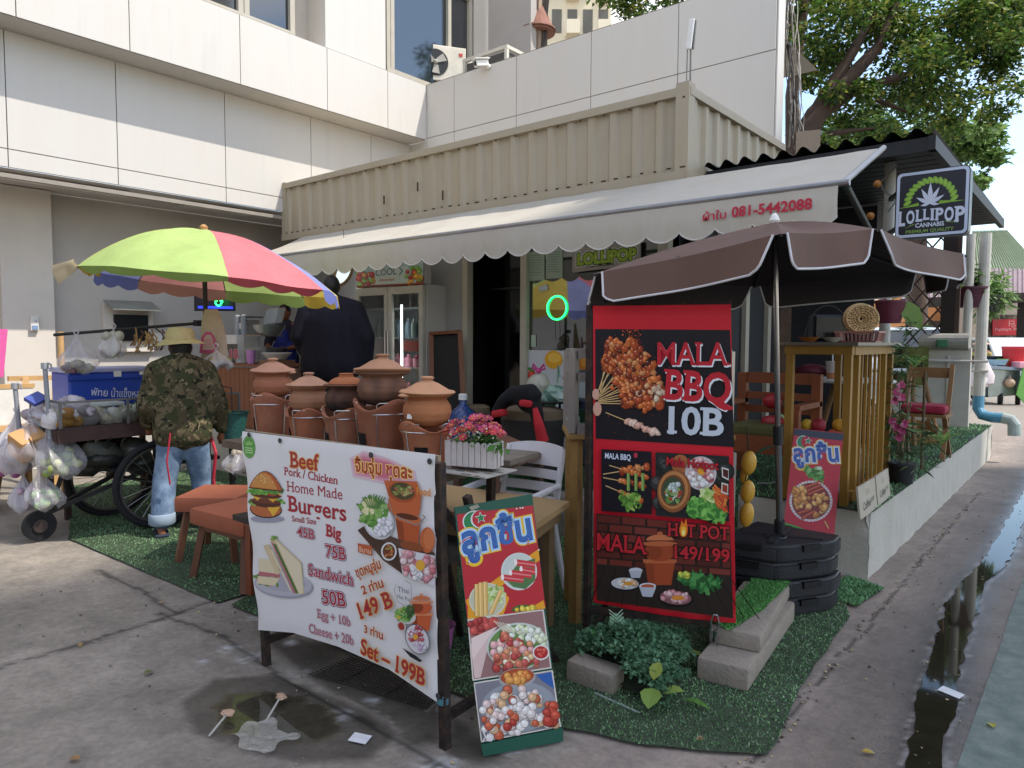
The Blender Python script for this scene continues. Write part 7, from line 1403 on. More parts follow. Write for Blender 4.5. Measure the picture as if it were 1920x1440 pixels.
for d0,d1 in((fx0+.02,fm_-.004),(fm_+.004,fx1-.02)):
 m=MB()
 for x in(d0+.03,d1-.03):m.box((x,fy,(fz0+.3+fz1)/2),(.06,.04,fz1-fz0-.32))
 m.box(((d0+d1)/2,fy,fz1-.05),(d1-d0-.12,.04,.08));m.box(((d0+d1)/2,fy,fz0+.34),(d1-d0-.12,.04,.08));dr=m.build('door',mat('fridge_door_frame','#b5b0a6',.4,metal=.2),t)
 m=MB();m.quad((d0+.06,fy+.01,fz0+.38),(d1-.06,fy+.01,fz0+.38),(d1-.06,fy+.01,fz1-.09),(d0+.06,fy+.01,fz1-.09));m.build('glass',GLS,dr);m=MB();m.box((d1-.02 if d0==fx0+.02 else d0+.02,fy-.03,(fz0+fz1)/2+.1),(.02,.03,.5));m.build('handle',CHROME,dr)
for k in range(4):m=MB();m.box((fm_,fy+.33,fz0+.45+k*.34),(fx1-fx0-.1,.5,.012));m.build('shelf',mat('shelf_white','#b9bcbb',.4),t)
m=MB();m.box((fm_+.1,fy+.1,(fz0+fz1)/2+.05),(.015,.015,1.2));m.build('light_tube',mat('tube_lamp','#dfe8ea',.3,emit=('#dfe9ee',7)),t)
HB=Canvas((fx0+.03,fy-.012,fz1+.01),(1,0,0),(0,0,1),(0,-1,0),base=.002);m=MB();m.box((fm_,fy+.05,(fz1+fz2)/2+.005),(fx1-fx0-.02,.1,fz2-fz1-.01));m.build('header',FB,t)
HB.fill([(670,499),(794,490),(794,532),(670,537)],'#9fb5b5');HB.fill([(700,506),(765,498),(765,530),(700,534)],'#b9c6c4');balls(HB,[(672,512),(700,515),(700,534),(672,536)],26,5,['#b8402f','#5f8f3a','#c98a35','#86a84e','#a8353a']);balls(HB,[(762,505),(793,498),(793,531),(762,532)],26,5,['#c9722f','#6f9a3a','#d8a03a','#a83a3a','#86a84e'])
HB.text('COOL',(705,518),(744,514),12,'#2f4a6a',bold=.0);HB.text('Inverter',(712,528),(742,526),6,'#b8503a',bold=.0,shear=.2);HB.line([(748,500),(755,508),(749,516)],1.5,'#3f6a7a');HB.fill([(669,536),(795,530),(795,533),(669,539)],'#8a3a2c');HB.build('header_print',t)
k=0
for sh,(cols,n_,h_,r_)in enumerate(((['#b0606a','#a5505a','#c9b0a8'],7,.16,.05),(['#c46a8a','#d58aa0','#b5b0a8'],8,.15,.05),(['#8a9a95','#6f7f8a','#a5a8a0'],8,.22,.04),(['#7f7a70','#9a958c'],6,.25,.03))):
 for q in range(n_):
  x=fx0+.13+q*(fx1-fx0-.26)/(n_-1);z=fz0+.457+sh*.34;m=MB();c_=random.choice(cols);m.lathe([(r_,0),(r_,h_*.65),(r_*.45,h_*.82),(r_*.42,h_)],(x,fy+.2+.1*random.random(),z),12,col=c_);o=tag(m.build('drink_bottle',PAINT,smooth=True),'drink bottle on a shelf inside the glass door fridge','bottle','bottles inside the drinks fridge')
m=MB();m.box((fx1-.28,fy+.2,fz0+.45+.34+.25),(.36,.2,.12),col='#b8462f');tag(m.build('red_tray',PAINT),'red plastic tray in the right half of the drinks fridge','tray')
p=[onY(810,625,5.35),onY(864,622,5.35),onY(884,775,5.1),onY(818,778,5.1)];t=thing('blackboard','wood framed blackboard easel leaning by the shop doorway','blackboard',tuple(p[3]));m=MB();p[2].z=p[3].z=PZ+.02;p[3]=Vector((p[3].x,5.05,PZ+.02));p[2]=Vector((p[2].x-.02,5.05,PZ+.02));m.slab(p,(0,.02,0));m.build('board',mat('slate_black','#141416',.7),t);m=MB()
for a,b in((0,1),(1,2),(3,0)):m.bar(p[a]-Vector((0,.012,0)),p[b]-Vector((0,.012,0)),.05,.035)
m.build('frame',mat('frame_brown','#6a4128',.6,var=.2),t)
p=onY(868,790,4.9);t=thing('water_bottle','large blue water bottle with white cap by the shop door','bottle',(p.x,4.9,PZ));zz=onY(868,740,4.9).z;m=MB();b0=Vector((p.x,4.9,PZ));H_=zz-PZ;m.lathe([(.13,0),(.14,.03),(.14,H_*.62),(.12,H_*.72),(.06,H_*.8),(.035,H_*.85),(.035,H_*.93)],b0,26);m.build('bottle',mat('blue_bottle','#1f3a70',.15,var=.05,spec=.7),t,smooth=True);m=MB();m.lathe([(.042,H_*.92),(.042,H_),(.03,H_+.01)],b0,16);m.build('cap',mat('white_plastic'),t)
WK=mat('dark_wicker','#2a2725',.7,var=.4,scale=60,bump=.8,bscale=90)
def tub_chair(px0,px1,pyt,Y_,label,cush='#6a5a48'):
 a,b=onY(px0,pyt,Y_),onY(px1,pyt,Y_);c_=Vector(((a.x+b.x)/2,Y_+.3,PZ));r=(b.x-a.x)/2*1.08;H_=a.z-PZ;t=thing('wicker_chair',label,'chair',tuple(c_),0,'wicker tub chairs on the terrace')
 def wv(r_,z,a_):return(r_*(1+.01*math.sin(a_*60)*math.sin(z*160)),z)
 m=MB();m.lathe([(r*.8,0),(r*.86,H_*.3),(r*.95,H_*.85),(r*.93,H_*.86),(r*.8,H_*.84)],c_,60,wob=wv);m.build('shell',WK,t,smooth=True);m=MB();m.lathe([(r*.84,H_*.8),(r*.9,H_*.86),(r*.86,H_*1.0),(r*.6,H_*1.05)],c_,30);m.build('cushion',mat('taupe_cushion',cush,.9,var=.12,bump=.2),t,smooth=True);return c_,r,H_
c_,r_,H_=tub_chair(912,1008,768,4.55,'dark wicker tub chair with taupe cushion and a jacket thrown over it');tub_chair(835,875,765,5.0,'dark wicker tub chair half hidden behind the last clay pot')
t=thing('jacket','black jacket with red cuffs thrown over the wicker tub chair','jacket',tuple(c_+Vector((0,0,H_))));JB=MB();Ya=4.5
for pts,rs in(([(932,772),(945,752),(965,738),(995,735)],[.05,.06,.07,.07]),([(975,742),(985,758),(990,762)],[.07,.06,.055]),([(995,740),(1005,770),(1012,810)],[.06,.06,.05]),([(960,742),(1000,742)],[.07,.07])):limb(JB,[onY(x,y,Ya)for x,y in pts],rs,10)
r=fuse(JB,'j',None,None,.014,4);r.build('cloth',mat('black_cloth'),t,smooth=True)
m=MB();m.bar(onY(925,777,Ya-.04),onY(948,773,Ya-.04),.07,.06,bev=.02);m.bar(onY(977,755,Ya-.06),onY(997,758,Ya-.06),.07,.055,bev=.02);m.tube([onY(1003,765,Ya-.07),onY(1010,795,Ya-.07),onY(1018,828,Ya-.05)],[.02,.04,.05],8);m.build('red_cuff',mat('red_cloth','#b02028',.8),t)
p=onY(1040,746,5.1);t=thing('bistro_table','small round black metal table with bags of food in front of the shop window','table',(p.x,5.1,PZ));zt_=onY(1040,748,5.1).z;m=MB();m.lathe([(.3,zt_-.02-PZ),(.31,zt_-.01-PZ),(.3,zt_-PZ)],(p.x,5.1,PZ),32);m.build('tabletop',mat('black_metal','#1a1a1d',.4,metal=.3),t)
for k in range(4):a=k*math.pi/2+.4;m=MB();m.tube([(p.x+.2*math.cos(a),5.1+.2*math.sin(a),zt_-.02),(p.x+.27*math.cos(a),5.1+.27*math.sin(a),PZ+.012)],.012,7);m.build('leg',mat('black_metal'),t)
m=MB();m.tube([(p.x+.21*math.cos(a),5.1+.21*math.sin(a),PZ+.3)for a in np.linspace(0,6.283,24)[:-1]],.01,6,closed=True);m.lathe([(.2,PZ+.295),(.2,PZ+.305)],(p.x,5.1,0),24);m.build('lower_shelf',mat('black_metal'),t)
q=Vector((p.x-.12,5.0,zt_));t=thing('food_bag','white bag tied with a pink bow on the round black table','bag',tuple(q));m=MB();m.ell(q+Vector((0,0,.1)),(.11,.1,.14),16,12,'#aaa796',Euler((0,.5,0)).to_matrix(),jit=.03);m.build('bag',WRAP,t,smooth=True);m=MB();h_=q+Vector((.03,-.02,.25));m.ell(h_,.025,8,6,'#b53a7a');
for s_ in(-1,1):m.tube([h_,h_+Vector((s_*.06,0,.06)),h_+Vector((s_*.07,0,.02)),h_],.01,5,col='#b53a7a')
m.tube([h_,h_+Vector((-.09,-.02,-.18))],.01,5,col='#a8356a');m.build('ribbon',PAINT,t)
q=Vector((p.x+.13,5.0,zt_));heap('vegetable_bag','clear bag of green leafy vegetables on the round black table','bag',q,(.14,.12,.16),16,['#6f8a7a','#86a090','#5a7a6a','#93a59a'],.08,WRAP);m=MB();m.tube([q+Vector((-.03,0,.15)),q+Vector((-.02,0,.3)),q+Vector((0,0,.2))],.012,5,col='#7d9a8a');m.build('bag_knot',WRAP,bpy.data.objects['vegetable_bag'])
t=thing('flower_pot','pot of pink and white flowers on the lower shelf of the black table','plant',(p.x,5.0,PZ+.31));m=MB();m.lathe([(.07,0),(.1,.1)],(p.x,4.98,PZ+.31),16,col='#2c2a2a');m.build('pot',PAINT,t);leaf_cloud([((p.x+random.gauss(0,.09),4.95+random.gauss(0,.06),PZ+.47+random.gauss(0,.05)),.06)for _ in range(12)],380,.045,['#3a5530','#48693c','#2c4426'],(1,1,.8),parent=t,name='leaves',aspect=.55);m=MB()
for k in range(26):m.ell((p.x+random.gauss(0,.12),4.9+random.gauss(0,.04),PZ+.48+random.gauss(0,.07)),(.022,.015,.02),7,5,random.choice(['#b0405a','#c9c2c4','#a83a4a','#c25a72']))
m.build('blossoms',PAINT,t)
q=onY(1072,830,5.0);t=thing('storage_bin','dark blue plastic bin on castors beside the round table','bin',(q.x,5.2,PZ));m=MB();m.box((q.x+.08,5.25,PZ+.33),(.3,.35,.55),bev=.02,col='#1d2a3f');m.build('body',PAINT,t);m=MB();m.tube([(q.x+.0,5.05,PZ+.05),(q.x+.03,5.05,PZ+.05)],.04,12,col='#8a8a8c');m.build('castor',PAINT,t)
st=onZ(1062,1005);t=thing('concrete_block','rough grey concrete step block below the terrace edge','block',(st.x-.1,4.75,0));m=MB();m.box((-3.2,4.72,.17),(.34,.4,.33),bev=.03);m.build('block',mat('block_concrete','#77736b',.9,var=.4,scale=9,bump=.8,bscale=25),t,smooth=True)
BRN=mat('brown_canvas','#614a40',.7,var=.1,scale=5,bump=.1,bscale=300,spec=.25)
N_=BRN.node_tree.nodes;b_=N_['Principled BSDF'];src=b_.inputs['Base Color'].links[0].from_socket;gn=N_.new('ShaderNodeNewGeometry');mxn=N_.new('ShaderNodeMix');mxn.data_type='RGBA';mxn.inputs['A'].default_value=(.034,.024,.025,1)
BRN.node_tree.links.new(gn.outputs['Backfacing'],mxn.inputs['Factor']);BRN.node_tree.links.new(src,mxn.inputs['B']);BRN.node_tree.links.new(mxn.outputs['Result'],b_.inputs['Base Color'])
PIPE=mat('white_piping','#c5c2c4',.6)
pk=onD(1452,417,3.98);t=thing('brown_parasol','dark brown parasol with white piped hanging flaps and chrome pole on black base weights','parasol',(pk.x,pk.y,.42))
RIM=[(1113,514,3.42),(1465,438,2.95),(1646,430,3.3),(1812,478,4.05),(1796,497,4.65),(1727,512,4.95),(1415,538,4.85),(1112,533,4.25)]
rim=[onD(*r)for r in RIM];ctr=sum(rim,Vector())/8
for k in range(8):
 p,q=rim[k],rim[(k+1)%8];m=MB()
 def cp(i,j):
  e=p.lerp(q,i);e=e+(ctr-e)*(.06*math.sin(math.pi*i));v=pk.lerp(e,j);return v+Vector((0,0,-.035*math.sin(math.pi*j)*math.sin(math.pi*i)+.02*math.sin(math.pi*j)))
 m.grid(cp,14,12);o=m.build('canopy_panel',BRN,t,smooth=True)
 outw=((p+q)/2-ctr);outw.z=0;outw.normalize();L_=(q-p).length;dr=.155
 def fl(i,j):
  e=p.lerp(q,i);e=e+(ctr-e)*(.06*math.sin(math.pi*i));ins=.035+.03*j;ii=ins/L_*1.0+(1-2*ins/L_)*i;e=p.lerp(q,ii);e=e+(ctr-e)*(.06*math.sin(math.pi*ii));rd=1-.22*max(0,(abs(2*i-1)-.86)/.14)**2
  return e+outw*(.035*j+.012*math.sin(ii*9+k)*j)+Vector((0,0,-dr*j*rd+.004))
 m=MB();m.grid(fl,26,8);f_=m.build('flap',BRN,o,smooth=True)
 m=MB();m.tube([fl(0,j)for j in np.linspace(0,1,8)]+[fl(i,1)for i in np.linspace(.02,.98,24)]+[fl(1,j)for j in np.linspace(1,0,8)],.0055,6);m.build('piping',PIPE,f_,smooth=True)
 m=MB();m.tube([pk+Vector((0,0,-.03)),pk.lerp(p,.5)+Vector((0,0,-.01)),p+Vector((0,0,-.006))],.007,5);m.build('rib',mat('rib_dark','#2b2a2c',.5),t)
bx=Vector((-1.385,4.03,0));bx=onZ(1462,1003,.42)
m=MB();mid=bx.lerp(pk,.32);m.tube([bx,mid],.019,12);m.tube([mid,pk],.016,12);m.build('pole',mat('chrome_pole','#8a878a',.2,metal=1,var=.1),t);m=MB();m.tube([bx.lerp(pk,.3),bx.lerp(pk,.36)],.028,12);m.tube([bx,bx.lerp(pk,.05)],.03,12);m.build('pole_joint',mat('black_plastic','#19191c',.5),t)
m=MB();m.lathe([(.02,-.01),(.03,.01),(.02,.035),(.008,.05)],pk,14);m.build('finial',mat('white_plastic'),t)
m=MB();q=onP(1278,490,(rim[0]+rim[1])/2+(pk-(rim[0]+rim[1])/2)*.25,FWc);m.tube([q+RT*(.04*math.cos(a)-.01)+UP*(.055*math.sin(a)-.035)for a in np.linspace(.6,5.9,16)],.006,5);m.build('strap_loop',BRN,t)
BPL=mat('weight_plastic','#1c1d22',.5,var=.25,scale=8,bump=.3,bscale=120)
for k in range(4):
 z0=.012+k*.104;dx=(0,.012,-.006,.006)[k];P_=[(-1.70+dx,3.88),(-1.36+dx,3.93),(-1.30+dx,3.99),(-1.16+dx,4.22),(-1.14+dx,4.30),(-1.15+dx,4.42),(-1.66+dx,4.42)]
 bm=bmesh.new();vs=[bm.verts.new((x,y,z0))for x,y in P_];f=bm.faces.new(vs);r_=bmesh.ops.extrude_face_region(bm,geom=[f]);bmesh.ops.translate(bm,verts=[v for v in r_['geom']if isinstance(v,bmesh.types.BMVert)],vec=(0,0,.098));bmesh.ops.recalc_face_normals(bm,faces=bm.faces);bmesh.ops.bevel(bm,geom=bm.edges[:],offset=.014,segments=3,affect='EDGES');bm.verts.index_update()
 m=MB();m.add([v.co.copy()for v in bm.verts],[tuple(v.index for v in f.verts)for f in bm.faces]);bm.free()
 t2=thing('umbrella_weight',['black plastic base weight at the bottom of the stack on the turf','black plastic base weight second from the bottom of the stack','black plastic base weight just under the topmost one','topmost black plastic base weight with ridged lid holding the parasol pole'][k],'weight',(-1.4,4.15,z0),0,'stacked black base weights');m.build('block',BPL,t2,smooth=True)
 m=MB();
 for c_,a_,w_ in(((-1.50,3.905),.14,.13),((-1.225,4.11),1.03,.12)):m.box((c_[0]+dx,c_[1],z0+.075),(w_,.022,.034),(0,0,a_),'#0b0b0d')
 m.build('grip_recess',PAINT,t2)
 if k==3:m=MB();m.bar((-1.62,4.1,z0+.099),(-1.2,4.25,z0+.099),.05,.012);m.bar((-1.4,3.97,z0+.1),(-1.45,4.4,z0+.1),.05,.012);m.tube([(-1.42+.05*math.cos(a),4.12+.05*math.sin(a),z0+.102)for a in np.linspace(0,6.28,20)[:-1]],.008,6,closed=True);m.build('lid_rib',BPL,t2)
mc=Vector((-1.64,2.84,0));t=thing('boxwood_mat','mound of dense small leaved artificial boxwood lying on the turf below the red banner','plant',tuple(mc));MP=pxpoly([(1082,1262),(1120,1195),(1180,1172),(1240,1190),(1285,1238),(1290,1290),(1255,1338),(1200,1325),(1140,1290)]);cl=[]
def mh(x,y):return max(0,.19-1.25*((x-mc.x)**2+((y-mc.y)*.8)**2))+.03*mnoise.noise((x*9,y*9,0))
while len(cl)<420:
 x,y=random.uniform(-2.1,-1.2),random.uniform(2.4,3.4)
 if inpoly(x,y,MP):cl.append(((x,y,max(.02,mh(x,y))),.035))
leaf_cloud(cl,9000,.021,['#4d7355','#5a8262','#68926f','#41644b','#769d79'],(1,1,.7),parent=t,name='leaves',aspect=.7,flat=.8,droop=-.2)
m=MB();m.poly([(mc.x+(x-mc.x)*.9,mc.y+(y-mc.y)*.9,.035)for x,y in MP]);m.build('net',mat('moss_dark'),t)
def bigleaf(m,c,d,L_,w_,col,up=Vector((0,0,1)),mid=None):
 d=d.normalized();s_=d.cross(up).normalized();n_=s_.cross(d);pts=[]
 for f,g in((0,0),(.2,.7),(.45,1),(.75,.7),(1,0)):pts.append((f,g))
 for sg in(-1,1):
  row=[c+d*L_*f+n_*(.1*L_*math.sin(f*3))for f,g in pts];edge=[c+d*L_*f+s_*sg*w_*g+n_*(.1*L_*math.sin(f*3)+.15*w_*g)for f,g in pts]
  for a in range(4):m.quad(row[a],row[a+1],edge[a+1],edge[a],col)
 if mid:
  for a in range(5):q=c+d*L_*(.15+a*.16)+n_*(.1*L_*math.sin((.15+a*.16)*3)+.004);m.quad(q,q+s_*w_*.75+d*.03+n_*.006,q+s_*w_*.75+d*.036+n_*.006,q+d*.006,mid);m.quad(q,q-s_*w_*.75+d*.03+n_*.006,q-s_*w_*.75+d*.036+n_*.006,q+d*.006,mid)
m=MB();c_=onZ(1160,1195,.16);bigleaf(m,c_,Vector((-.3,.35,.35)),.13,.045,'#6f9a78',mid='#b5cbb0');bigleaf(m,c_,Vector((.3,-.1,-.1)),.12,.04,'#6a9473',mid='#b0c8ac');bigleaf(m,onZ(1130,1210,.12),Vector((-.3,0,.2)),.1,.04,'#4f8a45');bigleaf(m,onZ(1225,1290,.1),Vector((.1,-.3,-.1)),.12,.045,'#7f9a4a');bigleaf(m,onZ(1240,1300,.06),Vector((.35,.1,.1)),.1,.04,'#8fa553');bigleaf(m,onZ(1225,1275,.12),Vector((-.05,.3,.2)),.09,.03,'#93a04a');bigleaf(m,onZ(1275,1225,.08),Vector((.5,.1,.05)),.11,.03,'#7a8045');bigleaf(m,onZ(1280,1310,.03),Vector((.5,-.05,0)),.13,.018,'#5f8a3f');m.build('broad_leaf',LEAF,t)
STN=mat('cast_stone','#988d80',.85,var=.3,scale=8,bump=.6,bscale=50,col2='#7f766b')
a,b=onZ(1066,1283),onZ(1154,1312);d=(b-a);ang=math.atan2(d.y,d.x);t=tag(MB().box(((a+b)/2+Vector((-.02,.06,.055))),(d.length,.12,.1),(0,.04,ang),bev=.014).build('stone_block',STN,smooth=True),'small pale stone block tipped under the left edge of the boxwood mat','block')
a=onZ(1200,1338,.012);m=MB();m.tube([a,onZ(1115,1300,.012)],.006,6,col='#8f9a98');tag(m.build('plastic_stick',PAINT),'thin pale plastic stick on the turf by the boxwood mat','stick')
ang=math.atan2(1.0,-.12);
tag(MB().box((-1.315,3.48,.065),(.98,.23,.105),(0,0,ang),bev=.014).build('stone_block',STN,smooth=True),'long lower stone block of the step beside the red banner','block');tag(MB().box((-1.35,3.60,.16),(.86,.24,.085),(0,0,ang+.05),bev=.02).build('stone_block',STN,smooth=True),'upper stone block of the step under the turf strip','block')
P_=[(-1.47,3.95),(-1.40,3.2),(-1.29,3.16),(-1.27,3.5),(-1.30,4.0)]
def zst(x,y):return .205 if y>3.22 else .205-(3.22-y)*1.2
stuff(blades('turf',edge_wob(P_,.006,6),.206,9000,.02,['#3f6a37','#4a7740','#55834a','#355a30'],.004).build('turf',TURF,loc=(0,0,0)))
def leafbit(x,y,col,label,s_=.04,nm='fallen_leaf'):
 q=onZ(x,y,.008);m=MB();a=random.uniform(0,6.28);bigleaf(m,q,Vector((math.cos(a),math.sin(a),.1)),s_,s_*.32,col);o=tag(m.build(nm,LEAF),label,'leaf',None);return o
for i,(x,y,c,lb)in enumerate(((288,1258,'#6f7a45','dull green dry leaf on the concrete left of the menu banner leg'),(130,1422,'#a5825a','tan dry leaf at the bottom left edge'),(1640,1412,'#b8a04a','yellow leaf in the gutter water at the bottom'),(1855,1355,'#b0a545','yellow green leaf on the grey road surface'),(1325,1385,'#a08a62','straw coloured dry leaf on the front turf edge'),(1440,1345,'#b59a5a','small ochre leaf on the turf near the right corner'),(310,1130,'#9a8058','tiny tan leaf by the orange chairs'),(150,1212,'#a88a4e','small yellow brown leaf on the long pavement crack'),(1740,1205,'#8a6a42','brown leaf by the upper gutter water'),(1462,1185,'#a58f66','curled straw leaf beside the base weights'))):leafbit(x,y,c,lb,.05 if i<5 else .035)
m=MB();q=onZ(675,1384,.01);m.box(q,(.075,.055,.002),(.05,.03,.4),'#d0d0d4');tag(m.build('paper_card',PAINT),'small white paper card lying on damp concrete by the puddle','card')
m=MB();q=onZ(1783,1298,.012);m.box(q,(.09,.05,.003),(.08,.02,-.3),'#c5c8cc');tag(m.build('paper_scrap',PAINT),'white paper scrap floating in the gutter water','scrap')
q=onZ(490,1385,.006);m=MB();m.grid(lambda i,j:q+Vector(((i-.5)*.22+.02*math.sin(j*9),(j-.5)*.16+.02*math.sin(i*8),.012+.018*abs(mnoise.noise((i*4,j*4,1))))),18,14);tag(m.build('plastic_film',mat('clear_litter','#b8b5ac',.2,alpha=.45,spec=.8)),'crumpled clear plastic film lying in the front puddle','litter')
for a,b,lb in(((392,1380),(428,1336),'thin pale plastic fork lying at the left of the puddle'),((500,1350),(527,1305),'torn translucent plastic strip standing in the puddle')):
 m=MB();m.bar(onZ(*a,.012),onZ(*b,.03),.008,.003,col='#a9a79e');m.ell(onZ(*b,.03),(.03,.022,.008),9,6,'#b0907a',jit=.3);tag(m.build('plastic_litter',PAINT),lb,'litter')
m=MB()
for k in range(520):
 y=random.uniform(2.2,9);x=-.94+.035*mnoise.noise((0,y*2.3,1))+random.gauss(0,.018)if k<260 else random.uniform(-.9,-.35)
 if k>=260 and random.random()<.4:x,y=random.uniform(-5,-1.2),random.uniform(1.2,2.3)
 s_=random.uniform(.002,.007);c_=random.choice(['#7a705f','#93836a','#5c5448','#a8956f','#4a443c']);m.ell((x,y,.004+s_*.3),(s_*1.3,s_,s_*.6),5,4,c_,jit=.3)
stuff(m.build('grit',PAINT,loc=(0,0,0)))
AL=mat('aluminium','#9c9792',.4,metal=.5,var=.1);d=Vector((.77,.64,0));nb=Vector((-.64,.77,0));A=onD(1075,805,3.82);A.z=0;Wc,Dc,z0,z1=.83,.38,1.06,1.5
t=thing('display_cabinet','aluminium and glass food cabinet on a wooden stand behind the tall red banner','cabinet',tuple(A));m=MB()
for a in(0,Wc):
 for b in(0,Dc):q=A+d*a+nb*b;m.bar((q.x,q.y,z0),(q.x,q.y,z1),.04)
for z in(z0+.02,z1-.015,z1-.14):
 for b in(0,Dc):m.bar(A+d*.02+nb*b+Vector((0,0,z)),A+d*(Wc-.02)+nb*b+Vector((0,0,z)),.036,.05)
 for a in(0,Wc):m.bar(A+d*a+nb*.02+Vector((0,0,z)),A+d*a+nb*(Dc-.02)+Vector((0,0,z)),.036,.05)
m.build('frame',AL,t);m=MB()
for a in(0,Wc):q=A+d*a;m.quad(q+Vector((0,0,z0)),q+nb*Dc+Vector((0,0,z0)),q+nb*Dc+Vector((0,0,z1)),q+Vector((0,0,z1)))
q=A;m.quad(q+Vector((0,0,z0)),q+d*Wc+Vector((0,0,z0)),q+d*Wc+Vector((0,0,z1)),q+Vector((0,0,z1)));m.build('glass',GLS,t)
m=MB();m.slab([A+Vector((0,0,z0+.03)),A+d*Wc+Vector((0,0,z0+.03)),A+d*Wc+nb*Dc+Vector((0,0,z0+.03)),A+nb*Dc+Vector((0,0,z0+.03))],(0,0,.02));m.slab([A+nb*.06+d*.04+Vector((0,0,z0+.05)),A+nb*.06+d*.3+Vector((0,0,z0+.05)),A+nb*.06+d*.3+Vector((0,0,z0+.12)),A+nb*.06+d*.04+Vector((0,0,z0+.12))],nb*.02,'#1f5a3f');m.build('tray',PAINT,t)
SW=mat('stand_wood','#a5834a',.7,var=.4,scale=6,col2='#7f5f34');
for a in(.02,Wc-.02):
 for b in(.02,Dc-.02):q=A+d*a+nb*b;m=MB();m.bar((q.x,q.y,0),(q.x,q.y,z0-.03),.05);m.build('stand_leg',SW,t)
m=MB();m.slab([A-d*.03-nb*.03+Vector((0,0,z0-.03)),A+d*(Wc+.03)-nb*.03+Vector((0,0,z0-.03)),A+d*(Wc+.03)+nb*(Dc+.03)+Vector((0,0,z0-.03)),A-d*.03+nb*(Dc+.03)+Vector((0,0,z0-.03))],(0,0,.025));m.build('stand_top',SW,t)
q=A+d*(Wc+.02);m=MB();m.slab([q-nb*.02+Vector((0,0,.35)),q+nb*.14+Vector((0,0,.35)),q+nb*.22+Vector((0,0,z0-.1)),q-nb*.04+Vector((0,0,z0-.1))],d*.015);o=m.build('side_board',mat('white_board','#a59d92',.7,var=.15),t)
for i,(x,y,rx,ry,lb)in enumerate(((1404,868,14,23,'uppermost artificial yellow mango hanging right of the red banner'),(1402,922,13,22,'middle artificial yellow mango hanging right of the red banner'),(1400,965,13,24,'lowest artificial yellow mango hanging right of the red banner'),(1395,893,7,14,'small half hidden yellow mango between the upper two'))):
 q=onD(x,y,3.62 if i<3 else 3.68);k_=3.62/FOC;m=MB();m.ell(q,(rx*k_,rx*k_,ry*k_),18,14,'#b5822a',Euler((0,.12,0)).to_matrix());o=tag(m.build('mango',mat('mango_plastic','#b58a2e',.45,var=.12,scale=10),smooth=True),lb,'mango','artificial mangoes on a string')
m=MB();m.tube([onD(1400,800,3.64),onD(1404,850,3.64),onD(1398,900,3.64),onD(1402,960,3.64)],.004,5,col='#3a3326');bigleaf(m,onD(1415,855,3.65),RT*.6+UP*.25,.13,.025,'#3f5a45');bigleaf(m,onD(1408,905,3.65),RT*.3-UP*.4,.08,.02,'#3a5340');tag(m.build('garland_string',LEAF),'dark string with leaves carrying the artificial mangoes','garland')
YEL=mat('yellow_timber','#96702a',.6,var=.22,scale=9,col2='#886425',bump=.1);yx0,yx1,yy0,yy1,yz=-1.72,-1.28,5.06,6.3,1.55
t=thing('slatted_counter','tall yellow painted wooden counter with vertical slats on the terrace corner','counter',((yx0+yx1)/2,(yy0+yy1)/2,PZ));zt=yz-.02
def post(x,y,w_=.048):m=MB();m.box((x,y,(PZ+.012+zt-.05)/2+.0),(w_,w_,zt-.06-PZ));m.build('post',YEL,t)
for x,y in((yx0+.03,yy0+.03),(yx1-.03,yy0+.03),(yx1-.03,yy0+.22),(yx1-.03,yy1-.25),(yx1-.03,yy1-.03),(yx0+.03,yy1-.03)):post(x,y)
m=MB();m.box(((yx0+yx1)/2,yy0+.03,zt-.03),(yx1-yx0,.066,.06));m.box((yx1-.03,(yy0+yy1)/2+.03,zt-.032),(.066,yy1-yy0-.07,.06));m.box((yx0+.03,(yy0+yy1)/2+.03,zt-.032),(.066,yy1-yy0-.07,.06));m.box((yx1-.03,(yy0+yy1)/2+.05,PZ+.06),(.06,yy1-yy0-.15,.07));m.box(((yx0+yx1)/2,yy0+.03,PZ+.06),(yx1-yx0-.14,.06,.07));m.build('rail',YEL,t)
for k in range(5):m=MB();m.box((yx1-.03,yy0+.37+k*.125,(PZ+zt)/2),(.018,.02,zt-PZ-.08));m.build('slat',YEL,t)
m=MB();m.box(((yx0+yx1)/2,(yy0+yy1)/2,yz-.008),(yx1-yx0+.08,yy1-yy0+.06,.022));m.build('countertop',mat('grey_top','#6a635a',.5,var=.15),t)
for i,(x,y,z,sz,c,lb)in enumerate(((-1.5,5.35,.62,(.3,.25,.34),'#b5aaa5','white carton with print behind the slats of the yellow counter'),(-1.48,5.7,.6,(.28,.25,.3),'#a59a92','second pale carton behind the yellow slats'),(-1.55,5.25,.86,(.26,.2,.1),'#8a2030','dark red box on the cartons behind the yellow posts'),(-1.45,5.55,.84,(.2,.2,.12),'#b8442c','orange red box among goods behind the yellow slats'))):
 m=MB();m.box((x,y,z),sz,(0,0,.2),c,bev=.01);o=tag(m.build('carton',PAINT),lb,'box')
for i,(x,y,c,r_,lb)in enumerate(((-1.52,5.2,'#8f2030',.05,'shiny dark red ball toy in the yellow counter'),(-1.42,5.32,'#c8952c',.045,'yellow ball shaped toy in the yellow counter'),(-1.6,5.2,'#c0a030',.04,'yellow toy beside the dark red ball'))):m=MB();m.ell((x,y,.97),r_,14,10,c);tag(m.build('toy_ball',PAINT,smooth=True),lb,'toy')
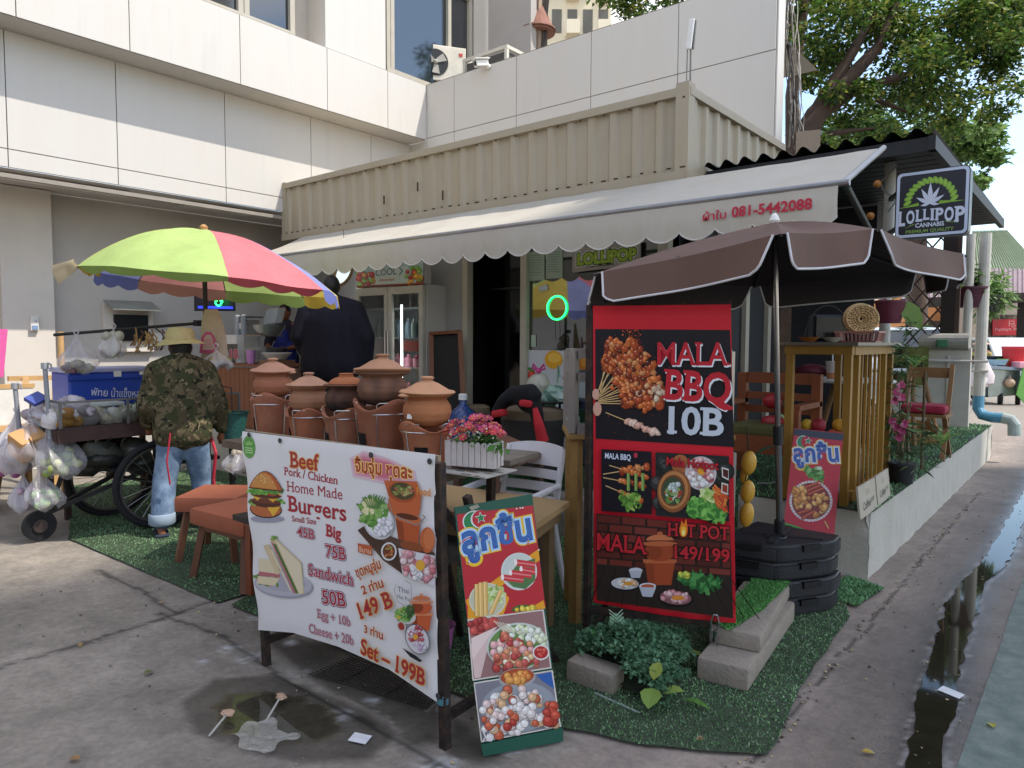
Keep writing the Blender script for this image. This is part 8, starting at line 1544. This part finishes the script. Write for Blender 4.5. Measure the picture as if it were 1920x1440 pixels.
q=onD(1548,612,5.35);q.z=yz+.004;t=thing('storage_box','black glossy box with wire handle loop standing on the yellow counter','box',tuple(q));k_=5.35/FOC;m=MB();m.box(q+Vector((0,.1,.11)),(.27,.2,.2),(0,0,.5),bev=.02);m.build('body',mat('gloss_black','#10121a',.25,var=.05),t);m=MB();m.tube([q+RT*(.17*math.cos(a))+Vector((0,0,.0+.27*math.sin(a)))-FW*.03 for a in np.linspace(0,math.pi,18)],.006,6);m.build('handle',IRON,t)
WKR=mat('basket_cane','#c9a878',.75,var=.4,scale=45,bump=.8,bscale=70);q=onD(1614,598,5.3);t=thing('wicker_tray','round woven cane tray propped upright on the yellow counter','basket',tuple(q-Vector((0,0,.1))));Mx=Matrix((RT,UP,-FW)).transposed();m=MB()
for k in range(26):a=k*2*math.pi/26;m.tube([q+Mx@Vector((.012*math.cos(a),.012*math.sin(a),0)),q+Mx@Vector((.06*math.cos(a+.25),.055*math.sin(a+.25),.01)),q+Mx@Vector((.118*math.cos(a+.1),.1*math.sin(a+.1),.028))],.007,5)
m.build('ribs',WKR,t);m=MB()
for r_ in(.03,.05,.07,.09,.105):m.tube([q+Mx@Vector((r_*1.08*math.cos(a),r_*.92*math.sin(a),.012+r_*.12+.006*math.sin(a*13)))for a in np.linspace(0,6.283,40)[:-1]],.006,5,closed=True)
for w_ in range(3):m.tube([q+Mx@Vector(((.118+.004*w_)*math.cos(a),(.101+.004*w_)*math.sin(a),.026-.014*w_))for a in np.linspace(0,6.283,40)[:-1]],.009,6,closed=True)
m.build('weave',WKR,t)
q=onD(1613,638,5.15);q.z=yz+.004;t=thing('pink_basket','dusty pink plastic basket under the round cane tray','basket',tuple(q));m=MB();m.slab([q+Vector((-.13,-.08,0)),q+Vector((.12,-.08,0)),q+Vector((.12,.09,0)),q+Vector((-.13,.09,0))],(0,0,.01),'#9a6a62')
for sx,sy,ex,ey in((-.14,-.09,.13,-.09),(.13,-.09,.13,.1),(.13,.1,-.14,.1),(-.14,.1,-.14,-.09)):
 for f in np.linspace(0,1,11):x,y=sx+(ex-sx)*f,sy+(ey-sy)*f;m.bar(q+Vector((x*.95,y*.95,.01)),q+Vector((x*1.05,y*1.05,.07)),.007,col='#9a6a62')
 m.bar(q+Vector((sx*1.06,sy*1.06,.073)),q+Vector((ex*1.06,ey*1.06,.073)),.012,col='#a3736a')
m.build('body',PAINT,t)
for px_,c,lb in((1517,'#a8642a','orange brown bowl on the yellow counter left of the white one'),(1561,'#c9c3b5','white bowl on the yellow counter in front of the black box')):q=onD(px_,637,5.12);q.z=yz+.004;m=MB();m.lathe([(.03,0),(.035,.005),(.075,.035),(.07,.035),(.03,.01)],q,22,col=c);tag(m.build('bowl',PAINT,smooth=True),lb,'bowl','bowls on the yellow counter')
for a,b,lb,off in(((1614,975),(1645,951),'left of two small white boards lettered Coffee at the foot of the yellow counter',0),((1647,949),(1670,930),'right of two small white boards lettered Coffee beside the black plant pot',0)):
 A_,B_=onZ(*a,PZ+.012),onZ(*b,PZ+.012);d_=(B_-A_);L_=d_.length;d_.normalize();n_=Vector((d_.y,-d_.x,0));V_=(Vector((0,0,1))-n_*.12).normalized();t=thing('coffee_board',lb,'sign',tuple(A_),0,'small coffee boards');H_=.2;N_=d_.cross(V_)
 m=MB();m.slab([A_,B_,B_+V_*H_,A_+V_*H_],-N_*.012);m.build('board',mat('cream_board','#a59c8c',.7,var=.1),t);cv=Canvas(A_,d_,V_,N_,base=.002);cv.text('Coffee',(L_*.2,H_*.2),(L_*.62,H_*.24),H_*.24,'#2a2622',bold=.0,px=False,shear=.2);cv.text('time',(L_*.64,H_*.3),(L_*.86,H_*.33),H_*.2,'#4a6a4a',bold=-.005,px=False,shear=.2)
 for f in range(3):cv.line([(L_*(.42+f*.08),H_*.62),(L_*(.44+f*.06),H_*.8)],.004,'#4a453c',px=False)
 cv.build('lettering',t)
def potplant(base,r,h,col,name,label,leaves,stems):
 t=thing(name,label,'plant',tuple(base));m=MB();m.lathe([(r*.8,0),(r*.95,h*.85),(r*1.04,h*.86),(r*1.04,h),(r*.95,h)],base,24,col=col);m.build('pot',PAINT,t,smooth=True);return t
b=onZ(1690,905,PZ+.012);t=potplant(b,.1,.16,'#17181d','orchid_plant','tall thin stemmed plant with pink orchid flowers in a black pot beside the coffee boards',None,None);m=MB();tops=[(1686,700),(1700,640),(1672,760),(1710,740),(1722,800),(1664,820),(1690,790),(1736,840),(1655,850)]
for x,y in tops:e=onY(x,y,b.y+random.uniform(-.06,.06));s0=b+Vector((random.gauss(0,.02),random.gauss(0,.02),.14));m.tube([s0,s0.lerp(e,.5)+Vector((0,0,.05)),e],[.007,.005,.0025],5,col=random.choice(['#4a5236','#5a5f45','#3f4a30']))
m.build('stems',PAINT,t);cl=[(tuple(onY(x+random.gauss(0,10),y+random.gauss(0,26),b.y+random.gauss(0,.05))),.07)for x,y in tops for _ in range(3)];leaf_cloud(cl,420,.11,['#3f5a35','#4f6d42','#33492c','#5d7a4a'],(1,1,1),parent=t,name='leaves',aspect=.14,droop=.1);m=MB()
for x,y in((1680,735),(1690,745),(1676,752),(1688,722),(1678,800),(1690,808),(1672,790),(1684,820),(1695,795)):
 c0=onY(x,y,b.y-.08)
 for k in range(5):a=k*1.257+random.random();bigleaf(m,c0,RT*math.cos(a)+UP*math.sin(a)-FW*.3,.04,.018,random.choice(['#a8406a','#bf5a80','#b04a72','#c98aa0']),up=-FW)
m.build('orchid_flowers',LEAF,t)
b=onY(1735,690,7.0);t=thing('spiky_plant','plant with upright pale green pointed leaves behind the orchid','plant',(b.x,7.0,PZ+.012));m=MB();m.tube([(b.x,7.0,PZ),(b.x,7.0,1.3)],.012,6,col='#6a5a40')
for x,y,n_ in((1715,690,8),(1765,835,10)):
 c0=onY(x,y,7.0)
 for k in range(n_):a=k*6.28/n_;bigleaf(m,c0,Vector((math.cos(a),math.sin(a),.7)),.2,.02,random.choice(['#7f9a4a','#5f8540','#98b060']))
m.build('leaves',LEAF,t)
def hanging(px,py,d,rpx,hpx,col,label,kind):
 k_=d/FOC;q=onD(px,py+hpx/2,d);r,h=rpx*k_,hpx*k_;t=thing('hanging_basket',label,'plant',tuple(q),0,'hanging plant baskets');m=MB();m.lathe([(r*.7,0),(r*.86,h*.5),(r*.97,h*.9),(r*1.04,h*.9),(r*1.05,h),(r*.96,h)],q,26,col=col,wob=lambda r_,z,a:(r_*(1+.012*math.sin(a*20)),z));m.build('pot',PAINT,t,smooth=True);m=MB()
 for a in(.5,2.6,4.7):m.tube([q+Vector((r*math.cos(a),r*math.sin(a),h)),q+Vector((0,0,h+.5))],.004,4,col='#8a8a86')
 m.build('hanger',PAINT,t);return t,q,r,h
t,q,r,h=hanging(1668,585,5.6,27,42,'#5a1f30','maroon hanging pot with one large drooping leaf beside the cane tray',0);m=MB();bigleaf(m,q+Vector((.06,0,h)),RT*.5-UP*.75-FW*.1,.28,.075,'#6f8a45',up=-FW);bigleaf(m,q+Vector((.0,0,h)),RT*.9+UP*.15,.16,.04,'#7f9a50');bigleaf(m,q+Vector((-.03,0,h)),-RT*.8+UP*.3,.12,.04,'#b0486a');m.build('leaves',LEAF,t)
t,q,r,h=hanging(1817,558,9.6,30,38,'#4a1a2c','maroon hanging pot overflowing with fern near the drain pipe',0)
for dx in(0,):leaf_cloud([(tuple(q+RT*random.gauss(.02,.18)+Vector((0,0,h+random.gauss(.08,.08)))),.12)for _ in range(14)],900,.13,['#7a9a55','#6a8a48','#8fae68','#567a3c'],(1,1,.8),parent=t,name='fern',aspect=.22,droop=.25)
t,q,r,h=hanging(1852,570,11.2,22,30,'#2f2a2c','shaggy fern basket hanging right of the drain pipe',0);leaf_cloud([(tuple(q+RT*random.gauss(.02,.15)+Vector((0,0,h+random.gauss(-.05,.16)))),.14)for _ in range(16)],1100,.16,['#6f8a58','#5f7a48','#86a068'],(1,1,1.2),parent=t,name='fern',aspect=.2,droop=.6)
BW=mat('bench_wood','#8a4a26',.55,var=.2,scale=7,col2='#7a4020');by=5.95;xa,xb=onY(1392,800,by).x,onY(1530,800,by).x;t=thing('wooden_bench','orange brown wooden bench with slatted back and olive cushion behind the parasol pole','bench',((xa+xb)/2,by,PZ));zb=onY(1460,700,by).z
for k,z in enumerate((zb-.04,zb-.19,zb-.30)):m=MB();m.box(((xa+xb)/2,by,z),(xb-xa-.06,.03,.09 if k==0 else .06));m.build('back_slat',BW,t)
for x in(xa,xb):
 m=MB();m.box((x,by,(PZ+zb)/2),(.07,.07,zb-PZ));m.build('leg',BW,t);m=MB();m.box((x,by-.5,PZ+.3),(.06,.06,.6));m.build('leg',BW,t);m=MB();m.box((x,by-.25,PZ+.62),(.07,.55,.04));m.build('armrest',BW,t)
m=MB();m.box(((xa+xb)/2,by-.25,PZ+.36),(xb-xa-.08,.5,.05));m.box(((xa+xb)/2,by-.5,PZ+.3),(xb-xa-.07,.035,.1));m.build('seat',BW,t);m=MB();m.box(((xa+xb)/2,by-.26,PZ+.42),(xb-xa-.1,.46,.08),bev=.025);m.build('cushion',mat('olive_cushion','#5c5a35',.9,var=.2),t)
q=Vector(((xa+xb)/2-.02,by-.1,PZ+.47));m=MB();m.ell(q+Vector((0,0,.16)),(.08,.05,.06),10,8,'#a8242f',jit=.1);m.ell(q+Vector((.05,-.1,.0)),(.1,.06,.05),10,8,'#a8323a',jit=.12);tag(m.build('red_cloth',WRAP,smooth=True),'crumpled red printed bag lying on the wooden bench','bag')
WT=mat('white_table','#b9b6b2',.4)
def rtable(px,py,Y_,r,label,legc):
 p=onY(px,py,Y_);t=thing('round_table',label,'table',(p.x,Y_,PZ),0,'round white tables on the terrace');m=MB();m.lathe([(r,-.03),(r*1.02,-.015),(r,0)],(p.x,Y_,p.z),36);m.build('tabletop',WT,t)
 for k in range(4):a=k*1.571+.4;m=MB();m.tube([(p.x+.3*r*math.cos(a),Y_+.3*r*math.sin(a),p.z-.03),(p.x+.75*r*math.cos(a),Y_+.75*r*math.sin(a),PZ+.012)],.025,8);m.build('leg',legc,t)
 return p
TW=mat('teak','#7d5a35',.6,var=.25,scale=8);p=rtable(1592,710,7.0,.38,'round white table with brown legs behind the yellow slats',TW);rtable(1706,693,8.9,.42,'farther round white table near the pale partition',TW)
q=Vector((p.x-.1,6.85,p.z));m=MB();m.lathe([(.05,0),(.065,.16),(.06,.16)],q,18,col='#b9ada5');m.lathe([(.051,.003),(.058,.09)],q,18,col='#b5764a');m.tube([q+Vector((0,0,.05)),q+Vector((-.01,0,.28))],.006,5,col='#d0d0d0');tag(m.build('iced_drink',PAINT,smooth=True),'plastic cup of milky tea with straw on the round white table','cup');m=MB();m.ell(q+Vector((-.2,.05,.06)),(.16,.1,.07),12,8,'#5a1626',jit=.08);tag(m.build('handbag',PAINT,smooth=True),'dark red handbag on the round white table','bag')
b=onZ(1735,860,PZ+.012);t=thing('folding_chair','teak folding chair with a red patterned cushion by the plants','chair',(b.x,7.9,PZ));bx_=onY(1735,800,7.9);m=MB();m.box((bx_.x,7.9,PZ+.42),(.4,.4,.03));m.build('seat',TW,t);m=MB();m.box((bx_.x,7.9,PZ+.48),(.38,.38,.08),bev=.03);m.build('cushion',mat('red_print_cushion','#8f1f38',.85,var=.3,scale=30),t)
for sx in(-.18,.18):m=MB();m.bar((bx_.x+sx,7.72,PZ),(bx_.x+sx,8.1,PZ+.9),.04);m.build('leg',TW,t);m=MB();m.bar((bx_.x+sx,8.1,PZ),(bx_.x+sx,7.75,PZ+.42),.04);m.build('leg',TW,t)
m=MB();m.box((bx_.x,8.08,PZ+.82),(.36,.025,.1));m.build('back_slat',TW,t)
a=onZ(1702,815,PZ+.012);t=thing('wooden_crate','small open pale wooden crate tipped on the turf beside the chair','crate',tuple(a));pine=mat('crate_pine','#a07a4a',.65,var=.2);c0=onZ(1712,815,PZ+.1);Mr=Euler((.5,.15,.75)).to_matrix()
for off,sz in(((0,0,-.09),(.42,.3,.015)),((-.21,0,0),(.015,.3,.18)),((.21,0,0),(.015,.3,.18)),((0,-.15,-.03),(.42,.015,.1)),((0,.15,-.03),(.42,.015,.1))):m=MB();m.box(c0+Mr@Vector(off)+Vector((0,0,.08)),sz,Mr);m.build('side_board',pine,t)
q=onZ(1775,795,PZ+.012);t=thing('paint_bucket','dark blue paint bucket with white rim and a purple rag at the terrace end','bucket',tuple(q));k_=(q-EYE).dot(FW)/FOC;r=16*k_;m=MB();m.lathe([(r*.92,.0),(r,.3*r/.14*.9),(r,.33*r/.14*.9)],q,24,col='#1c2a52');m.build('pail',PAINT,t,smooth=True);m=MB();m.lathe([(r*1.03,.6*r*3.2),(r*1.06,.66*r*3.2)],q,24,col='#b9b9bb');m.lathe([(r*1.0,.0),(r*1.01,.05)],q,24,col='#a5a8aa');m.build('rim',PAINT,t);m=MB();m.ell(q+Vector((-.02,0,.66*r*3.2)),(r*.9,r*.7,r*.4),12,8,'#4a2038',jit=.15);m.build('rag',PAINT,t)
w0,w1=onY(1738,720,10.9),onY(1818,720,10.9);zt2=onY(1780,652,10.9).z;t=thing('pale_partition','low pale panelled partition with a grey rolled cover on top at the terrace end','partition',((w0.x+w1.x)/2,10.9,PZ));m=MB();m.box(((w0.x-.6+w1.x)/2,10.95,(PZ+zt2)/2),(w1.x-w0.x+.6,.1,zt2-PZ));m.build('panel',mat('pale_panel','#a9a69e',.6,var=.1),t);m=MB();m.tube([(w0.x-.1,10.9,zt2+.08),(w1.x-.02,10.9,zt2+.08)],.11,14);m.build('rolled_cover',mat('grey_cover','#8b8880',.8,var=.15,bump=.4,bscale=15),t);m=MB();xm=(w0.x+w1.x)/2;m.box((xm,10.89,(PZ+zt2)/2-.05),(.03,.02,zt2-PZ-.1));m.tube([(w0.x,10.82,zt2-.17),(w1.x+.2,10.82,zt2-.17)],.018,6);m.build('trim',mat('trim_pale','#b9b6ae',.5),t)
a=onY(1672,650,10.6);b=onY(1742,650,10.6);z0_=onY(1700,722,10.6).z;t=thing('olive_banner','olive green cloth banner with dark letters seen in part behind the orchid','banner',(a.x,10.6,z0_));m=MB();m.grid(lambda i,j:(a.x+(b.x-a.x)*i,10.6+.015*math.sin(i*9),z0_+(a.z-z0_)*j),20,6);m.build('cloth',mat('olive_cloth','#5f6433',.85,var=.15),t);cv=Canvas((a.x,10.58,z0_),(1,0,0),(0,0,1),(0,-1,0),base=.012,step=.001);cv.text('El',(1675,664),(1692,664),11,'#1f2218',bold=.05);cv.text('pıeɐɯ',(1676,689),(1730,687),10,'#1f2218',bold=.04,capref=None);cv.build('lettering',t)
m=MB();p=onY(1766,648,10.8);m.box(p+Vector((0,0,.03)),(.12,.1,.1),(0,0,.3),'#1f5a3a',bev=.01);tag(m.build('green_box',PAINT),'small dark green box on the rolled grey cover','box')
t=thing('side_partition','dark side wall with pale door frames and shelves behind the terrace seats','wall',(-2.85,6.9,PZ));m=MB();m.quad((-2.76,5.75,PZ),(-2.76,7.95,PZ),(-2.76,7.95,2.95),(-2.76,5.75,2.95));m.quad((-2.76,8.3,PZ),(-1.9,8.3,PZ),(-1.9,8.3,3.0),(-2.76,8.3,3.0));m.build('wall',mat('dark_wall','#1d1d22',.7),t)
for y in(6.3,6.9,7.5):m=MB();m.box((-2.74,y,1.7),(.05,.09,2.5));m.build('door_frame',WF,t)
m=MB();m.box((-2.74,6.05,1.75),(.02,.4,.5));m.box((-2.74,6.05,1.2),(.02,.4,.04));m.build('shelf',mat('shelf_green','#3d5240',.6,var=.4,scale=12),t)
m=MB();p0,p1,p2=onZ(1420,905,PZ+.02),onZ(1445,905,PZ+.02),onZ(1475,900,PZ+.02);m.tube([p0,p1+Vector((0,-.04,0)),p2],.006,6,col='#b9b9b9');m.box(p2,(.05,.04,.04),col='#c0c0c0');tag(m.build('power_cable',PAINT),'white power cable with plug on the terrace turf behind the parasol pole','cable')
def split_loose(o):
 me=o.data;par=list(range(len(me.vertices)))
 def fd(a):
  while par[a]!=a:par[a]=par[par[a]];a=par[a]
  return a
 for p in me.polygons:
  v=p.vertices
  for k in v[1:]:par[fd(k)]=fd(v[0])
 gr={}
 for p in me.polygons:gr.setdefault(fd(p.vertices[0]),[]).append(p)
 if len(gr)<2:return
 cols=me.color_attributes['Col'].data
 for k,ps in enumerate(list(gr.values())):
  mp_={};vs=[];fs=[];cl=[]
  for p in ps:
   f=[]
   for v in p.vertices:
    if v not in mp_:mp_[v]=len(vs);vs.append(me.vertices[v].co.copy())
    f.append(mp_[v])
   fs.append(f);cl+=[tuple(cols[i].color)for i in p.loop_indices]
  n=bpy.data.meshes.new(o.name);n.from_pydata(vs,[],fs);a=n.color_attributes.new('Col','FLOAT_COLOR','CORNER');a.data.foreach_set('color',np.array(cl,dtype=np.float32).ravel())
  for m_ in me.materials:n.materials.append(m_)
  n.polygons.foreach_set('use_smooth',[ps[0].use_smooth]*len(fs))
  if k==0:first=n
  else:c=bpy.data.objects.new(o.name.split('.')[0],n);COL.objects.link(c);c.parent=o.parent;c.location=o.location
 o.data=first
for o in list(scene.objects):
 if(o.type=='MESH' and o.parent and o.name.split('.')[0]in('eyelet','back_brace','foot','label_plate','jean_cuff','red_cuff','pole_joint','rear_stay','hanger','bracket','string_lamp','strip_lamp','sandals','armrest','grip_recess','latch','red_cord','seat_rail','notice_paper','side_panel','balcony','railing'))or(o.type=='MESH' and o.parent and o.parent.name=='apartment_tower'):split_loose(o)
